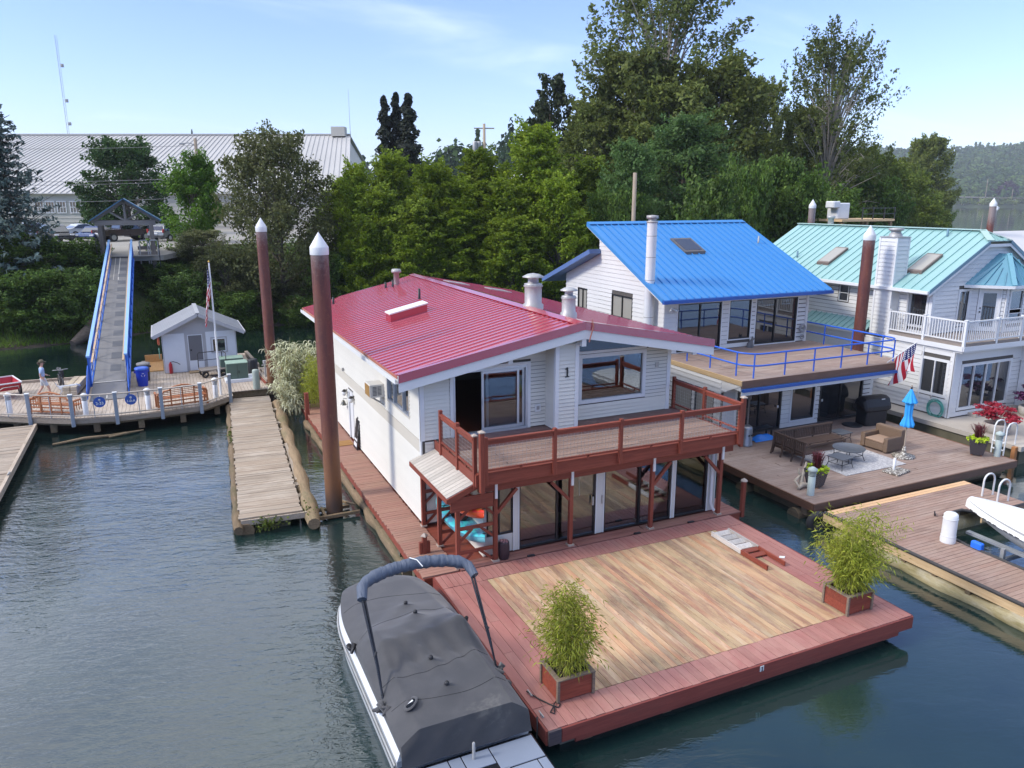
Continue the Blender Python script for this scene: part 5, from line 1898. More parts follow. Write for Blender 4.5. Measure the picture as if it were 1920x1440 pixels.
for i in range(n):
 x0, x1 = -22 + 24.4 * i / n, -22 + 24.4 * (i + 1) / n
 f0, f1, r0, r1 = interp_y(FRONT, x0) + 0.08, interp_y(FRONT, x1) + 0.08, interp_y(REAR, x0) - 0.1, interp_y(REAR, x1) - 0.1
 if abs(f1 - f0) > 0.8:
  f0 = f1 = max(f0, f1)
 mb.prism([(x0, f0, 0.745), (x1, f1, 0.745), (x1, r1, 0.745), (x0, r0, 0.745)], (0, 0, -0.30))
mb.build("deck_frame", M_LOG, mw_)
mb = MB()
for (a, ya), (b, yb) in zip(FRONT[:-2], FRONT[1:-2]):
 mb.bar((a, ya - 0.03, 0.66), (b, yb - 0.03, 0.66), 0.05, 0.20)
mb.build("front_fascia", M_GREYW, mw_)
mb = MB()
for (a, ya), (b, yb) in zip(FRONT[1:-2], FRONT[2:-2]):
 m = ((a + b) / 2, (ya + yb) / 2)
 mb.box(m[0] - 0.12, m[0] + 0.12, m[1] + 0.1, m[1] + 0.4, 0.1, 0.5)
mb.build("float_block", M_LOG, mw_)
mb = MB()
mb.bar((-22, 25.9, 0.86), (-14.4, 25.3, 0.86), 0.16, 0.14)
mb.bar((-14.2, 25.25, 0.86), (-10.5, 24.95, 0.86), 0.16, 0.14)
mb.bar((-2.1, 28.4, 0.9), (-1.9, 24.2, 0.9), 0.18, 0.2)
mb.build("edge_timber", M_GREYW, mw_)
M_RPOST = paint("grey_blue_post", (0.27, 0.31, 0.36, 1), 0.5, 0.2, 2)
M_RAILT = wood("tan_rail", [(0.46, 0.40, 0.33, 1), (0.55, 0.48, 0.40, 1)], 0, 0.7, 0.3)
RP = [(-16, 20.0), (-13.9, 18.75), (-12.14, 17.6), (-10.43, 16.62), (-8.71, 16.30), (-6.9, 16.38), (-5.26, 16.62), (-3.89, 17.97)]
for (px_, py_) in RP:
 mb = MB()
 mb.box(px_ - 0.075, px_ + 0.075, py_ - 0.17, py_ - 0.03, 0.45, 1.86)
 p = bev(mb.build("railing_post", M_RPOST, mw_), 0.01)
 mb = MB()
 mb.box(px_ - 0.09, px_ + 0.09, py_ - 0.185, py_ - 0.015, 1.862, 1.90)
 mb.build("post_cap", M_PCAP, p)
for (a, ya), (b, yb) in zip(RP, RP[1:]):
 mb = MB()
 d = Vector((b - a, yb - ya, 0)).normalized() * 0.09
 mb.tube([(a + d.x, ya - 0.10 + d.y, 1.82), (b - d.x, yb - 0.10 - d.y, 1.82)], 0.034, 8)
 mb.build("top_rail", M_RAILT, mw_)
 mb = MB()
 mb.tube([(a + d.x, ya - 0.10 + d.y, 0.93), (b - d.x, yb - 0.10 - d.y, 0.93)], 0.028, 8)
 mb.build("bottom_rail", M_RAILT, mw_)
 mb = MB()
 m = ((a + b) / 2, (ya + yb) / 2 - 0.10)
 mb.tube([(m[0], m[1], 0.80), (m[0], m[1], 1.82)], 0.018, 6)
 mb.build("baluster", M_RPOST, mw_)
# round direction signs on the railing
M_SIGNB = paint("sign_blue", (0.025, 0.085, 0.36, 1), 0.4, 0.05)
for (x, y, tx, lab) in ((-9.32, 16.28, "2-33", "round blue sign reading 2-33 on the boardwalk railing"), (-8.10, 16.22, "1-0-A", "round blue sign reading 1-0-A on the boardwalk railing")):
 t = thing("railing_sign", lab, "sign", (x, y, 1.50), 0, "round blue signs on the railing")
 mb = MB()
 n = 26
 ring = [(0.235 * math.cos(2 * PI * k / n), -0.03, 0.235 * math.sin(2 * PI * k / n)) for k in range(n)]
 mb.prism(ring, (0, 0.02, 0))
 mb.build("disc", M_SIGNB, t, True)
 mb = MB()
 n = 12
 mb.prism([(0.045 * math.cos(2 * PI * k / n), -0.036, 0.10 + 0.045 * math.sin(2 * PI * k / n)) for k in range(n)], (0, 0.004, 0))
 mb.prism([(-0.06, -0.036, 0.09), (0.06, -0.036, 0.09), (0.0, -0.036, 0.03)], (0, 0.004, 0))
 mb.build("pin_symbol", M_WHITE, t, True)
 tt = text(tx, M_WHITE, 0.17 if len(tx) < 5 else 0.15, (0, 0, 0), (PI / 2, 0, 0), t, 0.002)
 tt.location = (0, -0.036, -0.06)
# bollard lamps
M_BOLL = paint("bollard_white", (0.70, 0.72, 0.74, 1), 0.45, 0.2, 3)
def bollard(label, x, y, z=0.80, h=1.02, mat=None, group="white bollard lamps on the boardwalk"):
 t = thing("bollard_lamp", label, "bollard", (x, y, z), 0, group)
 mb = MB()
 mb.lathe([(0.115, 0), (0.115, h * 0.66), (0.10, h * 0.67)], (0, 0), 14)
 mb.build("post", mat or M_BOLL, t, True)
 mb = MB()
 mb.lathe([(0.10, h * 0.67), (0.10, h * 0.83)], (0, 0), 14)
 mb.build("light_band", M_DKFRAME, t, True)
 mb = MB()
 for k in range(3):
  mb.lathe([(0.125, h * (0.70 + 0.045 * k)), (0.125, h * (0.72 + 0.045 * k))], (0, 0), 14)
 mb.lathe([(0.135, h * 0.83), (0.16, h * 0.85), (0.15, h * 0.92), (0.06, h * 0.98), (0, h)], (0, 0), 14)
 mb.build("lamp_head", mat or M_BOLL, t, True)
bollard("white bollard lamp at the boardwalk's end beyond the first bench", -13.0, 18.45)
bollard("white bollard lamp between the first bench and the 2-33 sign", -9.95, 16.95)
bollard("white bollard lamp between the 1-0-A sign and the second bench", -7.45, 16.85)
bollard("white bollard lamp beside the flagpole on the boardwalk", -4.55, 17.75)
# benches
M_TEAK = wood("orange_teak", [(0.36, 0.13, 0.055, 1), (0.46, 0.19, 0.085, 1)], 0, 0.6, 0.3, objvar=0.1)
def bench(label, x, y, rz):
 t = thing("garden_bench", label, "bench", (x, y, 0.80), rz, "teak benches on the boardwalk")
 W = 1.05
 seat = MB()
 for k in range(5):
  seat.box(-W, W, -0.20 + k * 0.105, -0.20 + k * 0.105 + 0.085, 0.41, 0.435)
 seat.build("seat", M_TEAK, t, True)
 for sx in (-1, 1):
  for (yy, h) in ((-0.28, 0.62), (0.34, 0.62)):
   mb = MB()
   mb.box(sx * W - 0.04, sx * W + 0.04, yy - 0.035, yy + 0.035, 0, h)
   mb.build("leg", M_TEAK, t, True)
  mb = MB()
  pts = [(sx * W, -0.34, 0.63), (sx * W, -0.1, 0.65), (sx * W, 0.2, 0.64), (sx * W, 0.42, 0.66), (sx * W, 0.45, 0.60)]
  mb.tube(pts, 0.045, 6)
  for k in range(4):
   mb.bar((sx * W, -0.2 + k * 0.14, 0.2), (sx * W, -0.2 + k * 0.14, 0.62), 0.025)
  mb.build("armrest", M_TEAK, t, True)
 mb = MB()
 crest = [(-W, 0.72), (-0.82, 0.74), (-0.78, 0.82), (-0.55, 0.84), (-0.50, 0.94), (-0.28, 1.0), (0, 1.04), (0.28, 1.0), (0.50, 0.94), (0.55, 0.84), (0.78, 0.82), (0.82, 0.74), (W, 0.72)]
 mb.tube([(a, -0.31, b) for a, b in crest], 0.042, 6)
 mb.build("crest_rail", M_TEAK, t, True)
 mb = MB()
 for z in (0.50, 0.58, 0.66, 0.74, 0.82, 0.90):
  w = W if z < 0.72 else (0.78 if z < 0.80 else 0.52)
  mb.box(-w, w, -0.32, -0.30, z, z + 0.028)
 for a in (-0.5, 0.0, 0.5):
  mb.box(a - 0.03, a + 0.03, -0.335, -0.295, 0.1, 0.98)
 mb.build("backrest", M_TEAK, t, True)
 mb = MB()
 for z in (0.12, 0.30):
  mb.box(-W, W, -0.30, -0.26, z, z + 0.06)
 mb.build("stretcher", M_TEAK, t, True)
 return t
bench("orange teak bench with waved crest rail behind the railing near the red cart", -11.15, 17.85, R(-33))
bench("orange teak bench with waved crest rail behind the railing before the shed", -6.05, 17.05, R(9))
# timber stack, cart, bicycle
t = thing("timber_stack", "stack of pale squared timbers lying beside the ramp foot", "timber", (-10.75, 22.2, 0.80), R(-6))
M_TIMB = wood("pale_timber", [(0.46, 0.37, 0.25, 1), (0.56, 0.47, 0.34, 1)], 1, 0.8, 0.4)
for i in range(2):
 for j in range(2):
  mb = MB()
  mb.box(-0.30 + i * 0.31, -0.02 + i * 0.31, -1.3 + 0.05 * j, 1.3 - 0.06 * i, 0.08 + j * 0.2, 0.27 + j * 0.2)
  bev(mb.build("timber", M_TIMB, t, True), 0.01)
mb = MB()
mb.box(-0.32, 0.32, -1.0, -0.8, 0, 0.078)
mb.box(-0.32, 0.32, 0.8, 1.0, 0, 0.078)
mb.build("bearer", M_LOG, t, True)
def wheel(mb, c, r, ax, w=0.05, n=18):
 """a tyre as a closed ring"""
 a = Vector(ax).normalized()
 u = a.cross(Vector((0, 0, 1))).normalized()
 v = u.cross(a)
 mb.tube([Vector(c) + (u * math.cos(2 * PI * k / n) + v * math.sin(2 * PI * k / n)) * r for k in range(n)], w, 7, close=True)
t = thing("dock_cart", "red dock cart with white rim and big black wheels", "cart", (-13.75, 22.4, 0.80), R(20))
M_CARTR = paint("cart_red", (0.42, 0.025, 0.04, 1), 0.45, 0.15)
mb = MB()
fl = [(-0.45, -0.75, 0.40), (0.45, -0.75, 0.40), (0.45, 0.70, 0.40), (-0.45, 0.70, 0.40)]
tp = [(-0.55, -0.95, 0.78), (0.55, -0.95, 0.78), (0.55, 0.85, 0.78), (-0.55, 0.85, 0.78)]
mb.add(fl + tp, [(0, 1, 2, 3), (1, 2, 6, 5), (2, 3, 7, 6), (3, 0, 4, 7), (0, 1, 5, 4)])
mb.build("tub", M_CARTR, t, True)
mb = MB()
for a, b in zip(tp, tp[1:] + tp[:1]):
 mb.bar(a, b, 0.05)
mb.build("rim", M_WHITE, t, True)
for s in (-1, 1):
 mb = MB()
 wheel(mb, (s * 0.62, 0, 0.32), 0.28, (1, 0, 0), 0.045)
 w_ = mb.build("wheel", M_BLACK, t, True)
 mb = MB()
 for k in range(6):
  a = k * PI / 3
  mb.tube([(s * 0.62, 0, 0.32), (s * 0.62, 0.26 * math.cos(a), 0.32 + 0.26 * math.sin(a))], 0.01, 4)
 mb.build("spokes", M_GALV, w_, True)
mb = MB()
mb.tube([(-0.4, -0.9, 0.5), (-0.3, -1.5, 0.72), (0.3, -1.5, 0.72), (0.4, -0.9, 0.5)], 0.02, 6)
mb.build("handle", M_GALV, t, True)
t = thing("bicycle", "dark bicycle parked facing outward beside the timber stack", "bicycle", (-11.45, 23.0, 0.80), R(14))
for y, nm in ((-0.52, "front_wheel"), (0.52, "rear_wheel")):
 mb = MB()
 wheel(mb, (0, y, 0.34), 0.31, (1, 0, 0), 0.028, 22)
 w_ = mb.build(nm, M_BLACK, t, True)
 mb = MB()
 for k in range(10):
  a = k * PI / 5
  mb.tube([(0, y, 0.34), (0, y + 0.31 * math.cos(a), 0.34 + 0.31 * math.sin(a))], 0.004, 3)
 mb.build("spokes", M_GALV, w_, True)
mb = MB()
for a, b in (((0, -0.52, 0.34), (0, -0.36, 0.88)), ((0, -0.38, 0.80), (0, 0.12, 0.30)), ((0, 0.12, 0.30), (0, 0.26, 0.84)), ((0, -0.37, 0.84), (0, 0.24, 0.78)), ((0, 0.12, 0.30), (0.04, 0.52, 0.34)), ((0, 0.25, 0.78), (0.04, 0.52, 0.34)), ((0, -0.36, 0.88), (0, -0.34, 1.0))):
 mb.tube([a, b], 0.019, 7)
mb.build("frame", paint("bike_frame", (0.03, 0.03, 0.035, 1), 0.3), t, True)
mb = MB()
mb.tube([(-0.33, -0.25, 1.02), (-0.12, -0.36, 1.03), (0, -0.36, 1.01), (0.12, -0.36, 1.03), (0.33, -0.25, 1.02)], 0.018, 6)
mb.tube([(0, -0.38, 1.0), (0.0, -0.40, 1.14)], 0.025, 6)
mb.build("handlebar", M_GALV, t, True)
mb = MB()
mb.tube([(0, 0.12, 0.92), (0, 0.26, 0.94), (0, 0.40, 0.95)], [0.03, 0.06, 0.09], 8)
mb.build("saddle", M_BLACK, t, True)
mb = MB()
mb.box(0.04, 0.22, 0.30, 0.70, 0.45, 0.85)
bev(mb.build("pannier", M_BLACK, t, True), 0.04, 2)
M_RBLUE = paint("ramp_blue", (0.010, 0.105, 0.50, 1), 0.4, 0.15, 1.5)
M_RBLUEL = paint("ramp_blue_top", (0.20, 0.40, 0.72, 1), 0.3, 0.15, 1.5)
M_RGREY = paint("ramp_deck_grey", (0.20, 0.195, 0.19, 1), 0.85, 0.3, 1.2, bump=0.3, bscale=40)
M_RGREY2 = paint("ramp_grating", (0.11, 0.115, 0.125, 1), 0.7, 0.2, 1.2)
M_RPALE = paint("ramp_line", (0.60, 0.57, 0.50, 1), 0.7, 0.2)
rp = thing("gangway_ramp", "long blue steel gangway sloping up from the boardwalk to the gate", "gangway", (-9.15, 34.5, 0.9))
Y0, Y1, Z0, Z1 = 21.6, 48.4, 1.25, 5.62
xl = lambda y: -10.02 + (y - Y0) * 0.006
xr_ = lambda y: -8.36 + (y - Y0) * 0.003
zz = lambda y: Z0 + (Z1 - Z0) * (y - Y0) / (Y1 - Y0)
mb = MB()
mb.slab((xl(Y0) + 0.1, Y0, Z0), (xr_(Y0) - 0.1, Y0, Z0), (xr_(Y1) - 0.1, Y1, Z1), (xl(Y1) + 0.1, Y1, Z1), 0.08)
mb.slab((-9.98, 19.5, 0.84), (-8.40, 19.5, 0.84), (-8.45, 21.59, 1.24), (-9.92, 21.59, 1.24), 0.04)
mb.build("ramp_deck", M_RGREY, rp)
mb = MB()
mb.slab((-9.86, 19.6, 0.865), (-9.32, 19.6, 0.865), (-9.32 + 0.08, Y1, Z1 + 0.006), (-9.80, Y1, Z1 + 0.006), 0.004)
mb.build("tread_grating", M_RGREY2, rp)
mb = MB()
for y in np.arange(23, 47, 1.9):
 mb.slab((-9.22 + 0.0, y, zz(y) + 0.006), (-8.72, y, zz(y) + 0.006), (-8.72, y + 0.95, zz(y + 0.95) + 0.006), (-9.22, y + 0.95, zz(y + 0.95) + 0.006), 0.004)
mb.build("grip_patch", M_RGREY2, rp)
mb = MB()
for x0 in (-9.30, -9.60):
 w = 0.05 if x0 > -9.5 else 0.025
 mb.slab((x0, 19.6, 0.875), (x0 + w, 19.6, 0.875), (x0 + w + 0.08, Y1, Z1 + 0.016), (x0 + 0.08, Y1, Z1 + 0.016), 0.004)
mb.slab((-9.9, 21.5, 1.26), (-8.5, 21.5, 1.26), (-8.5, 21.56, 1.275), (-9.9, 21.56, 1.275), 0.004)
mb.build("pale_strip", M_RPALE, rp)
TH = 1.30
for xf, s in ((xl, -1), (xr_, 1)):
 mb = MB()
 mb.bar((xf(Y0), Y0, Z0 + TH), (xf(Y1), Y1, Z1 + TH), 0.15, 0.09)
 mb.build("top_chord", M_RBLUEL, rp)
 mb = MB()
 mb.bar((xf(Y0), Y0, Z0 - 0.12), (xf(Y1), Y1, Z1 - 0.12), 0.14, 0.16)
 nb = 16
 for i in range(nb + 1):
  y = Y0 + 0.07 + (Y1 - Y0 - 0.14) * i / nb
  mb.bar((xf(y), y, zz(y) - 0.04), (xf(y), y, zz(y) + TH - 0.045), 0.10, 0.08)
  if i < nb:
   y2 = Y0 + 0.07 + (Y1 - Y0 - 0.14) * (i + 1) / nb
   a, b = ((y, 0.0), (y2, TH)) if i % 2 == 0 else ((y, TH), (y2, 0.0))
   mb.bar((xf(a[0]), a[0], zz(a[0]) + a[1] - 0.03), (xf(b[0]), b[0], zz(b[0]) + b[1] - 0.03), 0.055, 0.07)
 mb.build("side_truss", M_RBLUE, rp)
 mb = MB()
 d = -s * 0.14
 mb.bar((xf(Y0) + d, Y0 + 0.1, Z0 + 1.0), (xf(Y1) + d, Y1, Z1 + 1.0), 0.09, 0.05)
 mb.build("tan_handrail", wood("tan_handrail", [(0.60, 0.40, 0.22, 1), (0.66, 0.50, 0.33, 1)], 1, 0.6, 0.2), rp)
 mb = MB()
 for hh in (0.35, 0.68):
  mb.tube([(xf(Y0) + d * 0.6, Y0 + 0.1, Z0 + hh), (xf(Y1) + d * 0.6, Y1, Z1 + hh)], 0.018, 5)
 mb.build("mid_rail", M_GALV, rp)
 mb = MB()
 xb = xf(Y0) - d * 0.2
 mb.prism([(xb, 21.55, 1.1), (xb, 21.55, 2.15), (xb, 20.9, 1.95), (xb, 19.6, 1.30), (xb, 19.5, 0.9)], (0.04 * s, 0, 0))
 mb.build("apron_side", M_RBLUE, rp)
M_GATEW = wood("grey_gate_timber", [(0.17, 0.145, 0.125, 1), (0.27, 0.235, 0.20, 1)], 2, 0.85, 0.5)
M_GATEH = wood("grey_gate_beam", [(0.20, 0.175, 0.15, 1), (0.30, 0.265, 0.23, 1)], 0, 0.85, 0.5)
M_GROOF = paint("slate_blue_roof", (0.055, 0.14, 0.22, 1), 0.4, 0.2, 1.0)
gt = thing("gate_shelter", "timber gate shelter with blue metal gable roof at the top of the gangway", "gate", (-8.55, 49.6, 4.8))
for x in (-10.4, -6.75):
 for y in (48.8, 51.2):
  mb = MB()
  mb.box(x - 0.16, x + 0.16, y - 0.16, y + 0.16, 4.0, 8.05)
  mb.build("post", M_GATEW, gt)
for y in (48.8, 51.2):
 mb = MB()
 mb.box(-10.75, -6.4, y - 0.12, y + 0.12, 8.05, 8.42)
 mb.build("tie_beam", M_GATEH, gt)
 mb = MB()
 mb.bar((-8.55, y, 8.42), (-8.55, y, 9.8), 0.17, 0.17)
 mb.bar((-8.65, y, 8.45), (-9.65, y, 9.12), 0.14, 0.14)
 mb.bar((-8.45, y, 8.45), (-7.45, y, 9.12), 0.14, 0.14)
 mb.build("truss_brace", M_GATEH, gt)
 mb = MB()
 mb.bar((-11.0, y, 8.32), (-8.55, y, 9.95), 0.16, 0.24)
 mb.bar((-6.1, y, 8.32), (-8.55, y, 9.95), 0.16, 0.24)
 mb.build("rafter", M_GATEH, gt)
mb = MB()
mb.slab((-11.15, 48.3, 8.42), (-8.55, 48.3, 10.15), (-8.55, 51.7, 10.15), (-11.15, 51.7, 8.42), 0.09)
mb.slab((-5.95, 48.3, 8.42), (-8.55, 48.3, 10.15), (-8.55, 51.7, 10.15), (-5.95, 51.7, 8.42), 0.09)
mb.build("roof", M_GROOF, gt)
mb = MB()
for x in (-7.75, -7.0):
 mb.tube([(x, 48.5, 5.0), (x, 48.5, 6.75), (x + 0.1, 48.5, 6.85), (x + 0.5, 48.5, 6.85), (x + 0.6, 48.5, 6.75), (x + 0.6, 48.5, 5.0)], 0.05, 7)
mb.build("pipe_loop", M_GALV, gt)
mb = MB()
for z in (5.2, 5.65, 6.1):
 mb.box(-7.9, -6.5, 48.9, 48.96, z, z + 0.28)
mb.build("board_screen", M_GATEH, gt)
mb = MB()
mb.box(-10.3, -6.8, 47.9, 53.8, 5.62, 5.70)
mb.build("landing", M_ASPH, gt)
mb = MB()
for x in (-10.75, -6.35):
 for k in range(4):
  mb.tube([(x, 47.6 + k * 1.5, 4.8), (x, 47.6 + k * 1.5, 7.1)], 0.035, 5)
 for z in (6.0, 6.5, 7.05):
  mb.tube([(x, 47.6, z), (x, 52.1, z)], 0.025, 5)
mb.build("pipe_fence", M_DKFRAME, gt)
M_SHW = paint("shed_white", (0.70, 0.73, 0.76, 1), 0.6, 0.15, 1.0)
M_SHG = paint("shed_grey", (0.42, 0.42, 0.43, 1), 0.7, 0.15, 1.0)
M_SHR = paint("shed_roof_metal", (0.43, 0.43, 0.43, 1), 0.42, 0.2, 0.8, metal=0.25)
M_SHD = paint("shed_door_grey", (0.13, 0.13, 0.14, 1), 0.5, 0.1)
sh = thing("harbour_shed", "small white shed with grey metal gable roof and grey door on the boardwalk", "shed", (-4.8, 26.2, 0.80))
SX0, SX1, SYF, SYB = -6.68, -2.92, 24.55, 28.2
WSH = Wall((SX0, SYF), (1, 0), (0, -1))
mb = MB()
mb.prism([(SX0, SYF, 0.8), (SX1, SYF, 0.8), (SX1, SYF, 2.95), (-4.8, SYF, 3.86), (SX0, SYF, 2.95)], (0, SYB - SYF, 0))
mb.build("wall", M_SHG, sh)
mb = MB()
for a, b in ((0.03, 1.12), (2.20, 3.73)):
 WSH.box(mb, a, b, 0.002, 0.02, 0.82, 2.95)
mb.build("front_panel", M_SHW, sh)
mb = MB()
mb.box(SX0 - 0.02, SX0 - 0.002, SYF, SYB, 0.82, 2.95)
mb.box(SX1 + 0.002, SX1 + 0.02, SYF, SYB, 0.82, 2.95)
mb.build("side_panel", M_SHW, sh)
mb = MB()
for k in range(9):
 u = 0.2 + k * 0.42
 top = 3.86 - abs(u - 1.88) * 0.48 - 0.1
 WSH.box(mb, u, u + 0.02, 0.002, 0.014, 2.97, max(top, 3.0))
mb.build("gable_batten", M_SHG, sh)
mb = MB()
WSH.box(mb, 1.27, 2.03, 0.004, 0.05, 0.85, 2.84)
d_ = mb.build("door", M_SHW, sh)
mb = MB()
WSH.box(mb, 1.31, 1.99, 0.052, 0.06, 1.42, 2.80)
mb.build("upper_panel", M_SHD, d_)
mb = MB()
WSH.box(mb, 1.36, 1.44, 0.061, 0.10, 1.95, 2.05)
mb.build("handle", M_BLACK, d_)
trim(WSH, sh, 1.25, 2.05, 0.85, 2.86, M_SHG, 0.07, 0.03, (1, 1, 0, 1), 'door_trim')
window(WSH, sh, 2.50, 3.22, 1.80, 2.56, M_SHW, M_GLASSO, (), (), 0.05, 0.05, 0.024)
trim(WSH, sh, 2.50, 3.22, 1.80, 2.56, M_SHG, 0.07, 0.04)
mb = MB()
WSH.box(mb, 1.2, 2.2, 0.03, 0.6, 0.805, 0.86)
mb.build("door_step", M_LOG, sh)
mb = MB()
for s in (-1, 1):
 for k in range(9):
  y0 = 24.15 + k * 0.47
  xe = -4.8 + s * 2.33
  mb.slab((-4.8, y0, 4.05), (xe, y0, 2.93), (xe, y0 + 0.46, 2.93), (-4.8, y0 + 0.46, 4.05), 0.03)
  mb.bar((-4.8, y0, 4.06), (xe, y0, 2.94), 0.03, 0.03)
mb.build("roof", M_SHR, sh)
mb = MB()
for s in (-1, 1):
 xe = -4.8 + s * 2.33
 mb.bar((-4.8, 24.13, 3.95), (xe, 24.13, 2.84), 0.04, 0.17)
 mb.bar((xe + s * 0.03, 24.15, 2.88), (xe + s * 0.03, 28.4, 2.88), 0.06, 0.10)
mb.build("fascia", M_SHG, sh)
mb = MB()
mb.bar((-4.8, 24.1, 4.06), (-4.8, 28.4, 4.06), 0.22, 0.03)
mb.build("ridge_cap", M_SHR, sh)
mb = MB()
mb.box(-7.75, -6.76, 25.3, 28.2, 0.805, 0.86)
mb.box(-7.70, -6.80, 28.0, 28.1, 0.86, 1.25)
tag(mb.build("plywood_ramp", wood("orange_plywood", [(0.55, 0.29, 0.10, 1), (0.62, 0.36, 0.15, 1)], 1, 0.7, 0.3), base=(-7.25, 26.8, 0.8)), "orange plywood sheet lying beside the shed wall", "plywood")
t = thing("fire_extinguisher", "red fire extinguisher standing against the white shed front", "extinguisher", (-6.38, 24.38, 0.81))
mb = MB()
mb.lathe([(0.085, 0), (0.09, 0.03), (0.09, 0.5), (0.05, 0.58), (0.03, 0.64), (0, 0.65)], (0, 0), 12)
mb.build("cylinder", paint("extinguisher_red", (0.36, 0.012, 0.02, 1), 0.35), t, True)
mb = MB()
mb.tube([(0, 0, 0.62), (0.15, -0.05, 0.66), (0.35, -0.08, 0.58), (0.48, -0.08, 0.48)], 0.018, 6)
mb.build("hose", M_BLACK, t, True)
t = thing("life_ring_rack", "orange life ring and green sign board hung on the shed's side", "life ring", (-6.86, 25.0, 2.2))
mb = MB()
wheel(mb, (0, 0.3, 0.35), 0.25, (1, 0, 0), 0.06, 16)
mb.build("ring", paint("life_ring_orange", (0.62, 0.13, 0.05, 1), 0.5), t, True)
mb = MB()
mb.box(-0.04, 0.0, -0.3, 0.35, -0.6, -0.1)
mb.build("green_board", paint("board_green", (0.20, 0.46, 0.30, 1), 0.5), t, True)
# bins
def bin_(label, x, y, m1, m2, rz=0.0, sym=False):
 t = thing("waste_bin", label, "bin", (x, y, 0.80), rz)
 mb = MB()
 mb.lathe([(0.24, 0.0), (0.27, 0.35), (0.30, 0.86)], (0, 0), 20)
 mb.build("body", m1, t, True)
 mb = MB()
 mb.lathe([(0.33, 0.85), (0.34, 0.90), (0.31, 0.95), (0.15, 0.985), (0, 0.99)], (0, 0), 20)
 mb.build("lid", m2, t, True)
 mb = MB()
 mb.bar((-0.36, 0, 0.74), (-0.29, 0, 0.74), 0.04, 0.1)
 mb.bar((0.29, 0, 0.74), (0.36, 0, 0.74), 0.04, 0.1)
 mb.build("handle", m1, t, True)
 if sym:
  mb = MB()
  for k in range(3):
   a = PI / 2 + k * 2 * PI / 3
   c = Vector((0.075 * math.cos(a), -0.297, 0.60 + 0.075 * math.sin(a)))
   d1 = Vector((-math.sin(a), 0, math.cos(a))) * 0.05
   mb.bar(c - d1, c + d1, 0.02, 0.012, (0, 1, 0))
  mb.build("recycling_symbol", M_WHITE, t, True)
M_BINB = paint("bin_blue", (0.012, 0.045, 0.46, 1), 0.45, 0.08)
bin_("bright blue round recycling bin with lid beside the ramp", -7.75, 22.0, M_BINB, paint("bin_lid_blue", (0.05, 0.15, 0.62, 1), 0.4), 0.2, True)
bin_("dark rubbish bin with grey lid behind the blue recycling bin", -7.68, 23.2, paint("bin_dark", (0.02, 0.022, 0.045, 1), 0.5), paint("bin_lid_grey", (0.25, 0.24, 0.23, 1), 0.5))
# utility boxes
M_TGREEN = paint("transformer_green", (0.085, 0.135, 0.105, 1), 0.5, 0.15, 2)
M_TGREENL = paint("transformer_top", (0.27, 0.38, 0.29, 1), 0.5, 0.2, 2)
for (x, y, w, h, lab, pad) in ((-3.25, 21.3, 0.52, 0.95, "green transformer cabinet on a pale pad, standing in front of its twin", True), (-3.35, 23.2, 0.58, 0.85, "green electrical cabinet standing between the shed and the other cabinet", False)):
 t = thing("utility_cabinet", lab, "cabinet", (x, y, 0.80), 0)
 mb = MB()
 mb.box(-w, w, -0.42, 0.42, 0.16, h)
 bev(mb.build("body", M_TGREEN, t, True), 0.012)
 mb = MB()
 mb.box(-w - 0.02, w + 0.02, -0.44, 0.44, h + 0.002, h + 0.05)
 bev(mb.build("lid", M_TGREENL, t, True), 0.012)
 mb = MB()
 mb.box(-0.008, 0.008, -0.428, -0.42, 0.2, h - 0.04)
 mb.box(0.05, 0.09, -0.44, -0.42, 0.45, 0.6)
 mb.build("door_seam", M_DKFRAME, t, True)
 if pad:
  mb = MB()
  mb.box(-w - 0.1, w + 0.45, -0.6, 0.6, 0.0, 0.155)
  mb.build("pad", M_SHW, t, True)
t = thing("platform_cart", "flat platform cart with tall pipe ends parked before the shed", "cart", (-4.35, 22.9, 0.80), R(8))
mb = MB()
mb.box(-0.65, 0.65, -0.45, 0.45, 0.38, 0.43)
mb.build("platform", wood("cart_board", [(0.20, 0.17, 0.15, 1), (0.28, 0.25, 0.22, 1)], 0, 0.8, 0.4), t, True)
mb = MB()
for y in (0.42,):
 mb.tube([(-0.62, y, 0.42), (-0.62, y, 1.18), (-0.56, y, 1.25), (0.56, y, 1.25), (0.62, y, 1.18), (0.62, y, 0.42)], 0.025, 6)
 mb.tube([(-0.62, y, 0.82), (0.62, y, 0.82)], 0.018, 6)
mb.tube([(0.64, -0.42, 0.42), (0.64, -0.42, 1.25), (0.64, 0.40, 1.25)], 0.025, 6)
mb.build("pipe_end", M_DKFRAME, t, True)
for sx in (-0.45, 0.45):
 for sy in (-0.36, 0.36):
  mb = MB()
  wheel(mb, (sx, sy, 0.19), 0.14, (0, 1, 0), 0.05, 14)
  mb.build("wheel", M_BLACK, t, True)
t = thing("pipe_rack", "black drum and pipe stand beside the green cabinets", "drum", (-2.35, 22.2, 0.80))
mb = MB()
mb.lathe([(0.26, 0.0), (0.26, 0.85), (0.24, 0.88), (0, 0.89)], (0, 0), 14)
mb.build("drum", M_DKFRAME, t, True)
t = thing("timber_pile", "brown timber offcuts stacked along the walkway's outer edge", "timber", (-2.15, 21.0, 0.80), R(4))
for i, (x, z, l) in enumerate(((0, 0, 3.4), (0.22, 0, 2.6), (0.05, 0.15, 1.8), (0.28, 0.15, 3.0))):
 mb = MB()
 mb.box(x, x + 0.18, -1.5, -1.5 + l, z, z + 0.14)
 mb.build("timber", M_REDWOODY if i == 0 else M_GREYWY, t, True)
mb = MB()
mb.lathe([(0.17, 0), (0.17, 0.9), (0.15, 0.97), (0, 1.0)], (0, 0), 12)
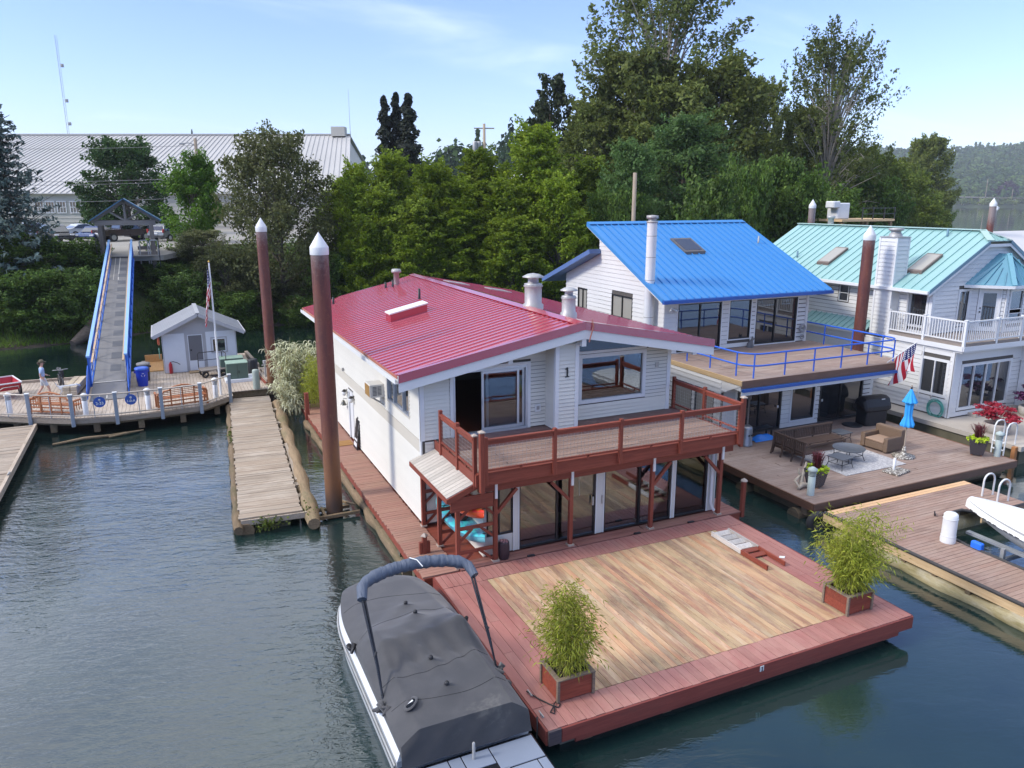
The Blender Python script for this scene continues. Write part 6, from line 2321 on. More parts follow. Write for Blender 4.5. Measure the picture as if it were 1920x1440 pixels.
tag(mb.build("mooring_post", paint("pale_green_post", (0.33, 0.38, 0.33, 1), 0.6, 0.3), base=None), "pale green round post at the corner of the boardwalk", "post").location = (-2.55, 18.95, 0.80)
t = thing("hydrant", "small dark standpipe with valve at the end of the boardwalk", "standpipe", (-1.95, 20.2, 0.80))
mb = MB()
mb.tube([(0, 0, 0), (0, 0, 1.0)], 0.045, 8)
mb.tube([(-0.15, 0, 0.9), (0.15, 0, 0.9)], 0.035, 6)
mb.tube([(0, 0, 1.0), (0, 0, 1.15)], 0.09, 8)
mb.build("pipe", M_GALV, t, True)
# flags
def flagmat(name, droop=False):
 """stripes and canton printed on cloth from the UV map"""
 t = NT(name)
 uv = t.new("ShaderNodeUVMap").outputs[0]
 sp = t.new("ShaderNodeSeparateXYZ", {0: uv})
 u, v = sp.outputs[0], sp.outputs[1]
 st = t.math('MODULO', t.math('FLOOR', t.math('MULTIPLY', v, 12.999)), 2.0)
 c = t.mix(st, (0.45, 0.015, 0.035, 1), (0.80, 0.78, 0.78, 1))
 can = t.math('MULTIPLY', t.math('LESS_THAN', u, 0.40), t.math('GREATER_THAN', v, 6 / 13))
 fu = t.math('SUBTRACT', t.math('FRACT', t.math('MULTIPLY', u, 11 / 0.40 * 0.5)), 0.5)
 fv = t.math('SUBTRACT', t.math('FRACT', t.math('MULTIPLY', t.math('SUBTRACT', v, 6 / 13), 9 / (7 / 13) * 0.5)), 0.5)
 d = t.math('SQRT', t.math('ADD', t.math('MULTIPLY', fu, fu), t.math('MULTIPLY', fv, fv)))
 star = t.math('LESS_THAN', d, 0.27)
 c = t.mix(can, c, t.mix(star, (0.015, 0.025, 0.14, 1), (0.8, 0.8, 0.82, 1)))
 t.set(t.b.inputs["Base Color"], c)
 t.b.inputs["Roughness"].default_value = 0.8
 tr = t.new("ShaderNodeBsdfTranslucent", {0: c})
 mx = t.new("ShaderNodeMixShader", {0: 0.3, 1: t.b.outputs[0], 2: tr.outputs[0]})
 t.set(t.n["Material Output"].inputs[0], mx.outputs[0])
 return t.m
M_FLAG = flagmat("striped_flag")
def cloth(name, fn, parent, nu=40, nv=26):
 mb = MB()
 mb.grid(fn, nu, nv)
 o = mb.build(name, M_FLAG, parent, True, fix=False)
 me = o.data
 uvl = me.uv_layers.new(name="UVMap")
 for p in me.polygons:
  for li in p.loop_indices:
   vi = me.loops[li].vertex_index
   i, j = vi % (nu + 1), vi // (nu + 1)
   uvl.data[li].uv = (i / nu, j / nv)
 return o
t = thing("flag_pole", "slim white flagpole rising from the boardwalk before the shed", "flagpole", (-4.28, 18.36, 0.80))
mb = MB()
mb.tube([(0, 0, 0), (0, 0, 6.35)], [0.06, 0.035], 10)
mb.build("pole", M_WHITE, t, True)
mb = MB()
mb.lathe([(0.0, 6.35), (0.05, 6.38), (0.055, 6.42), (0.0, 6.47)], (0, 0), 8)
mb.build("finial", paint("gold_ball", (0.6, 0.4, 0.1, 1), 0.3, metal=0.8), t, True)
def limp(u, v):
 # v = 1 is the hoist-side top edge; the cloth hangs down the pole in folds
 z = 6.2 - (1 - v) * 1.15 - u * 1.75
 x = -0.06 - 0.20 * u * (1 - 0.3 * v) + 0.05 * math.sin(u * 9 + v * 5)
 y = 0.10 * math.sin(u * 7 + v * 11) * (0.3 + u) - 0.02
 return (x - 0.16 * (1 - v) * u, y, z)
f_ = thing("limp_flag", "striped flag hanging limp from the boardwalk flagpole", "flag", (-4.28, 18.36, 0.80))
cloth("cloth", limp, f_)
# variegated reeds and bamboo by the pile
M_REED = leafmat("cream_reed", (0.50, 0.52, 0.30, 1), (0.68, 0.67, 0.47, 1), 0.3, 0.25)
M_REEDS = paint("reed_cane", (0.42, 0.36, 0.18, 1), 0.6, 0.3)
def reed_mesh(seed, n, H, sx, sy, lean):
 rng = np.random.default_rng(seed)
 mb = MB()
 st = MB()
 for i in range(n):
  bx, by = rng.uniform(-sx, sx), rng.uniform(-sy, sy)
  h = H * rng.uniform(0.55, 1.0)
  lx, ly_ = rng.normal() * 0.22 * h * 0.5 + lean[0] * h * rng.random(), rng.normal() * 0.12 * h + lean[1] * h
  pts = [(bx + lx * (k / 6) ** 1.6, by + ly_ * (k / 6) ** 1.6, h * (k / 6)) for k in range(7)]
  st.tube(pts, [0.012] * 6 + [0.005], 4, False)
  for k in range(int(15 * h / H) + 4):
   u = rng.uniform(0.18, 1.0)
   q = u * 6
   a = min(int(q), 5)
   f = q - a
   b = np.array(pts[a]) * (1 - f) + np.array(pts[a + 1]) * f
   az = rng.uniform(0, 2 * PI)
   L = rng.uniform(0.35, 0.65)
   dx, dy = math.cos(az), math.sin(az)
   sx_, sy_ = -dy * 0.026, dx * 0.026
   prof = [(0, 0), (0.35, 0.18), (0.75, 0.14), (1.0, -0.12)]
   vs, fs = [], []
   for m_, (r, zz_) in enumerate(prof):
    w = [1.0, 1.2, 0.8, 0.1][m_]
    c = b + np.array([dx * r * L * 0.75, dy * r * L * 0.75, zz_ * L * 1.1])
    vs += [(c[0] - sx_ * w, c[1] - sy_ * w, c[2]), (c[0] + sx_ * w, c[1] + sy_ * w, c[2])]
   for m_ in range(3):
    fs.append((2 * m_, 2 * m_ + 1, 2 * m_ + 3, 2 * m_ + 2))
   mb.add(vs, fs)
 return mb, st
t = thing("variegated_reed", "tall clump of cream striped giant reed spilling beside the pile", "reed", (-0.75, 16.9, 0.5))
a, b = reed_mesh(3, 120, 3.0, 0.95, 0.8, (-0.03, -0.02))
a.build("leaves", M_REED, t, True, fix=False)
b.build("canes", M_REEDS, t, True, fix=False)
t = thing("variegated_reed", "cream reed canes drooping over the narrow finger dock", "reed", (-1.45, 15.2, 0.35))
a, b = reed_mesh(4, 26, 1.6, 0.35, 0.5, (-0.62, -0.15))
a.build("leaves", M_REED, t, True, fix=False)
b.build("canes", M_REEDS, t, True, fix=False)
t = thing("bamboo_plant", "green bamboo clump at the end of the red side walkway", "bamboo", (-0.40, 14.7, 0.66))
lm, st = bamboo_mesh(21, 2.5, 0.3, (0, 0), 40, 4600, 0.12)
link("leaves", lm, t)
st.build("stems", M_BAMS, t, True, fix=False)
mb = MB()
mb.box(-0.09, 0.09, -0.09, 0.09, -0.2, 1.05)
o = bev(mb.build("mooring_post", M_REDWOODZ, base=None), 0.01)
tag(o, "square red post at the far end of the side walkway", "post")
o.location = (-1.0, 13.6, 0.6)
M_BWHITE = paint("white_lap_siding", (0.70, 0.69, 0.66, 1), 0.55, 0.10, 0.6, objvar=0.02)
M_BROOF = paint("blue_standing_seam", (0.050, 0.235, 0.53, 1), 0.30, 0.10, 0.4, spec=0.5, objvar=0.02)
M_BTRIM = paint("blue_trim", (0.015, 0.085, 0.35, 1), 0.4, 0.10, 0.8)
M_BRAIL = paint("blue_rail", (0.020, 0.12, 0.60, 1), 0.35, 0.08, 2)
M_BDECK = wood("brown_composite_plank", [(0.285, 0.205, 0.165, 1), (0.37, 0.275, 0.225, 1), (0.25, 0.175, 0.14, 1)], 0, 0.75, 0.5, [(0.44, 0.355, 0.30, 1), (0.22, 0.145, 0.105, 1)], 0.5, 0.7, 0.12)
M_BFASC = wood("brown_deck_edge", [(0.115, 0.065, 0.045, 1), (0.165, 0.095, 0.065, 1)], 0, 0.65, 0.4)
M_BFASCY = wood("brown_side_edge", [(0.17, 0.075, 0.04, 1), (0.24, 0.115, 0.065, 1)], 1, 0.65, 0.4)
M_TANED = wood("raw_tan_board", [(0.50, 0.34, 0.18, 1), (0.60, 0.44, 0.25, 1)], 1, 0.75, 0.4)
bh = thing("floating_house", "white lapped houseboat with bright blue metal roof and blue pipe railings, lettered A", "houseboat", (17.6, 9.0, 0.0))
mb = MB()
mb.box(12.6, 22.0, 3.3, 16.0, -0.35, 0.60)
mb.build("float", M_CONC, bh)
BW = Wall((13.3, 0), (0, 1), (-1, 0))          # upper side wall, u = y
prof = [(6.95, 5.62), (12.45, 8.20), (12.46, 7.50), (15.8, 6.25)]
ow = [(9.40, 11.20, 4.55, 5.62), (13.55, 14.50, 4.55, 5.60)]
core(BW, bh, 6.95, 15.8, 3.36, prof, ow, M_BWHITE, 0.14)
siding(BW, bh, 6.95, 12.46, 3.40, [(6.95, 5.75), (12.46, 8.35)], ow, M_BWHITE, 0.20, 80)
siding(BW, bh, 12.46, 15.8, 3.40, [(12.46, 7.55), (15.8, 6.3)], ow, M_BWHITE, 0.20, 60)
for o in ow:
 window(BW, bh, o[0], o[1], o[2], o[3], M_DKFRAME, M_BLIND, ((o[0] + o[1]) / 2,), (), 0.05, 0.03)
BF = Wall((13.3, 6.95), (1, 0), (0, -1))
of = [(0.72, 3.12, 3.43, 5.58), (3.58, 4.82, 3.80, 5.58), (5.13, 7.62, 3.45, 5.56)]
core(BF, bh, 0, 8.3, 3.36, [(0, 5.75), (8.3, 5.75)], of, M_BWHITE, 0.14)
siding(BF, bh, 0.0, 8.3, 3.40, [(0, 5.72), (8.3, 5.72)], [(o[0] - 0.05, o[1] + 0.05, o[2] - 0.05, o[3] + 0.05) for o in of], M_BWHITE, 0.20, 70)
window(BF, bh, *of[0], M_DKFRAME, M_GLASSO, (1.95,), (), 0.06, 0.02, name='sliding_window')
window(BF, bh, *of[1], M_DKFRAME, M_GLASSO, (), (), 0.04, 0.02)
window(BF, bh, *of[2], M_DKFRAME, M_GLASSO, (6.30,), (), 0.06, 0.02, name='sliding_window')
for o in of:
 trim(BF, bh, *o, M_WHITE, 0.05, 0.028, (1, 1, 1, 1))
mb = MB()
mb.box(21.46, 21.60, 6.9, 15.8, 3.36, 5.75)
mb.box(13.3, 21.6, 15.7, 15.8, 0.6, 6.2)
mb.build("rear_walls", M_BWHITE, bh)
# roof: standing seams on the long front slope
EY_, EZ, RY, RZ = 6.18, 5.90, 12.60, 8.90
RXL, RXR = 12.66, 22.20
n = 24
w = (RXR - RXL) / n
for i in range(n):
 mb = MB()
 x0, x1 = RXL + i * w, RXL + (i + 1) * w
 mb.slab((x0, EY_, EZ), (x1, EY_, EZ), (x1, RY, RZ), (x0, RY, RZ), 0.02)
 if i:
  mb.prism([(x0 - 0.014, EY_, EZ), (x0 + 0.014, EY_, EZ), (x0 + 0.014, EY_, EZ + 0.065), (x0 - 0.014, EY_, EZ + 0.065)], (0, RY - EY_, RZ - EZ))
 mb.build("roof_panel", M_BROOF, bh)
mb = MB()
mb.slab((RXL + 0.02, EY_ + 0.03, EZ - 0.03), (RXR - 0.02, EY_ + 0.03, EZ - 0.03), (RXR - 0.02, RY, RZ - 0.03), (RXL + 0.02, RY, RZ - 0.03), 0.16)
mb.build("roof_deck", M_WHITE, bh)
mb = MB()
mb.box(RXL - 0.03, RXR + 0.03, EY_ - 0.12, EY_ + 0.02, EZ - 0.16, EZ - 0.015)
mb.build("gutter", M_BTRIM, bh)
mb = MB()
for x in (RXL - 0.03, RXR):
 mb.prism([(x, EY_, EZ - 0.13), (x, EY_, EZ + 0.05), (x, RY + 0.04, RZ + 0.05), (x, RY + 0.04, RZ - 0.13)], (0.035, 0, 0))
mb.box(RXL, RXR, RY - 0.02, RY + 0.06, RZ - 0.16, RZ + 0.045)
mb.prism([(RXL, RY - 0.22, RZ - 0.05), (RXL, RY - 0.22, RZ - 0.025), (RXL, RY + 0.05, RZ + 0.075), (RXL, RY + 0.05, RZ + 0.05)], (RXR - RXL, 0, 0))
mb.build("rake_trim", M_BROOF, bh)
# lower rear roof
mb = MB()
mb.slab((12.62, 12.35, 7.68), (22.1, 12.35, 7.68), (22.1, 17.4, 5.86), (12.62, 17.4, 5.86), 0.22)
mb.build("rear_roof", paint("rear_blue_trim", (0.10, 0.17, 0.36, 1), 0.45), bh)
mb = MB()
mb.box(13.44, 21.46, 12.4, 12.5, 7.4, 8.7)
mb.build("clerestory_wall", M_BWHITE, bh)
zb = lambda y: EZ + (RZ - EZ) * (y - EY_) / (RY - EY_)
mb = MB()
mb.prism([(16.25, 9.58, zb(9.58)), (16.25, 9.58, zb(9.58) + 0.14), (16.25, 10.8, zb(10.8) + 0.14), (16.25, 10.8, zb(10.8))], (1.2, 0, 0))
sk = mb.build("skylight", paint("bronze_skylight", (0.12, 0.105, 0.095, 1), 0.4), bh)
mb = MB()
mb.slab((16.36, 9.70, zb(9.70) + 0.15), (17.34, 9.70, zb(9.70) + 0.15), (17.34, 10.68, zb(10.68) + 0.15), (16.36, 10.68, zb(10.68) + 0.15), 0.008)
mb.build("pane", M_GLASSO, sk)
mb = MB()
mb.lathe([(0.05, zb(10.4)), (0.04, zb(10.4) + 0.35), (0, zb(10.4) + 0.36)], (21.4, 10.4), 8)
mb.build("vent_pipe", M_GALV, bh)
mb = MB()
fx, fy = 12.95, 7.62
mb.lathe([(0.215, 3.2), (0.215, 9.05)], (fx, fy), 20)
fl_ = mb.build("white_flue", M_PCAP, bh)
mb = MB()
for z in (5.0, 6.62, 7.6, 8.5):
 mb.lathe([(0.216, z - 0.015), (0.222, z), (0.216, z + 0.015)], (fx, fy), 20)
mb.build("flue_joint", M_GALV, fl_)
mb = MB()
mb.lathe([(0.225, 9.05), (0.25, 9.07), (0.25, 9.12), (0.17, 9.13), (0.17, 9.22), (0.25, 9.23), (0.25, 9.36), (0.0, 9.38)], (fx, fy), 20)
mb.build("flue_cap", M_GALV, fl_)
# upper deck
plank_run(bh, M_BDECK, 13.03, 21.85, 1.52, 6.93, 3.40, 39, 'x', 0.035, 0.008, 300, 'deck_plank', 2)
mb = MB()
mb.box(13.0, 21.9, 1.46, 1.51, 3.12, 3.405)
mb.build("deck_edge", M_BFASC, bh)
mb = MB()
mb.box(12.97, 13.02, 1.46, 6.9, 3.22, 3.41)
mb.build("tan_edge_board", M_TANED, bh)
mb = MB()
mb.box(12.98, 21.98, 1.33, 1.45, 3.0, 3.11)
mb.build("lower_gutter", M_BTRIM, bh)
mb = MB()
mb.box(13.0, 21.9, 1.455, 1.50, 2.84, 3.0)
mb.build("lower_fascia", M_WHITE, bh)
mb = MB()
mb.box(13.03, 21.9, 1.55, 6.9, 3.0, 3.34)
mb.build("deck_frame", M_WHITE, bh)
RZt = 4.32
px = [13.45, 13.45, 13.45, 13.75, 15.3, 16.8, 18.28, 19.75, 21.3]
py = [5.4, 3.9, 2.35, 1.72, 1.72, 1.72, 1.72, 1.72, 1.75]
px += [21.62, 21.62, 21.62]
py += [2.6, 4.2, 5.8]
for a, b in zip(px, py):
 mb = MB()
 mb.tube([(a, b, 3.40), (a, b, RZt)], 0.030, 7)
 mb.build("rail_post", M_BRAIL, bh)
for z in (RZt, 3.86):
 path = [(13.45, 6.9, z), (13.45, 2.6, z)] + [(13.45 + 0.75 * (1 - math.cos(t)), 2.5 - 0.78 * math.sin(t), z) for t in np.linspace(0.15, PI / 2, 6)] + [(20.9, 1.72, z)] + [(20.9 + 0.72 * math.sin(t), 1.72 + 0.5 * (1 - math.cos(t)), z) for t in np.linspace(0.3, PI / 2, 5)] + [(21.62, 6.9, z)]
 mb = MB()
 mb.tube(path, 0.034, 8)
 mb.build("pipe_rail", M_BRAIL, bh)
# lower storey
BLW = Wall((13.0, 0), (0, 1), (-1, 0))
lw = [(2.98, 4.18, 1.35, 2.66), (4.36, 5.56, 1.35, 2.66)]
core(BLW, bh, 2.60, 15.8, 0.6, [(2.60, 3.2), (15.8, 3.2)], lw, M_BWHITE, 0.12)
siding(BLW, bh, 2.60, 8.5, 0.66, [(2.6, 3.2), (8.5, 3.2)], lw, M_BWHITE, 0.20, 60)
mb = MB()
mb.prism([(13.0, 1.5, 3.2), (13.0, 2.6, 2.72), (13.0, 2.6, 3.2)], (0.1, 0, 0))
mb.build("soffit_end", M_BWHITE, bh)
for o in lw:
 window(BLW, bh, *o, M_DKFRAME, M_BLIND, (), (), 0.04, 0.02)
BLF = Wall((13.0, 3.10), (1, 0), (0, -1))
lo = [(1.30, 3.60, 0.70, 2.62), (4.18, 5.45, 0.95, 2.62), (5.78, 8.28, 0.70, 2.62)]
core(BLF, bh, 0.75, 8.9, 0.6, [(0.75, 3.0), (8.9, 3.0)], lo, M_BWHITE, 0.12)
siding(BLF, bh, 0.75, 8.9, 0.66, [(0.75, 2.98), (8.9, 2.98)], [(o[0] - 0.04, o[1] + 0.04, o[2] - 0.06, o[3] + 0.04) for o in lo], M_BWHITE, 0.20, 60)
window(BLF, bh, *lo[0], M_DKFRAME, M_GLASSO, (2.45,), (), 0.05, 0.02, name='sliding_window')
window(BLF, bh, *lo[1], M_DKFRAME, M_GLASSO, (), (), 0.04, 0.02)
window(BLF, bh, *lo[2], M_DKFRAME, M_GLASSO, (7.0,), (), 0.06, 0.02, name='sliding_window')
trim(BLF, bh, *lo[1], M_WHITE, 0.07, 0.04)
mb = MB()
mb.box(13.02, 13.74, 2.62, 3.05, 0.66, 2.95)
mb.build("entry_panel", paint("pale_grey_panel", (0.46, 0.48, 0.50, 1), 0.55), bh)
text("A", M_BLACK, 0.26, (13.36, 2.605, 2.40), (PI / 2, 0, 0), bh, 0.008, 'house_letter')
mb = MB()
mb.box(12.98, 14.3, 2.3, 2.62, 2.80, 2.86)
mb.build("entry_canopy", M_WHITE, bh)
mb = MB()
mb.box(21.76, 21.9, 3.1, 15.8, 0.6, 3.0)
mb.build("end_wall", M_BWHITE, bh)
for x, z in ((3.42, 1.6), (5.9, 1.6)):
 mb = MB()
 BLF.box(mb, x - 0.03, x + 0.03, 0.02, 0.05, z, z + 0.1)
 mb.build("door_handle", M_WHITE, bh)
mb = MB()
BF.box(mb, 0.30, 0.36, 0.02, 0.10, 5.38, 5.46)
for dx in (-0.12, 0.14):
 mb.tube([BF.P(0.33, 0.08, 5.42), BF.P(0.33 + dx, 0.18, 5.36), BF.P(0.33 + dx * 1.4, 0.26, 5.30)], [0.03, 0.05, 0.075], 8)
mb.build("flood_light", M_PCAP, bh)
t = thing("cat_statue", "small grey seated cat figure on the blue house's upper deck", "statue", (17.98, 6.62, 3.40), R(25))
mb = MB()
mb.tube([(0, 0.08, 0.0), (0, 0.06, 0.14), (0, 0.0, 0.26), (0, -0.02, 0.36)], [0.13, 0.14, 0.09, 0.06], 10)
mb.tube([(0, -0.02, 0.34), (0, -0.06, 0.42), (0, -0.12, 0.42)], [0.06, 0.08, 0.045], 9)
for s in (-1, 1):
 mb.tube([(s * 0.045, -0.04, 0.46), (s * 0.05, -0.03, 0.54)], [0.03, 0.004], 5)
 mb.tube([(s * 0.05, -0.03, 0.26), (s * 0.05, -0.09, 0.02)], [0.045, 0.035], 6)
mb.tube([(0, 0.18, 0.03), (0.14, 0.2, 0.03), (0.22, 0.08, 0.03)], [0.04, 0.035, 0.02], 6)
mb.build("body", paint("cat_grey", (0.20, 0.20, 0.20, 1), 0.8, 0.3, 8), t, True)
t = thing("hose_reel", "coiled hose on a reel at the blue house's upper wall", "hose reel", (21.25, 6.90, 4.05))
mb = MB()
wheel(mb, (0, -0.08, 0), 0.17, (0, 1, 0), 0.05, 16)
wheel(mb, (0.02, -0.08, -0.42), 0.10, (0, 1, 0), 0.03, 14)
mb.build("coil", paint("hose_grey", (0.32, 0.32, 0.33, 1), 0.5), t, True)
# blue house's own deck
bd = thing("terrace_deck", "brown plank terrace float in front of the blue roofed house", "deck", (16.6, -0.2, 0))
plank_run(bd, M_BDECK, 11.72, 21.68, -3.60, 3.08, 0.65, 48, 'x', 0.04, 0.009, 300, 'deck_plank', 3)
mb = MB()
mb.box(11.70, 21.70, -3.66, -3.605, 0.40, 0.655)
mb.build("front_edge", M_BFASC, bd)
mb = MB()
mb.box(11.66, 11.715, -3.62, 3.0, 0.40, 0.655)
mb.box(21.685, 21.74, -3.62, 3.0, 0.40, 0.655)
mb.build("side_edge", M_BFASCY, bd)
mb = MB()
mb.box(11.8, 21.6, -3.5, 3.2, 0.42, 0.60)
for y in (-3.2, -1.0, 1.2):
 mb.box(11.75, 21.6, y - 0.12, y + 0.12, 0.14, 0.41)
mb.build("deck_frame", M_LOG, bd)
mb = MB()
for y in (-2.9, -0.4, 2.4):
 mb.tube([(11.6, y, 0.0), (16, y, 0.02), (21.7, y, 0)], 0.27, 10)
mb.tube([(12.3, -3.2, 0.02), (12.2, 0, 0.0), (12.3, 3, 0.02)], 0.25, 10)
mb.build("float_log", M_LOG, bd)
t = thing("tyre_fender", "old black tyre hung as a fender at the terrace corner", "tyre", (11.55, -3.95, 0.22), R(55))
mb = MB()
wheel(mb, (0, 0, 0), 0.25, (0.9, 0.3, 0.1), 0.115, 20)
mb.build("tyre", paint("tyre_rubber", (0.03, 0.03, 0.032, 1), 0.8, 0.4, 6), t, True)
M_DKW = wood("dark_bench_wood", [(0.060, 0.038, 0.028, 1), (0.11, 0.07, 0.052, 1)], 0, 0.6, 0.4)
M_DKWY = wood("dark_bench_wood_long", [(0.060, 0.038, 0.028, 1), (0.11, 0.07, 0.052, 1)], 1, 0.6, 0.4)
sf = thing("corner_bench", "dark slatted wooden corner bench on the brown terrace", "bench", (14.2, 0.8, 0.655))
def bench_section(parent, mat, L, matx):
 """a straight run along +x from the origin, back at y=0, seat towards -y"""
 objs = []
 mb = MB()
 for k in range(6):
  mb.box(0.02, L - 0.02, -0.14 - k * 0.105, -0.14 - k * 0.105 + 0.085, 0.38, 0.41)
 objs.append(("seat", mb))
 mb = MB()
 mb.box(0, L, -0.03, 0.03, 0.80, 0.86)
 mb.box(0, L, -0.02, 0.02, 0.44, 0.48)
 n = int(L / 0.085)
 for k in range(n):
  x = 0.03 + k * (L - 0.06) / (n - 1)
  mb.box(x - 0.024, x + 0.024, -0.012, 0.012, 0.481, 0.799)
 objs.append(("backrest", mb))
 mb = MB()
 mb.box(0.03, L - 0.03, -0.75, -0.71, 0.30, 0.379)
 mb.box(0.03, L - 0.03, -0.04, 0.0, 0.28, 0.379)
 objs.append(("seat_frame", mb))
 for x in (0.03, L / 3, 2 * L / 3, L - 0.03):
  mb = MB()
  mb.tube([(x, 0.12, 0.0), (x, 0.06, 0.2), (x, 0.02, 0.42), (x, 0.0, 0.86)], 0.036, 6)
  objs.append(("leg", mb))
 mb = MB()
 mb.box(L - 0.09, L - 0.02, -0.74, -0.67, 0, 0.30)
 objs.append(("leg", mb))
 return objs
for nm, b in bench_section(sf, M_DKW, 2.9, 0):
 b.build(nm, M_DKW, sf, True)
for nm, b in bench_section(sf, M_DKW, 1.6, 0):
 b.v = [(-p[1] * 1.0, -p[0] + 0.02, p[2]) for p in b.v]
 b.v = [(p[0] - 0.06, p[1], p[2]) for p in b.v]
 b.build(nm, M_DKWY, sf, True)
M_IRON = paint("black_iron", (0.02, 0.022, 0.026, 1), 0.5, 0.2, 4)
def table(label, x, y, h, r, square=False, rz=0.0, name="side_table"):
 t = thing(name, label, "table", (x, y, 0.66), rz)
 mb = MB()
 if square:
  mb.box(-r, r, -r, r, h - 0.025, h)
 else:
  mb.lathe([(r * 0.96, h - 0.03), (r, h), (r * 0.97, h + 0.02), (r * 0.94, h), (0, h)], (0, 0), 28)
 mb.build("table_top", paint("table_top_grey", (0.10, 0.11, 0.125, 1), 0.45, 0.2, 3), t, True)
 for k in range(4):
  a = PI / 4 + k * PI / 2
  c, s = math.cos(a) * r * (1.25 if square else 0.92), math.sin(a) * r * (1.25 if square else 0.92)
  mb = MB()
  mb.tube([(c * 0.95, s * 0.95, h - 0.02), (c * 0.9, s * 0.9, h * 0.5), (c * 1.08, s * 1.08, 0)], 0.014, 6)
  mb.build("leg", M_IRON, t, True)
 mb = MB()
 for k in range(4):
  a = PI / 4 + k * PI / 2
  b = a + PI / 2
  q = r * (1.13 if square else 0.84)
  mb.tube([(math.cos(a) * q, math.sin(a) * q, h * 0.45), (math.cos(b) * q, math.sin(b) * q, h * 0.45)], 0.01, 5)
 mb.build("stretcher", M_IRON, t, True)
 return t
table("round black metal coffee table on the pale rug", 16.1, -0.95, 0.46, 0.58, name="coffee_table")
table("low square black table at the free end of the corner bench", 15.15, -1.45, 0.42, 0.34, True, R(8))
table("low square black table between the corner bench and the wicker armchair", 17.55, 0.75, 0.42, 0.32, True, R(4))
M_RUG = NT("speckled_rug")
_n = M_RUG.noise(M_RUG.pos(), 14.0, 3, 0.7)
M_RUG.set(M_RUG.b.inputs["Base Color"], M_RUG.mix(M_RUG.ramp(_n, 0.42, 0.58), (0.34, 0.33, 0.335, 1), (0.50, 0.485, 0.47, 1)))
M_RUG.b.inputs["Roughness"].default_value = 0.95
mb = MB()
mb.box(-1.5, 1.5, -1.15, 1.15, 0, 0.012)
o = tag(mb.build("area_rug", M_RUG.m), "pale grey speckled rug laid on the brown terrace", "rug")
o.location = (16.15, -1.05, 0.657)
ch = thing("wicker_armchair", "deep brown square wicker armchair by the rug", "armchair", (18.4, -0.5, 0.66), R(4))
M_WKB = NT("brown_wicker")
_v = M_WKB.coords(False, (1, 1, 1))
_w = M_WKB.new("ShaderNodeTexWave", {0: _v, "Scale": 14.0, "Distortion": 1.0}, bands_direction='Z')
_n = M_WKB.noise(_v, 30.0, 3)
M_WKB.set(M_WKB.b.inputs["Base Color"], M_WKB.mix(M_WKB.math('MULTIPLY', _w.outputs["Fac"], _n), (0.12, 0.072, 0.042, 1), (0.30, 0.205, 0.135, 1)))
M_WKB.set(M_WKB.b.inputs["Normal"], M_WKB.bump(_w.outputs["Fac"], 0.6, 0.01))
for nm, bx in (("seat", (-0.50, 0.30, -0.40, 0.40, 0.05, 0.34)), ("backrest", (0.30, 0.56, -0.56, 0.56, 0.03, 0.80)), ("armrest", (-0.52, 0.298, -0.58, -0.40, 0.03, 0.58)), ("armrest", (-0.52, 0.298, 0.40, 0.58, 0.03, 0.58))):
 mb = MB()
 mb.box(*bx)
 bev(mb.build(nm, M_WKB.m, ch, True), 0.03, 2)
mb = MB()
mb.box(-0.51, 0.29, -0.39, 0.39, 0.342, 0.42)
bev(mb.build("cushion", paint("tan_cushion", (0.36, 0.24, 0.165, 1), 0.9, 0.2, 4), ch, True), 0.03, 2)
um = thing("closed_parasol", "closed bright blue parasol on a pebbled round base", "parasol", (18.28, -1.56, 0.655))
M_PEB = NT("pebbled_base")
_vo = M_PEB.new("ShaderNodeTexVoronoi", {0: M_PEB.pos(), "Scale": 16.0})
M_PEB.set(M_PEB.b.inputs["Base Color"], M_PEB.mix(M_PEB.ramp(_vo.outputs["Distance"], 0.25, 0.6), (0.62, 0.59, 0.52, 1), (0.13, 0.11, 0.09, 1)))
mb = MB()
mb.lathe([(0.40, 0), (0.40, 0.05), (0.10, 0.08), (0.05, 0.40), (0.0, 0.41)], (0, 0), 24)
mb.build("base", M_PEB.m, um, True)
mb = MB()
mb.lathe([(0.026, 0.05), (0.026, 2.75)], (0, 0), 10)
mb.build("pole", paint("tan_pole", (0.42, 0.34, 0.26, 1), 0.5), um, True)
mb = MB()
def para(u, v):
 a = u * 2 * PI
 z = 1.18 + v * 1.42
 r = np.interp(v, [0, 0.05, 0.25, 0.30, 0.62, 0.64, 0.72, 1.0], [0.20, 0.22, 0.13, 0.12, 0.13, 0.25, 0.20, 0.03])
 r *= 1 + 0.22 * math.sin(a * 8 + v * 2) * (1 - v * 0.6)
 return (r * math.cos(a), r * math.sin(a), z)
mb.grid(para, 48, 40)
mb.build("canopy", paint("parasol_blue", (0.035, 0.36, 0.80, 1), 0.7, 0.08, 3), um, True)
mb = MB()
mb.lathe([(0.03, 2.6), (0.035, 2.66), (0, 2.74)], (0, 0), 8)
mb.build("finial", M_DKFRAME, um, True)
t = thing("parasol_base", "empty square pebbled parasol base with white stub on the terrace", "parasol base", (16.6, -2.62, 0.655), R(12))
mb = MB()
mb.box(-0.42, 0.42, -0.30, 0.30, 0, 0.06)
bev(mb.build("slab", M_PEB.m, t, True), 0.01)
mb = MB()
mb.lathe([(0.045, 0.06), (0.045, 0.48), (0, 0.49)], (0.02, 0.1), 10)
mb.build("stub", M_WHITE, t, True)
t = thing("patio_heater", "grey mushroom patio heater beside the blue house's entry", "heater", (13.85, 1.95, 0.655))
mb = MB()
mb.lathe([(0.25, 0), (0.26, 0.05), (0.22, 0.08), (0.215, 0.68), (0.19, 0.76), (0.10, 0.82), (0.04, 0.84)], (0, 0), 20)
M_STEEL = paint("brushed_steel", (0.30, 0.30, 0.31, 1), 0.35, 0.15, 4, metal=0.7)
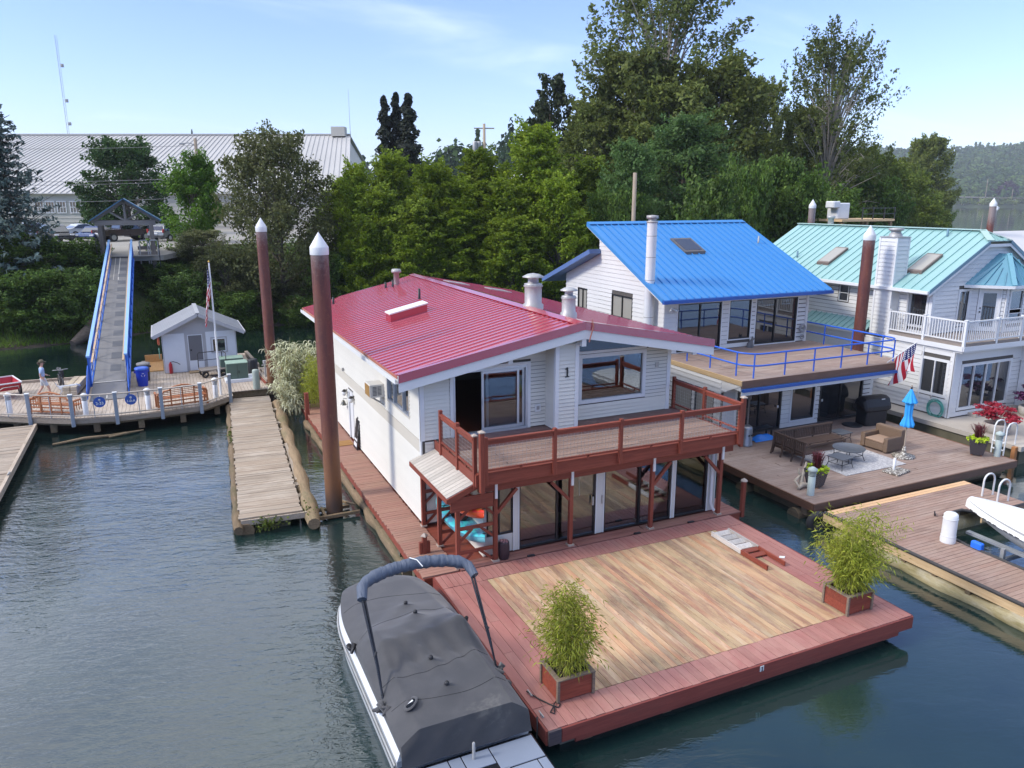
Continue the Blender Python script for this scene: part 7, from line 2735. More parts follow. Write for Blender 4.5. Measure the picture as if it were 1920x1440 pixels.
mb.build("tank_housing", M_STEEL, t, True)
mb = MB()
mb.lathe([(0.032, 0.84), (0.032, 1.85), (0.075, 1.87), (0.085, 2.02), (0.11, 2.04), (0.12, 2.12), (0.0, 2.13)], (0, 0), 14)
mb.build("stem", M_STEEL, t, True)
mb = MB()
mb.lathe([(0.02, 2.22), (0.40, 2.14), (0.42, 2.15), (0.22, 2.24), (0.0, 2.27)], (0, 0), 24)
mb.build("reflector", M_STEEL, t, True)
mb = MB()
mb.box(-0.10, -0.03, -0.225, -0.21, 0.42, 0.48)
mb.box(0.02, 0.09, -0.225, -0.21, 0.42, 0.48)
mb.build("vent_slot", M_BLACK, t, True)
t = thing("covered_grill", "barbecue under a fitted black cover at the terrace's rear corner", "barbecue", (20.75, 2.05, 0.655), R(-6))
mb = MB()
M_GCOV = paint("black_grill_cover", (0.013, 0.014, 0.017, 1), 0.55, 0.25, 3, bump=0.3, bscale=9)
pf = [(-0.34, 0.02), (-0.36, 0.62), (-0.42, 0.70), (-0.42, 0.86), (-0.30, 1.18), (-0.10, 1.27), (0.12, 1.25), (0.32, 1.10), (0.42, 0.86), (0.42, 0.70), (0.36, 0.62), (0.34, 0.02)]
vs, fs = [], []
xs = [(-0.70, 0.80, 0.70), (-0.62, 0.94, 0.97), (-0.50, 1.0, 1.0), (0.5, 1.0, 1.0), (0.62, 0.94, 0.97), (0.70, 0.80, 0.70)]
for (x, sy, sz) in xs:
 for (y, z) in pf:
  vs.append((x * (0.80 if z < 0.65 else 1.0), y * sy, z if z < 0.65 else 0.65 + (z - 0.65) * sz))
m = len(pf)
for i in range(len(xs) - 1):
 for k in range(m - 1):
  fs.append((i * m + k, i * m + k + 1, (i + 1) * m + k + 1, (i + 1) * m + k))
fs.append(tuple(range(m)))
fs.append(tuple(range((len(xs) - 1) * m, len(xs) * m)))
mb.add(vs, fs)
bev(mb.build("cover", M_GCOV, t, True), 0.02, 2)
mb = MB()
mb.box(0.16, 0.34, -0.32, -0.26, 1.105, 1.16)
mb.build("cover_label", M_WHITE, t, True)
mb = MB()
mb.lathe([(0.40, 0), (0.42, 0.02), (0.38, 0.04), (0.2, 0.035), (0, 0.04)], (0, 0), 22)
o = tag(mb.build("fire_mat", M_IRON), "dark round mat lying on the terrace near the covered barbecue", "mat")
o.location = (19.85, 2.2, 0.657)
t = thing("blue_tarp", "crumpled bright blue tarpaulin under a low black bench by the dark window", "tarpaulin", (14.95, 2.25, 0.655))
mb = MB()
mb.grid(lambda u, v: (-0.55 + 1.1 * u, -0.25 + 0.5 * v, 0.02 + 0.20 * math.sin(u * PI) * math.sin(v * PI) + 0.05 * math.sin(u * 13 + v * 7) * math.sin(v * PI)), 24, 12)
mb.build("sheet", paint("tarp_blue", (0.03, 0.22, 0.70, 1), 0.5, 0.1), t, True)
t = thing("low_bench", "low black bench standing over the blue tarpaulin", "bench", (14.9, 2.45, 0.655))
mb = MB()
mb.box(-0.62, 0.62, -0.18, 0.18, 0.40, 0.44)
mb.build("seat", M_BLACK, t, True)
for sx in (-0.55, 0.55):
 for sy in (-0.14, 0.14):
  mb = MB()
  mb.box(sx - 0.025, sx + 0.025, sy - 0.025, sy + 0.025, 0, 0.40)
  mb.build("leg", M_BLACK, t, True)
M_GRASSP = leafmat("burgundy_grass", (0.10, 0.018, 0.030, 1), (0.19, 0.05, 0.06, 1), 0.3, 0.4)
M_LIME = leafmat("lime_leaf", (0.42, 0.60, 0.02, 1), (0.58, 0.72, 0.05, 1), 0.4, 0.25)
M_POT = NT("woven_black_pot")
ck = M_POT.new("ShaderNodeTexChecker", {0: M_POT.coords(False, (1, 1, 1.6)), "Scale": 18.0, 1: (0.085, 0.075, 0.085, 1), 2: (0.022, 0.018, 0.024, 1)})
M_POT.set(M_POT.b.inputs["Base Color"], ck.outputs[0])
M_POT.set(M_POT.b.inputs["Normal"], M_POT.bump(ck.outputs["Fac"], 0.9, 0.02))
M_POT.b.inputs["Roughness"].default_value = 0.5
def blades(name, mat, n, h, spread, w, seed, z0=0.0):
 rng = np.random.default_rng(seed)
 mb = MB()
 for i in range(n):
  a = rng.uniform(0, 2 * PI)
  L = h * rng.uniform(0.7, 1.1)
  s = spread * rng.uniform(0.2, 1.0)
  bx, by = rng.normal(size=2) * 0.05
  c, d = math.cos(a), math.sin(a)
  vs = []
  for k, (t, zf) in enumerate(((0, 0), (0.35, 0.6), (0.75, 0.95), (1.0, 0.92))):
   ww = w * (1, 0.9, 0.6, 0.1)[k]
   p = (bx + c * s * t, by + d * s * t, z0 + L * zf)
   vs += [(p[0] - d * ww, p[1] + c * ww, p[2]), (p[0] + d * ww, p[1] - c * ww, p[2])]
  mb.add(vs, [(0, 1, 3, 2), (2, 3, 5, 4), (4, 5, 7, 6)])
 return mb
def potplant(label, plabel, x, y, rz, seed):
 t = thing("tapered_pot", label, "pot", (x, y, 0.655), rz)
 mb = MB()
 a, b, h = 0.21, 0.31, 0.64
 mb.add([(-a, -a, 0.04), (a, -a, 0.04), (a, a, 0.04), (-a, a, 0.04), (-b, -b, h), (b, -b, h), (b, b, h), (-b, b, h), (-b + 0.04, -b + 0.04, h), (b - 0.04, -b + 0.04, h), (b - 0.04, b - 0.04, h), (-b + 0.04, b - 0.04, h), (-b + 0.05, -b + 0.05, h - 0.06), (b - 0.05, -b + 0.05, h - 0.06), (b - 0.05, b - 0.05, h - 0.06), (-b + 0.05, b - 0.05, h - 0.06)],
     [(3, 2, 1, 0)] + [(i, (i + 1) % 4, 4 + (i + 1) % 4, 4 + i) for i in range(4)] + [(4 + i, 4 + (i + 1) % 4, 8 + (i + 1) % 4, 8 + i) for i in range(4)] + [(8 + i, 8 + (i + 1) % 4, 12 + (i + 1) % 4, 12 + i) for i in range(4)] + [(12, 13, 14, 15)])
 mb.build("body", M_POT.m, t, True)
 mb = MB()
 for sx in (-0.15, 0.15):
  for sy in (-0.15, 0.15):
   mb.lathe([(0.035, 0), (0.04, 0.045)], (sx, sy), 8)
 mb.build("foot", paint("clay_foot", (0.35, 0.16, 0.09, 1), 0.8), t, True)
 p = thing("fountain_grass", plabel, "plant", (x, y, 0.655 + 0.58), rz)
 blades("leaves", M_GRASSP, 150, 0.62, 0.42, 0.010, seed).build("blades", M_GRASSP, p, True, fix=False)
 rng = np.random.default_rng(seed + 1)
 n = 260
 a = rng.uniform(0, 2 * PI, n)
 r = rng.uniform(0.18, 0.38, n)
 C = np.stack([r * np.cos(a), r * np.sin(a), rng.uniform(-0.02, 0.13, n) - 0.3 * np.clip(r - 0.3, 0, 1)], 1)
 N = np.stack([np.cos(a) * 0.5, np.sin(a) * 0.5, np.ones(n)], 1) + rng.normal(size=(n, 3)) * 0.4
 link("lime_leaves", quads_mesh("lime_leaves", C, N, 0.10, M_LIME, rng, 0.9), p)
potplant("tapered black woven pot beside the driftwood at the terrace corner", "burgundy grass and lime leaves in the pot beside the driftwood", 12.95, -2.45, R(20), 31)
potplant("tapered black woven pot standing alone near the boarding ladder corner", "burgundy grass and lime leaves in the pot by the concrete float", 21.0, -2.55, R(35), 33)
for i, (x, y, lab) in enumerate(((12.2, -2.98, "pale green dock post with dark light band by the driftwood"), (21.5, -3.0, "pale green dock post with dark light band at the terrace's outer corner"))):
 bollard(lab, x, y, 0.655, 0.98, paint("pale_green_bollard", (0.40, 0.47, 0.45, 1), 0.6, 0.25, 3), "pale green posts on the terrace")
t = thing("driftwood", "gnarled pale driftwood piece on the terrace corner", "driftwood", (12.5, -2.35, 0.655))
mb = MB()
mb.tube([(-0.35, -0.15, 0.06), (-0.1, -0.05, 0.12), (0.2, -0.12, 0.08), (0.5, -0.1, 0.14)], [0.05, 0.09, 0.07, 0.03], 8)
mb.tube([(-0.1, 0.0, 0.1), (0.02, 0.1, 0.35), (0.15, 0.12, 0.55), (0.28, 0.2, 0.78)], [0.07, 0.08, 0.06, 0.03], 8)
mb.tube([(0.02, 0.1, 0.35), (-0.12, 0.12, 0.48), (-0.08, 0.16, 0.62)], [0.05, 0.04, 0.02], 7)
mb.tube([(-0.30, -0.15, 0.08), (-0.32, 0.05, 0.26), (-0.05, 0.1, 0.40)], [0.04, 0.05, 0.04], 7)
mb.build("wood", wood("bleached_driftwood", [(0.42, 0.36, 0.28, 1), (0.55, 0.48, 0.40, 1)], 2, 0.9, 0.6), t, True)
# the flag at the corner of the upper deck
t = thing("flag_staff", "slanting staff at the blue house's deck corner carrying the striped flag", "flag staff", (20.85, 1.75, 3.32))
P0, P1 = Vector((0, 0, 0)), Vector((0.55, -0.95, 1.06))
mb = MB()
mb.tube([P0, P1], 0.018, 7)
mb.build("staff", M_PCAP, t, True)
d_ = (P1 - P0).normalized()
def hang(u, v):
 s = 0.98 - 0.62 * (1 - v)
 p = P0 + (P1 - P0) * s
 drop = u * (1.25 + 0.15 * math.sin(v * 6))
 x = p.x + 0.13 * math.sin(v * 9 + u * 3) * u + 0.10 * u
 y = p.y + 0.10 * math.cos(v * 11 + u * 4) * u + 0.25 * u * (1 - v)
 return (x - 0.12 * u * (1 - v), y, p.z - 0.02 - drop)
f_ = thing("striped_flag", "red and white striped flag with starred canton hanging from the slanting staff", "flag", (20.85, 1.75, 3.32))
cloth("cloth", hang, f_)
M_GWHITE = paint("white_vinyl_siding", (0.71, 0.71, 0.69, 1), 0.5, 0.08, 0.6, objvar=0.02)
M_TEAL = paint("teal_standing_seam", (0.27, 0.46, 0.44, 1), 0.36, 0.10, 0.4, spec=0.6, objvar=0.02)
M_TEALD = paint("teal_trim", (0.12, 0.24, 0.31, 1), 0.4, 0.1, 0.6)
M_CONCL = paint("pale_concrete", (0.47, 0.42, 0.355, 1), 0.85, 0.3, 0.8, bump=0.2, bscale=20)
gh = thing("floating_house", "white sided houseboat with pale teal metal roof and white railed balcony", "houseboat", (29.0, 8.0, 0.0))
cf = thing("concrete_float", "pale concrete float carrying the teal roofed house", "float", (28.0, 2.0, 0))
mb = MB()
mb.box(23.1, 37.0, -2.9, 16.0, 0.56, 0.75)
mb.build("slab", M_CONCL, cf)
mb = MB()
mb.box(23.2, 36.9, -2.8, 16.0, -0.4, 0.555)
mb.build("float_side", M_FOAM, cf)
mb = MB()
for y in (2.2, -1.2, -2.7):
 mb.box(22.95, 23.09, y - 0.08, y + 0.08, -0.1, 0.72)
mb.build("orange_bumper", wood("orange_bumper", [(0.42, 0.17, 0.06, 1), (0.50, 0.23, 0.09, 1)], 2, 0.7, 0.3), cf)
# lower storey
GL = Wall((24.1, 0), (0, 1), (-1, 0))
GF = Wall((24.1, 0.95), (1, 0), (0, -1))
wl_ = [(1.22, 2.46, 1.68, 3.22)]
core(GL, gh, 0.95, 6.0, 0.75, [(0.95, 3.85), (6, 3.85)], wl_, M_GWHITE, 0.12)
siding(GL, gh, 1.05, 6.0, 0.80, [(0.95, 3.72), (6, 3.72)], [(1.15, 2.53, 1.6, 3.3)], M_GWHITE, 0.19, 60)
window(GL, gh, *wl_[0], M_WHITE, M_GLASSO, (1.84,), (), 0.05, 0.03)
trim(GL, gh, *wl_[0], M_WHITE, 0.07, 0.03)
wf_ = [(0.55, 3.80, 1.12, 3.06)]
core(GF, gh, 0, 10.0, 0.75, [(0, 3.85), (10, 3.85)], wf_, M_GWHITE, 0.12)
siding(GF, gh, 0.1, 9.0, 0.80, [(0, 3.72), (9, 3.72)], [(0.46, 3.88, 1.04, 3.14)], M_GWHITE, 0.19, 60)
window(GF, gh, *wf_[0], M_WHITE, M_GLASSO, (1.35, 2.17, 2.98), (), 0.05, 0.03)
trim(GF, gh, *wf_[0], M_WHITE, 0.07, 0.03)
mb = MB()
GL.box(mb, 0.93, 1.05, -0.01, 0.034, 0.78, 3.75)
GF.box(mb, -0.034, 0.10, -0.01, 0.034, 0.78, 3.75)
mb.build("corner_trim", M_WHITE, gh)
mb = MB()
mb.box(25.4, 29.0, 0.55, 0.94, 0.752, 0.90)
mb.build("front_step", M_CONCL, gh)
mb = MB()
mb.box(28.5, 36, 0.0, 0.94, 3.0, 3.8)
mb.box(28.55, 28.7, -0.2, 0.9, 0.8, 3.0)
mb.build("entry_bay", M_GWHITE, gh)
# rear part of the side wall, further in
GL2 = Wall((24.75, 0), (0, 1), (-1, 0))
core(GL2, gh, 2.85, 15.0, 0.75, [(2.85, 6.3), (15, 6.3)], [(3.05, 3.95, 4.42, 5.98), (7.42, 8.02, 5.05, 5.90)], M_GWHITE, 0.12)
siding(GL2, gh, 2.95, 15.0, 0.80, [(2.85, 6.2), (15, 6.2)], [(2.98, 4.02, 4.3, 6.06), (7.36, 8.08, 4.99, 5.96)], M_GWHITE, 0.19, 90)
window(GL2, gh, 3.05, 3.95, 4.42, 5.98, M_WHITE, M_GLASSO, (), (), 0.05, 0.03)
window(GL2, gh, 7.42, 8.02, 5.05, 5.90, M_WHITE, M_GLASSO, (), (5.47,), 0.04, 0.03)
trim(GL2, gh, 3.05, 3.95, 4.42, 5.98, M_WHITE, 0.06, 0.03)
# gable wall of the upper storey
GU = Wall((24.75, 2.85), (1, 0), (0, -1))
RX, RZg, SL = 28.55, 8.62, 0.575
gab = [(0, 6.30), (3.35, 8.02), (4.55, 8.02), (8.2, 5.95)]
core(GU, gh, 0, 8.2, 3.9, gab, [(1.75, 2.62, 4.42, 6.0)], M_GWHITE, 0.12)
siding(GU, gh, 0.1, 8.2, 4.12, gab, [(1.67, 2.70, 4.34, 6.08)], M_GWHITE, 0.19, 60)
window(GU, gh, 1.75, 2.62, 4.42, 6.0, M_WHITE, M_GLASSO, (), (), 0.05, 0.03)
trim(GU, gh, 1.75, 2.62, 4.42, 6.0, M_WHITE, 0.06, 0.03)
mb = MB()
mb.box(24.68, 24.84, 2.78, 2.94, 4.1, 6.25)
mb.build("upper_corner_trim", M_WHITE, gh)
# main roof: seams from eave to ridge, hip at the near end
EX, EZg, YN, YFAR = 24.2, 6.12, 2.62, 14.9
RXX = 28.55
HZ_ = 8.20                                  # height where the clipped gable starts
xl_h = EX + (HZ_ - EZg) / (RZg - EZg) * (RXX - EX)
YH = 3.55
n = 26
for i in range(n):
 y0, y1 = YN + (YFAR - YN) * i / n, YN + (YFAR - YN) * (i + 1) / n
 def topx(y):
  if y >= YH:
   return RXX
  return xl_h + (RXX - xl_h) * (y - YN) / (YH - YN)
 f = lambda x: EZg + (RZg - EZg) * (x - EX) / (RXX - EX)
 a, b = topx(y0), topx(y1)
 mb = MB()
 mb.prism([(EX, y0, EZg), (EX, y1, EZg), (b, y1, f(b)), (a, y0, f(a))], (0, 0, -0.02))
 if i:
  mb.prism([(EX, y0 - 0.012, EZg), (EX, y0 + 0.012, EZg), (EX, y0 + 0.012, EZg + 0.05), (EX, y0 - 0.012, EZg + 0.05)], (a - EX, 0, f(a) - EZg))
 mb.build("roof_panel", M_TEAL, gh)
XRr = 2 * RXX - EX
xr_h = 2 * RXX - xl_h
mb = MB()
mb.prism([(XRr, YN, EZg), (XRr, YFAR, EZg), (RXX, YFAR, RZg), (RXX, YH, RZg), (xr_h, YN, HZ_)], (0, 0, -0.03))
mb.prism([(xl_h, YN, HZ_), (xr_h, YN, HZ_), (RXX, YH, RZg)], (0, 0, -0.03))
for k in range(1, 5):
 x = xl_h + (xr_h - xl_h) * k / 5
 t_ = 1 - abs(x - RXX) / (RXX - xl_h)
 mb.bar((x, YN, HZ_ + 0.02), (x, YN + (YH - YN) * t_, HZ_ + (RZg - HZ_) * t_ + 0.02), 0.025, 0.04)
mb.build("far_roof_slope", M_TEAL, gh)
mb = MB()
mb.bar((RXX, YH - 0.05, RZg + 0.03), (RXX, YFAR, RZg + 0.03), 0.36, 0.04)
mb.bar((xl_h, YN, HZ_ + 0.03), (RXX, YH, RZg + 0.04), 0.30, 0.03)
mb.bar((xr_h, YN, HZ_ + 0.03), (RXX, YH, RZg + 0.04), 0.30, 0.03)
mb.build("ridge_cap", paint("pale_teal_cap", (0.42, 0.58, 0.52, 1), 0.4, 0.1), gh)
mb = MB()
mb.prism([(EX, YN - 0.02, EZg + 0.03), (xl_h, YN - 0.02, HZ_ + 0.03), (xl_h, YN - 0.02, HZ_ - 0.14), (EX, YN - 0.02, EZg - 0.14)], (0, 0.03, 0))
mb.prism([(XRr, YN - 0.02, EZg + 0.03), (xr_h, YN - 0.02, HZ_ + 0.03), (xr_h, YN - 0.02, HZ_ - 0.14), (XRr, YN - 0.02, EZg - 0.14)], (0, 0.03, 0))
mb.build("rake_trim", M_TEALD, gh)
mb = MB()
mb.prism([(EX, YN + 0.0, EZg - 0.14), (xl_h, YN, HZ_ - 0.14), (xr_h, YN, HZ_ - 0.14), (XRr, YN, EZg - 0.14), (XRr, YN, EZg - 0.26), (xr_h, YN, HZ_ - 0.27), (xl_h, YN, HZ_ - 0.27), (EX, YN, EZg - 0.26)], (0, 0.03, 0))
mb.build("fascia_board", M_WHITE, gh)
mb = MB()
mb.box(EX - 0.13, EX + 0.0, YN, YFAR, EZg - 0.15, EZg - 0.02)
mb.box(EX, 24.75, YN + 0.1, YFAR, EZg - 0.20, EZg - 0.18)
mb.tube([(EX - 0.05, 3.9, EZg - 0.12), (24.6, 3.95, 5.85), (24.66, 3.95, 4.2)], 0.045, 8)
mb.build("gutter", M_WHITE, gh)
f = lambda x: EZg + (RZg - EZg) * (x - EX) / (RXX - EX)
for (y0, y1, x0, x1) in ((9.3, 10.1, 25.2, 26.5), (3.9, 4.7, 25.2, 26.5)):
 mb = MB()
 mb.prism([(x0, y0, f(x0)), (x1, y0, f(x1)), (x1, y0, f(x1) + 0.14), (x0, y0, f(x0) + 0.14)], (0, y1 - y0, 0))
 s_ = mb.build("skylight", paint("brown_skylight", (0.17, 0.13, 0.11, 1), 0.5), gh)
 mb = MB()
 mb.slab((x0 + 0.08, y0 + 0.06, f(x0 + 0.08) + 0.15), (x1 - 0.08, y0 + 0.06, f(x1 - 0.08) + 0.15), (x1 - 0.08, y1 - 0.06, f(x1 - 0.08) + 0.15), (x0 + 0.08, y1 - 0.06, f(x0 + 0.08) + 0.15), 0.01)
 mb.build("pane", M_BLIND, s_)
for (x, y) in ((28.0, 4.9), (25.6, 11.9)):
 mb = MB()
 mb.lathe([(0.05, f(x)), (0.05, f(x) + 0.35), (0, f(x) + 0.36)], (x, y), 8)
 mb.build("vent_pipe", M_TEALD, gh)
mb = MB()
mb.lathe([(0.16, RZg), (0.16, RZg + 0.35), (0.22, RZg + 0.37), (0.22, RZg + 0.5), (0, RZg + 0.52)], (28.6, 12.6), 14)
mb.build("roof_vent", M_GALV, gh)
# chimney chase
CX0, CX1, CY0, CY1 = 24.22, 25.0, 4.55, 5.45
WCa = Wall((CX0, CY0), (0, 1), (-1, 0))
WCb = Wall((CX0, CY0), (1, 0), (0, -1))
mb = MB()
mb.box(CX0 + 0.004, CX1, CY0 + 0.004, CY1, 0.8, 8.32)
ch_ = mb.build("chimney", M_GWHITE, gh)
siding(WCa, gh, 0.06, 0.86, 3.0, [(0, 8.3), (0.9, 8.3)], [], M_GWHITE, 0.19, 40)
siding(WCb, gh, 0.06, 0.76, 3.0, [(0, 8.3), (0.78, 8.3)], [], M_GWHITE, 0.19, 40)
mb = MB()
for x, y in ((CX0, CY0), (CX0, CY1), (CX1 - 0.02, CY0)):
 mb.box(x - 0.034, x + 0.06, y - 0.034, y + 0.06, 3.0, 8.31)
mb.build("chimney_trim", M_WHITE, gh)
mb = MB()
mb.box(CX0 - 0.04, CX1 + 0.04, CY0 - 0.04, CY1 + 0.04, 8.321, 8.37)
mb.lathe([(0.30, 8.37), (0.27, 8.50), (0.22, 8.52), (0.22, 8.62), (0.33, 8.64), (0.33, 8.74), (0.0, 8.76)], ((CX0 + CX1) / 2, (CY0 + CY1) / 2), 16)
mb.build("chimney_cap", M_GALV, ch_)
# small lean-to roof on the side wall
mb = MB()
for k in range(12):
 y0 = 5.6 + k * 0.34
 mb.slab((24.76, y0, 4.35), (24.76, y0 + 0.33, 4.35), (23.9, y0 + 0.33, 3.85), (23.9, y0, 3.85), 0.03)
 mb.bar((24.76, y0, 4.37), (23.9, y0, 3.87), 0.03, 0.05)
mb.build("lean_to_roof", M_TEAL, gh)
mb = MB()
mb.box(24.1, 24.7, 6.0, 9.7, 0.8, 3.85)
mb.box(23.92, 24.0, 5.6, 9.7, 3.72, 3.84)
mb.build("side_bay", M_GWHITE, gh)
# balcony
mb = MB()
ed = [(24.02, 0.62), (28.4, 0.55), (29.6, 0.85), (31.0, 0.9), (31, 2.84), (24.02, 2.84), (24.02, 4.4), (24.0, 4.4)]
mb.prism([(24.02, 0.62, 4.10), (28.4, 0.55, 4.10), (29.6, 0.9, 4.10), (31, 0.9, 4.10), (31, 2.84, 4.10), (24.74, 2.84, 4.10), (24.74, 4.4, 4.10), (24.02, 4.4, 4.10)], (0, 0, -0.12))
mb.build("balcony_floor", paint("taupe_deck", (0.27, 0.225, 0.19, 1), 0.75, 0.2, 2), gh)
mb = MB()
mb.bar((23.99, 0.6, 3.88), (23.99, 4.4, 3.88), 0.06, 0.20)
mb.bar((24.0, 0.58, 3.88), (28.4, 0.51, 3.88), 0.06, 0.20)
mb.bar((28.4, 0.51, 3.88), (29.7, 0.87, 3.88), 0.06, 0.20)
mb.box(24.03, 31.0, 0.62, 0.96, 3.7, 3.95)
mb.box(24.05, 24.10, 0.62, 4.3, 3.70, 3.95)
mb.build("balcony_fascia", M_WHITE, gh)
RPT = [(24.06, 4.35), (24.06, 2.55), (24.06, 0.64), (26.1, 0.62), (27.7, 0.60), (28.4, 0.62), (29.6, 0.95)]
for (x, y) in RPT:
 mb = MB()
 mb.box(x - 0.05, x + 0.05, y - 0.05, y + 0.05, 3.99, 5.08)
 p = mb.build("balcony_post", M_WHITE, gh)
 mb = MB()
 mb.box(x - 0.07, x + 0.07, y - 0.07, y + 0.07, 5.082, 5.12)
 mb.build("post_cap", M_WHITE, p)
for (a, b), (c, d) in zip(RPT, RPT[1:]):
 L = math.hypot(c - a, d - b)
 mb = MB()
 mb.bar((a, b, 5.03), (c, d, 5.03), 0.07, 0.06)
 mb.bar((a, b, 4.20), (c, d, 4.20), 0.05, 0.05)
 mb.build("balcony_rail", M_WHITE, gh)
 mb = MB()
 n = max(2, int(L / 0.125))
 for k in range(1, n):
  x, y = a + (c - a) * k / n, b + (d - b) * k / n
  mb.box(x - 0.016, x + 0.016, y - 0.016, y + 0.016, 4.226, 4.998)
 tag(mb.build("balusters", M_WHITE, gh), kind='stuff')
# turret bay with the balcony door
BP = [(27.25, 2.85), (28.35, 1.85), (29.8, 1.85), (30.9, 2.85)]
for k, ((a, b), (c, d)) in enumerate(zip(BP, BP[1:])):
 L = math.hypot(c - a, d - b)
 u = ((c - a) / L, (d - b) / L)
 nrm = (u[1], -u[0])
 w = Wall((a, b), u, nrm)
 op = [(0.42, 1.22, 4.14, 6.02)] if k == 0 else ([(0.25, 1.2, 4.55, 6.0)] if k == 1 else [])
 core(w, gh, 0, L, 4.0, [(0, 6.2), (L, 6.2)], op, M_GWHITE, 0.1)
 siding(w, gh, 0.06, L - 0.06, 4.12, [(0, 6.2), (L, 6.2)], [(o[0] - 0.09, o[1] + 0.09, o[2] - 0.09, o[3] + 0.09) for o in op], M_GWHITE, 0.19, 30)
 mb = MB()
 w.box(mb, -0.05, 0.06, -0.02, 0.034, 4.1, 6.2)
 mb.build("bay_trim", M_WHITE, gh)
 if k == 0:
  mb = MB()
  w.box(mb, 0.42, 1.22, -0.05, 0.0, 4.14, 6.02)
  dr = mb.build("balcony_door", M_WHITE, gh)
  mb = MB()
  w.box(mb, 0.56, 1.08, 0.002, 0.012, 4.35, 5.88)
  mb.build("pane", M_GLASSO, dr)
  mb = MB()
  w.box(mb, 0.455, 0.50, 0.0, 0.06, 4.98, 5.05)
  w.box(mb, 0.455, 0.50, 0.0, 0.04, 5.16, 5.22)
  mb.build("handle", M_BLACK, dr)
  trim(w, gh, 0.42, 1.22, 4.14, 6.02, M_WHITE, 0.07, 0.04, (1, 1, 0, 1), 'door_trim')
 elif k == 1:
  window(w, gh, 0.25, 1.2, 4.55, 6.0, M_WHITE, M_GLASSO, (), (5.15, 4.95), 0.045, 0.03)
  trim(w, gh, 0.25, 1.2, 4.55, 6.0, M_WHITE, 0.06, 0.034)
EP = [(26.75, 2.84), (28.15, 1.45), (30.0, 1.45), (31.4, 2.84)]
AP, RB_ = (28.85, 2.35, 7.62), (28.85, 2.84, 7.62)
mb = MB()
for k, ((a, b), (c, d)) in enumerate(zip(EP, EP[1:])):
 mb.prism([(a, b, 6.28), (c, d, 6.28)] + ([AP] if k == 1 else ([AP, RB_] if k == 0 else [RB_, AP])), (0, 0, -0.03))
for k, ((a, b), (c, d)) in enumerate(zip(EP, EP[1:])):
 for q in (1, 2, 3, 4):
  t_ = q / 5
  x, y = a + (c - a) * t_, b + (d - b) * t_
  if k == 1:
   s_ = 1 - abs(t_ - 0.5) * 2
   mb.bar((x, y, 6.30), (x + (AP[0] - x) * s_ * 0.0, y + (AP[1] - y) * s_, 6.30 + (AP[2] - 6.28) * s_), 0.025, 0.045)
  elif k == 0:
   s_ = 0.95 * min(1, t_ * 1.1)
   mb.bar((x, y, 6.30), (x + (AP[0] - x) * (1 - t_ * 0.75), y + (AP[1] - y) * (1 - t_ * 0.75), 6.30 + (AP[2] - 6.28) * (1 - t_ * 0.75)), 0.025, 0.045)
mb.build("turret_roof", paint("teal_blue_turret", (0.13, 0.33, 0.42, 1), 0.35, 0.1), gh)
mb = MB()
for (a, b) in EP[1:3]:
 mb.bar((a, b, 6.30), (AP[0], AP[1], AP[2] + 0.02), 0.20, 0.035)
mb.build("turret_hip", paint("teal_blue_hip", (0.17, 0.40, 0.48, 1), 0.35, 0.1), gh)
mb = MB()
for (a, b), (c, d) in zip(EP, EP[1:]):
 mb.bar((a, b, 6.20), (c, d, 6.20), 0.10, 0.13)
mb.build("turret_gutter", M_WHITE, gh)
mb = MB()
GU.box(mb, 2.9, 3.12, 0.03, 0.16, 6.15, 6.42)
mb.build("wall_lamp", M_GALV, gh)
mb = MB()
mb.tube([(24.07, 2.45, 3.86), (24.07, 2.45, 0.9)], 0.04, 8)
mb.build("downspout", M_WHITE, gh)
t = thing("garden_hose", "coiled turquoise garden hose hung on the white house wall", "hose", (24.04, 1.45, 1.18))
mb = MB()
rng = random.Random(5)
for k in range(7):
 r = 0.36 + rng.uniform(-0.06, 0.05)
 cy, cz = rng.uniform(-0.04, 0.04), -0.08 + rng.uniform(-0.05, 0.03)
 mb.tube([(-0.06 - 0.012 * k, cy + r * math.cos(a), cz + r * math.sin(a)) for a in np.linspace(0, 2 * PI, 26)[:-1]], 0.016, 5, close=True)
mb.build("coil", paint("hose_turquoise", (0.10, 0.40, 0.33, 1), 0.45, 0.15), t, True)
mb = MB()
mb.box(-0.06, 0.02, -0.12, 0.12, 0.22, 0.30)
mb.tube([(-0.02, 0.3, 0.42), (-0.10, 0.3, 0.42), (-0.10, 0.25, 0.34)], 0.03, 6)
mb.build("bracket", M_GALV, t, True)
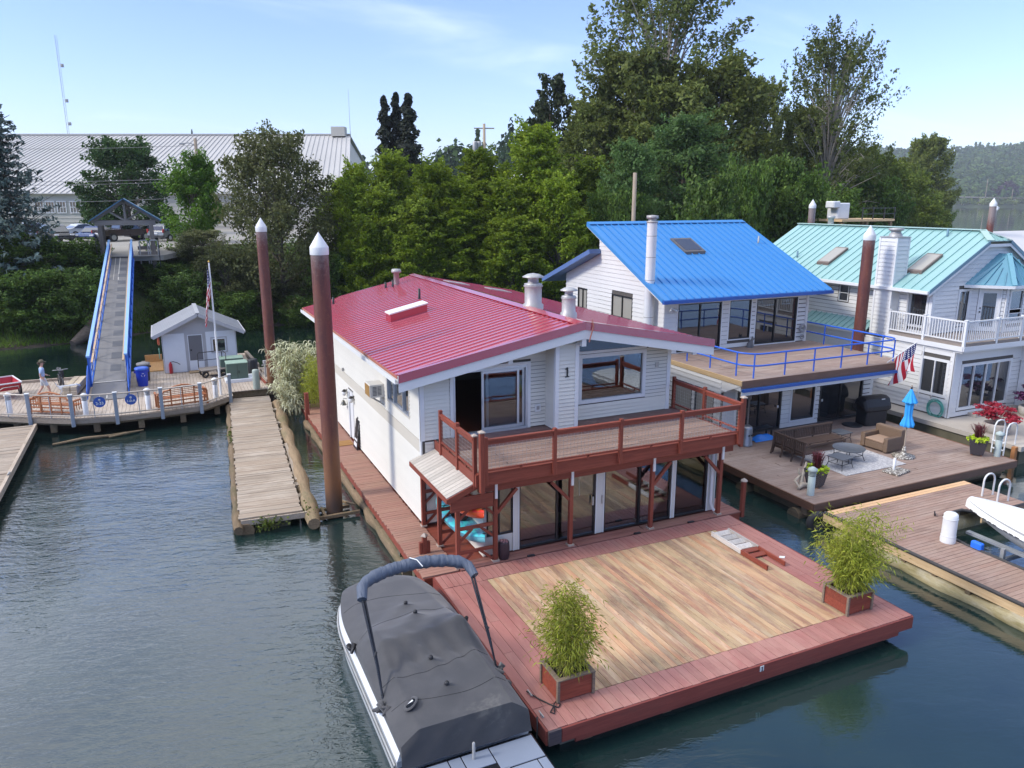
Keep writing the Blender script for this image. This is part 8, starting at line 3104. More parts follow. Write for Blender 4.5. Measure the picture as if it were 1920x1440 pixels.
# plants in tubs on the float
M_MAPLE = leafmat("red_maple_leaf", (0.30, 0.018, 0.035, 1), (0.46, 0.04, 0.07, 1), 0.35, 0.35)
M_PURP = leafmat("purple_leaf", (0.10, 0.025, 0.085, 1), (0.22, 0.06, 0.18, 1), 0.3, 0.4)
M_TUB = paint("stone_tub", (0.46, 0.43, 0.38, 1), 0.9, 0.5, 4)
def tub_tree(name, label, tlabel, x, y, mat, seed, H, W, layers, barkc):
 t = thing("stone_tub", tlabel, "tub", (x, y, 0.75))
 mb = MB()
 mb.lathe([(0.34, 0), (0.46, 0.12), (0.50, 0.35), (0.47, 0.42), (0.43, 0.43), (0.40, 0.36), (0, 0.35)], (0, 0), 20)
 mb.build("tub", M_TUB, t, True)
 p = thing(name, label, "shrub", (x, y, 0.75 + 0.34))
 rng = np.random.default_rng(seed)
 st = MB()
 bl = []
 for k in range(layers):
  a = k * 2.4 + rng.uniform(-0.4, 0.4)
  r = W * rng.uniform(0.35, 0.95)
  h = H * rng.uniform(0.35, 0.95)
  e = (r * math.cos(a), r * math.sin(a), h)
  st.tube([(0, 0, 0), (e[0] * 0.35, e[1] * 0.35, h * 0.55), (e[0] * 0.8, e[1] * 0.8, h * 0.95)], [0.03, 0.018, 0.006], 5)
  bl.append((e[0], e[1], h, W * 0.36, W * 0.36, H * 0.09))
 C, N = blob_points(rng, bl, 90, 0.2)
 N = N * 0.5 + np.array([0, 0, 0.8])
 link("crown", quads_mesh("crown", C, N, 0.11, mat, rng, 0.8), p)
 st.build("branches", paint(name + "_bark", barkc, 0.9), p, True)
tub_tree("red_maple", "red leaved dwarf maple spreading over a stone tub", "rough stone tub holding the red maple on the concrete float", 24.05, -1.25, M_MAPLE, 41, 0.85, 0.80, 17, (0.42, 0.36, 0.30, 1))
tub_tree("purple_shrub", "purple leaved shrub in a tub before the glass doors", "stone tub holding the purple shrub by the glass doors", 27.9, -0.25, M_PURP, 43, 0.95, 0.72, 16, (0.2, 0.15, 0.12, 1))
t = thing("boarding_ladder", "white boarding ladder on the concrete float's edge", "ladder", (22.75, -2.3, 0.75), R(90))
mb = MB()
for s in (-0.24, 0.24):
 mb.tube([(s, -0.5, 0.0), (s, -0.5, 0.72), (s, -0.40, 0.86), (s, -0.2, 0.90), (s, 0.0, 0.86), (s, 0.10, 0.70), (s, 0.12, -1.2)], 0.028, 7)
for z in (0.1, -0.2, -0.5, -0.8):
 mb.box(-0.24, 0.24, 0.07, 0.17, z, z + 0.03)
mb.build("rails", M_WHITE, t, True)
M_RDOCK = wood("reddish_dock_plank", [(0.32, 0.21, 0.16, 1), (0.41, 0.285, 0.22, 1), (0.27, 0.17, 0.13, 1)], 0, 0.75, 0.5, [(0.36, 0.28, 0.235, 1), (0.17, 0.10, 0.075, 1)], 0.5, 0.7, 0.13)
M_TANP = wood("new_tan_plank", [(0.50, 0.30, 0.155, 1), (0.58, 0.38, 0.21, 1)], 0, 0.7, 0.4)
M_RUB = paint("dark_rubber_edge", (0.045, 0.042, 0.042, 1), 0.7, 0.4, 4)
M_YLOG = wood("lichened_log", [(0.26, 0.21, 0.10, 1), (0.36, 0.31, 0.18, 1)], 1, 0.9, 0.6, [(0.11, 0.10, 0.035, 1), (0.45, 0.42, 0.34, 1)], 0.5, 1.2)
rd = thing("lift_dock", "reddish plank dock with two new tan boards and rubber edging round the boat lift", "dock", (14.0, -7.0, 0))
INNER = [(-16.5, 13.38), (-7.45, 13.38), (-7.05, 13.5), (-5.95, 14.67), (-5.72, 15.65), (-6.2, 16.0), (-6.3, 18.1), (-3.9, 18.1)]
def inner_x(y):
 """outer end of the plank at depth y"""
 if y < -7.05:
  return 13.40
 if y < -5.95:
  return 13.5 + (y + 7.05) / 1.1 * 1.17
 if y < -5.72:
  return 14.67 + (y + 5.95) / 0.23 * 0.98
 return 18.1
y = -4.12
rn = random.Random(8)
k = 0
while y > -16.0:
 w = 0.140
 mb = MB()
 xa = 11.66 + rn.uniform(-0.015, 0.015)
 xb = min(inner_x(y), inner_x(y - w)) if y < -5.7 else 18.1
 mb.box(xa, xb, y - w + 0.010, y, 0.56, 0.60 + rn.uniform(-0.003, 0.003))
 mb.build("dock_plank", M_TANP if k in (0, 1) else M_RDOCK, rd, fix=False)
 if -5.72 > y > -6.25:
  mb = MB()
  mb.box(15.9, 18.1, y - w + 0.010, y, 0.56, 0.60)
  mb.build("dock_plank", M_RDOCK, rd, fix=False)
 y -= w
 k += 1
mb = MB()
mb.tube([(11.62, -4.15, 0.60), (11.60, -9, 0.60), (11.62, -16, 0.60)], 0.05, 8)
mb.tube([(13.43, -16, 0.60), (13.43, -7.5, 0.60), (13.52, -7.05, 0.60), (14.68, -5.98, 0.60), (15.3, -5.78, 0.60), (15.66, -5.78, 0.60), (16.0, -6.3, 0.60), (18.1, -6.3, 0.60)], 0.05, 8)
mb.build("rubber_edge", M_RUB, rd)
mb = MB()
mb.box(11.62, 11.67, -16, -4.1, 0.30, 0.55)
mb.box(13.34, 13.38, -16, -7.4, 0.30, 0.55)
mb.bar((13.5, -7.02, 0.42), (14.66, -5.93, 0.42), 0.05, 0.24)
mb.bar((14.66, -5.91, 0.42), (15.65, -5.70, 0.42), 0.05, 0.24)
mb.bar((15.95, -6.24, 0.42), (18.1, -6.24, 0.42), 0.05, 0.24)
mb.bar((11.66, -4.13, 0.42), (18.1, -4.13, 0.42), 0.05, 0.24)
mb.build("side_timber", M_TANED, rd)
mb = MB()
mb.box(11.75, 13.3, -16, -6.0, 0.2, 0.54)
mb.box(11.8, 18.0, -5.65, -4.2, 0.2, 0.54)
for yy in np.arange(-15.5, -4.5, 0.95):
 mb.box(11.64, 11.80, yy - 0.07, yy + 0.07, 0.05, 0.30)
mb.build("dock_frame", M_LOG, rd)
mb = MB()
mb.tube([(11.72, yy, 0.03 + 0.05 * math.sin(yy * 1.7)) for yy in np.arange(-16, -4.2, 0.6)], [0.22 + 0.05 * math.sin(yy * 2.9) for yy in np.arange(-16, -4.2, 0.6)], 10)
mb.tube([(13.0, -16, 0.0), (13.0, -7, 0.0)], 0.26, 10)
mb.tube([(13.6, -6.6, 0.05), (14.6, -5.75, 0.05)], 0.26, 10)
mb.tube([(14.4, -5.5, 0.0), (15.7, -5.6, 0.05), (17.8, -5.6, 0.0)], 0.30, 10)
mb.build("float_log", M_YLOG, rd)
t = thing("dock_bumper", "tall white round dock bumper standing at the slip's inner corner", "bumper", (13.17, -7.12, 0.60))
mb = MB()
mb.lathe([(0.20, 0), (0.205, 0.12), (0.19, 0.20), (0.19, 0.70), (0.185, 0.82), (0.14, 0.87), (0, 0.88)], (0, 0), 20)
mb.build("sleeve", M_PCAP, t, True)
mb = MB()
for z in (0.20, 0.71):
 mb.lathe([(0.193, z - 0.015), (0.203, z), (0.193, z + 0.015)], (0, 0), 20)
mb.build("band", M_WHITE, t, True)
t = thing("dock_fender", "small bright blue corner fender on the slip's edge", "fender", (13.45, -7.78, 0.45))
mb = MB()
mb.box(-0.06, 0.10, -0.16, 0.16, 0, 0.36)
bev(mb.build("pad", paint("fender_blue", (0.02, 0.16, 0.72, 1), 0.4), t, True), 0.04, 2)
t = thing("ladder_rails", "pair of looped white ladder handrails at the dock's far edge", "ladder", (17.5, -5.6, 0.60), R(-8))
mb = MB()
for s in (-0.28, 0.28):
 mb.tube([(-0.22, s, -0.1), (-0.22, s, 0.52)] + [(0.22 * -math.cos(a), s, 0.52 + 0.24 * math.sin(a)) for a in np.linspace(0.2, PI - 0.2, 8)] + [(0.22, s, 0.52), (0.22, s, -0.9)], 0.03, 8)
mb.build("handrail", M_PCAP, t, True)
mb = MB()
for z in (-0.2, -0.5, -0.8):
 mb.box(0.18, 0.26, -0.28, 0.28, z, z + 0.03)
mb.build("step", M_PCAP, t, True)
t = thing("dock_cleat", "small black cleat on the dock planks near the slip's inner corner", "cleat", (14.5, -5.72, 0.60), R(40))
mb = MB()
mb.tube([(-0.14, 0, 0.07), (0.14, 0, 0.07)], 0.02, 6)
mb.tube([(-0.05, 0, 0), (-0.05, 0, 0.07)], 0.02, 6)
mb.tube([(0.05, 0, 0), (0.05, 0, 0.07)], 0.02, 6)
mb.build("cleat", M_BLACK, t, True)
# white covered boat on the lift
wbt = thing("lifted_boat", "white bowrider under a tight white cover raised on the lift", "boat", (14.78, -9.9, 0.55))
LB = 3.3
def wb_half(t):
 return 1.2 * (1 - max(0, t - 0.30) ** 2 / 0.49 * 0.92) ** 0.75 if t > 0.3 else 1.2
mb = MB()
yy = np.linspace(-3.4, LB, 34)
vs, fs = [], []
prof = [(-1.0, 0.72, 1.0), (-0.93, 0.40, 0.86), (-0.80, 0.12, 0.70), (0, -0.16, 0.0), (0.80, 0.12, 0.70), (0.93, 0.40, 0.86), (1.0, 0.72, 1.0)]
for y in yy:
 t_ = (y + 3.4) / (LB + 3.4)
 b = max(wb_half(t_), 0.03)
 lift = 0.55 * max(0, (t_ - 0.55) / 0.45) ** 2
 for s, z, _ in prof:
  zz = z + lift * (1 - (z + 0.16) / 0.95) * 1.05 + 0.14 * t_
  vs.append((s * b * (1 if abs(s) == 1 else 1 - 0.55 * max(0, t_ - 0.5)), y, zz))
m = len(prof)
for i in range(len(yy) - 1):
 for k in range(m - 1):
  fs.append((i * m + k, i * m + k + 1, (i + 1) * m + k + 1, (i + 1) * m + k))
mb.add(vs, fs, True)
mb.build("hull", paint("pale_grey_gelcoat", (0.55, 0.57, 0.58, 1), 0.25, 0.1), wbt, True)
mb = MB()
vs, fs = [], []
for y in yy:
 t_ = (y + 3.4) / (LB + 3.4)
 b = max(wb_half(t_), 0.03) + 0.03
 e = 0.70 + 0.14 * t_
 hump = 0.30 * math.exp(-((t_ - 0.45) / 0.22) ** 2) + 0.10
 for s in np.linspace(-1, 1, 13):
  vs.append((s * b, y if t_ < 1 else y + 0.03, e + (hump * (1 - abs(s) ** 2.2) if abs(s) < 0.99 else -0.16)))
for i in range(len(yy) - 1):
 for k in range(12):
  fs.append((i * 13 + k, i * 13 + k + 1, (i + 1) * 13 + k + 1, (i + 1) * 13 + k))
mb.add(vs, fs, True)
mb.build("boat_cover", paint("white_canvas", (0.74, 0.74, 0.71, 1), 0.75, 0.12, 1.2), wbt, True)
mb = MB()
for k in range(26):
 t_ = 0.25 + 0.028 * k
 if t_ > 0.96 or k % 4 == 3:
  continue
 y = -3.4 + t_ * (LB + 3.4)
 b = wb_half(t_) + 0.036
 y2 = y + 0.13
 b2 = wb_half((y2 + 3.4) / (LB + 3.4)) + 0.036
 z = 0.55 + 0.14 * t_
 mb.bar((-b, y, z), (-b2, y2, z + 0.003), 0.008, 0.022)
mb.build("cover_lacing", M_BLACK, wbt, True)
bl = thing("boat_lift", "galvanised boat lift frame with blue tanks in the slip", "boat lift", (14.6, -9.0, 0))
mb = MB()
for x in (13.62, 15.9):
 for y in (-8.4, -11.0):
  mb.box(x - 0.05, x + 0.05, y - 0.05, y + 0.05, 0.05, 0.85)
 mb.bar((x, -8.0, 0.12), (x, -13, 0.12), 0.10, 0.12)
 mb.bar((x + (0.25 if x < 14 else -0.25), -7.2, 0.80), (x + (0.25 if x < 14 else -0.25), -13, 0.72), 0.16, 0.07)
for y in (-8.4, -11.0):
 mb.bar((13.6, y, 0.5), (15.9, y, 0.5), 0.09, 0.10)
 mb.bar((13.62, y, 0.15), (13.9, y - 1.2, 0.8), 0.06)
mb.build("lift_frame", paint("galvanised_lift", (0.38, 0.40, 0.41, 1), 0.45, 0.2, metal=0.4), bl)
mb = MB()
for x in (13.85, 15.7):
 mb.tube([(x, -7.9, -0.03), (x, -8.2, 0.0), (x, -13, 0.0)], [0.12, 0.27, 0.27], 14)
mb.build("blue_tank", paint("tank_blue", (0.03, 0.16, 0.50, 1), 0.35, 0.15), bl)
wh = thing("far_houseboat", "white metal roofed houseboat just beyond the teal roof", "houseboat", (54.0, 20.0, 0.0))
mb = MB()
mb.box(49.5, 60, 17.6, 25, 0.3, 5.6)
mb.build("wall", M_GWHITE, wh)
mb = MB()
mb.slab((49.0, 17.0, 5.5), (60.5, 17.0, 5.5), (60.5, 21.3, 7.5), (49.0, 21.3, 7.5), 0.12)
mb.slab((49.0, 25.6, 5.5), (60.5, 25.6, 5.5), (60.5, 21.3, 7.5), (49.0, 21.3, 7.5), 0.12)
mb.build("roof", paint("white_metal_roof", (0.62, 0.60, 0.56, 1), 0.45, 0.1), wh)
mb = MB()
mb.prism([(60, 17.6, 5.5), (60, 25, 5.5), (60, 21.3, 7.3)], (0.05, 0, 0))
mb.build("gable", M_DKFRAME, wh)
pf = thing("shore_platform", "raised timber platform with dark railing at the wooded shore behind the teal roof", "platform", (51.0, 31.0, 0))
mb = MB()
mb.box(48.0, 54.5, 29.5, 33.0, 8.15, 8.35)
mb.build("platform", M_TANED, pf)
mb = MB()
for x in (48.3, 51.2, 54.2):
 for y in (29.7, 32.8):
  mb.box(x - 0.12, x + 0.12, y - 0.12, y + 0.12, -1, 8.15)
mb.build("support_post", M_LOG, pf)
mb = MB()
for z in (8.8, 9.3):
 mb.bar((50.5, 29.6, z), (54.5, 29.6, z), 0.06)
for x in (50.5, 51.8, 53.2, 54.5):
 mb.bar((x, 29.6, 8.35), (x, 29.6, 9.4), 0.08)
mb.build("railing", M_DKFRAME, pf)
mb = MB()
mb.box(48.1, 49.6, 30.2, 31.4, 8.36, 9.75)
mb.box(47.4, 48.2, 30.0, 31.0, 9.3, 9.9)
bev(mb.build("white_winch_box", M_PCAP, pf), 0.08)
M_BARK = paint("grey_bark", (0.13, 0.105, 0.08, 1), 0.9, 0.4, 3)
M_BARKP = paint("pale_bark", (0.36, 0.32, 0.27, 1), 0.9, 0.4, 2)
LM = {
 "alder": leafmat("alder_leaf", (0.115, 0.195, 0.014, 1), (0.27, 0.345, 0.026, 1), 0.42, 0.35),
 "mapled": leafmat("dark_maple_leaf", (0.038, 0.090, 0.024, 1), (0.080, 0.150, 0.040, 1), 0.3, 0.4),
 "mapledk": leafmat("oak_leaf", (0.035, 0.055, 0.022, 1), (0.070, 0.090, 0.040, 1), 0.3, 0.4),
 "mapleb": leafmat("bright_maple_leaf", (0.065, 0.160, 0.015, 1), (0.145, 0.260, 0.028, 1), 0.4, 0.35),
 "olive": leafmat("silver_leaf", (0.105, 0.125, 0.040, 1), (0.195, 0.205, 0.080, 1), 0.35, 0.4),
 "cotton": leafmat("cottonwood_leaf", (0.110, 0.150, 0.030, 1), (0.215, 0.245, 0.060, 1), 0.38, 0.4),
 "sparse": leafmat("airy_leaf", (0.090, 0.125, 0.030, 1), (0.175, 0.205, 0.055, 1), 0.38, 0.4),
 "walnut": leafmat("walnut_leaf", (0.075, 0.155, 0.042, 1), (0.160, 0.250, 0.075, 1), 0.38, 0.35),
 "bush": leafmat("bush_leaf", (0.060, 0.130, 0.020, 1), (0.150, 0.225, 0.045, 1), 0.35, 0.45),
 "willow": leafmat("willow_leaf", (0.110, 0.170, 0.025, 1), (0.215, 0.265, 0.050, 1), 0.4, 0.4),
 "spruce": leafmat("blue_spruce_needle", (0.060, 0.095, 0.078, 1), (0.150, 0.205, 0.180, 1), 0.15, 0.4),
 "darkcon": leafmat("dark_needle", (0.012, 0.020, 0.012, 1), (0.036, 0.046, 0.026, 1), 0.1, 0.4),
}
REF = {"alder": (11, 3.2), "mapled": (11, 5.5), "mapledk": (18, 4.2), "mapleb": (8.5, 3.1), "olive": (13, 5.0), "cotton": (21, 7.0), "sparse": (30, 9.5),
    "walnut": (13, 5.0), "bush": (5, 2.9), "willow": (13, 4.6), "spruce": (14.8, 5.0), "darkcon": (17, 1.3)}
PAR = {  # blobs, leaves per blob, leaf size, blob radius share, lowest share of the crown, flattening
 "alder": (120, 165, 0.27, 0.24, 0.0, 0.62), "mapled": (100, 170, 0.34, 0.22, 0.12, 0.75), "mapledk": (80, 110, 0.5, 0.22, 0.1, 0.8),
 "mapleb": (80, 180, 0.26, 0.25, 0.08, 0.75), "olive": (150, 150, 0.25, 0.20, 0.0, 0.85), "cotton": (190, 140, 0.48, 0.18, 0.0, 0.8),
 "sparse": (240, 62, 0.42, 0.10, 0.18, 0.9), "walnut": (130, 150, 0.31, 0.21, 0.0, 0.65), "bush": (60, 190, 0.22, 0.28, 0.0, 0.8),
 "willow": (110, 150, 0.36, 0.21, 0.0, 0.9)}
LEAN = {"alder": (5, 65), "mapled": (0, 60), "mapledk": (0, 60), "mapleb": (10, 70), "olive": (0, 70), "cotton": (10, 75), "sparse": (25, 80), "walnut": (-10, 45), "bush": (0, 75), "willow": (20, 80)}
STRETCH = {"alder": 1.55, "mapled": 1.2, "mapledk": 1.2, "mapleb": 1.3, "olive": 1.4, "cotton": 1.45, "sparse": 1.9, "walnut": 1.6, "bush": 1.45, "willow": 1.8}
def crown_radius(kind, s):
 if kind in ("alder", "walnut"):
  return max(0.12, (1 - s) ** 0.62 * (0.62 + 0.5 * min(1, s * 3)) * 1.05)
 if kind == "sparse":
  return 0.30 + 0.75 * math.sin(PI * min(1, max(0, (s - 0.10) / 0.90)) ** 0.9) ** 0.8 * (1 if s < 0.93 else 0.75)
 if kind == "bush":
  return max(0.15, math.sqrt(max(0, 1 - (s * 0.98) ** 2)))
 return max(0.18, math.sin(PI * (0.16 + 0.80 * s)) ** 0.75)
def make_tree(kind, seed):
 rng = np.random.default_rng(seed)
 H, Rr = REF[kind]
 tr = MB()
 if kind == "spruce":
  C, N, S_ = [], [], []
  tr.tube([(0, 0, 0), (0.05, 0, H * 0.5), (0, 0, H * 0.97)], [0.30, 0.16, 0.03], 8)
  nl = 30
  for i in range(nl):
   s = i / (nl - 1)
   z = H * (0.06 + 0.93 * s)
   L = Rr * (1 - s) ** 0.85 * 1.0 + 0.25
   nb = 8 if s < 0.8 else 6
   for k in range(nb):
    a = 2 * PI * k / nb + i * 0.7 + rng.uniform(-0.25, 0.25)
    Lb = L * rng.uniform(0.7, 1.12)
    dz = -0.16 * Lb
    tip = np.array([math.cos(a) * Lb, math.sin(a) * Lb, dz + 0.22 * Lb])
    tr.tube([(0, 0, z), (tip[0] * 0.6, tip[1] * 0.6, z + dz * 1.05), (tip[0], tip[1], z + tip[2])], [0.05, 0.03, 0.01], 4, False)
    m = int(26 + 36 * Lb / Rr)
    u = rng.uniform(0.12, 1.05, m)
    base = np.stack([tip[0] * u, tip[1] * u, z + dz * np.sin(np.clip(u, 0, 1) * 2.2) + tip[2] * u ** 3 * 0.6], 1)
    side = np.array([-math.sin(a), math.cos(a), 0])
    wdt = 0.34 * Lb * (1.05 - u) + 0.12
    off = rng.uniform(-1, 1, m)
    base = base + side * (off * wdt)[:, None]
    base[:, 2] -= np.abs(off) * 0.14 + rng.uniform(0, 0.26, m)
    C.append(base)
    N.append(np.array([math.cos(a) * 0.4, math.sin(a) * 0.4, 0.8]) + rng.normal(size=(m, 3)) * 0.5)
    S_.append(np.full(m, 0.42))
  return quads_mesh("crown", np.concatenate(C), np.concatenate(N), np.concatenate(S_), LM[kind], rng, 0.45, 0.35), tr
 if kind == "darkcon":
  n = 5200
  s = rng.random(n) ** 1.15
  a = rng.uniform(0, 2 * PI, n)
  lay = 0.72 + 0.32 * np.sin(s * 52 + a * 1.3)
  r = Rr * (0.10 + (1 - s) ** 0.62) * lay * rng.uniform(0.55, 1.05, n)
  C = np.stack([r * np.cos(a), r * np.sin(a), H * (0.05 + 0.95 * s) - r * 0.25], 1) * np.array([1.35, 1.35, 1.0])
  N = np.stack([np.cos(a), np.sin(a), np.full(n, 0.3)], 1) + rng.normal(size=(n, 3)) * 0.4
  tr.tube([(0, 0, 0), (0, 0, H * 0.96)], [0.25, 0.03], 7)
  return quads_mesh("crown", C, N, 0.42, LM[kind], rng, 0.5, 0.3), tr
 nb, per, leaf, br, low, flat = PAR[kind]
 blobs = []
 for i in range(nb):
  s = low + (1 - low) * rng.random() ** 0.85 * 0.97
  a = rng.uniform(0, 2 * PI)
  rr = crown_radius(kind, s)
  q = math.sqrt(rng.uniform(0.30, 1.0))
  if kind == "sparse":
   q = math.sqrt(rng.uniform(0.02, 1.0))
  b = br * rng.uniform(0.65, 1.3)
  d = Rr * rr * max(0.0, q - b * 0.55)
  sz = Rr * b * 1.15
  e = R(rng.uniform(*LEAN[kind]))
  ax = (math.cos(a) * math.cos(e), math.sin(a) * math.cos(e), math.sin(e))
  lg = STRETCH[kind]
  blobs.append((d * math.cos(a), d * math.sin(a), H * s * (1 - b * 0.18), sz * lg, sz * 0.8, sz * 0.8 * flat, *ax))
 C, N = blob_points(rng, blobs, per, 0.35)
 # droop of the outer sprays
 rad = np.sqrt(C[:, 0] ** 2 + C[:, 1] ** 2) / Rr
 C[:, 2] -= 0.05 * H * np.clip(rad - 0.75, 0, 1)
 C[:, 2] = np.maximum(C[:, 2], 0.02)
 th = H * (0.55 if kind != "sparse" else 0.5)
 tr.tube([(0, 0, -0.3), (0.03 * H * 0.3, 0, th * 0.5), (0, 0.02 * H * 0.3, th)], ([0.022 * H, 0.017 * H, 0.010 * H] if kind != 'sparse' else [0.016 * H, 0.012 * H, 0.007 * H]), 8)
 pick = sorted(blobs, key=lambda b: b[2])[::(2 if kind == "sparse" else 4)]
 for b in pick:
  z0 = max(0.08 * H, min(th, b[2] * 0.55))
  m = (b[0] * 0.45, b[1] * 0.45, z0 + (b[2] - z0) * 0.62)
  w = 0.0065 * H if kind != "sparse" else 0.0045 * H
  tr.tube([(0, 0, z0), m, (b[0], b[1], b[2])], [w, w * 0.6, w * 0.2], 5, False)
  if kind == "sparse":
   for q in range(2):
    e = np.array(b[:3]) + rng.normal(size=3) * b[4] * 0.9
    tr.tube([(b[0], b[1], b[2]), tuple(e)], [w * 0.25, w * 0.1], 4, False)
 return quads_mesh("crown", C, N, leaf, LM[kind], rng, 0.62, 0.25), tr
TREE_CACHE = {}
def tree(name, kind, x, y, z, h, r, label):
 key = (kind, len([1 for k in TREE_USED if k == kind]) % (2 if kind in ("bush", "alder", "cotton", "olive", "willow", "walnut") else 1))
 TREE_USED.append(kind)
 if key not in TREE_CACHE:
  cm, tb = make_tree(kind, 100 + 17 * key[1] + sum(map(ord, kind)))
  t0 = tb.build("trunk", M_BARKP if kind in ("sparse", "cotton") else M_BARK, None, fix=False)
  tm_ = t0.data
  bpy.data.objects.remove(t0)
  TREE_CACHE[key] = (cm, tm_)
 cm, tm_ = TREE_CACHE[key]
 H, Rr = REF[kind]
 t = thing(name, label, "bush" if name == "bank_bush" else "tree", (x, y, z), random.uniform(0, 6.28))
 t.scale = (r / Rr, r / Rr, h / H)
 o = link("crown", cm, t)
 link("stems" if name == "bank_bush" else "trunk", tm_, t)
 return t
TREE_USED = []
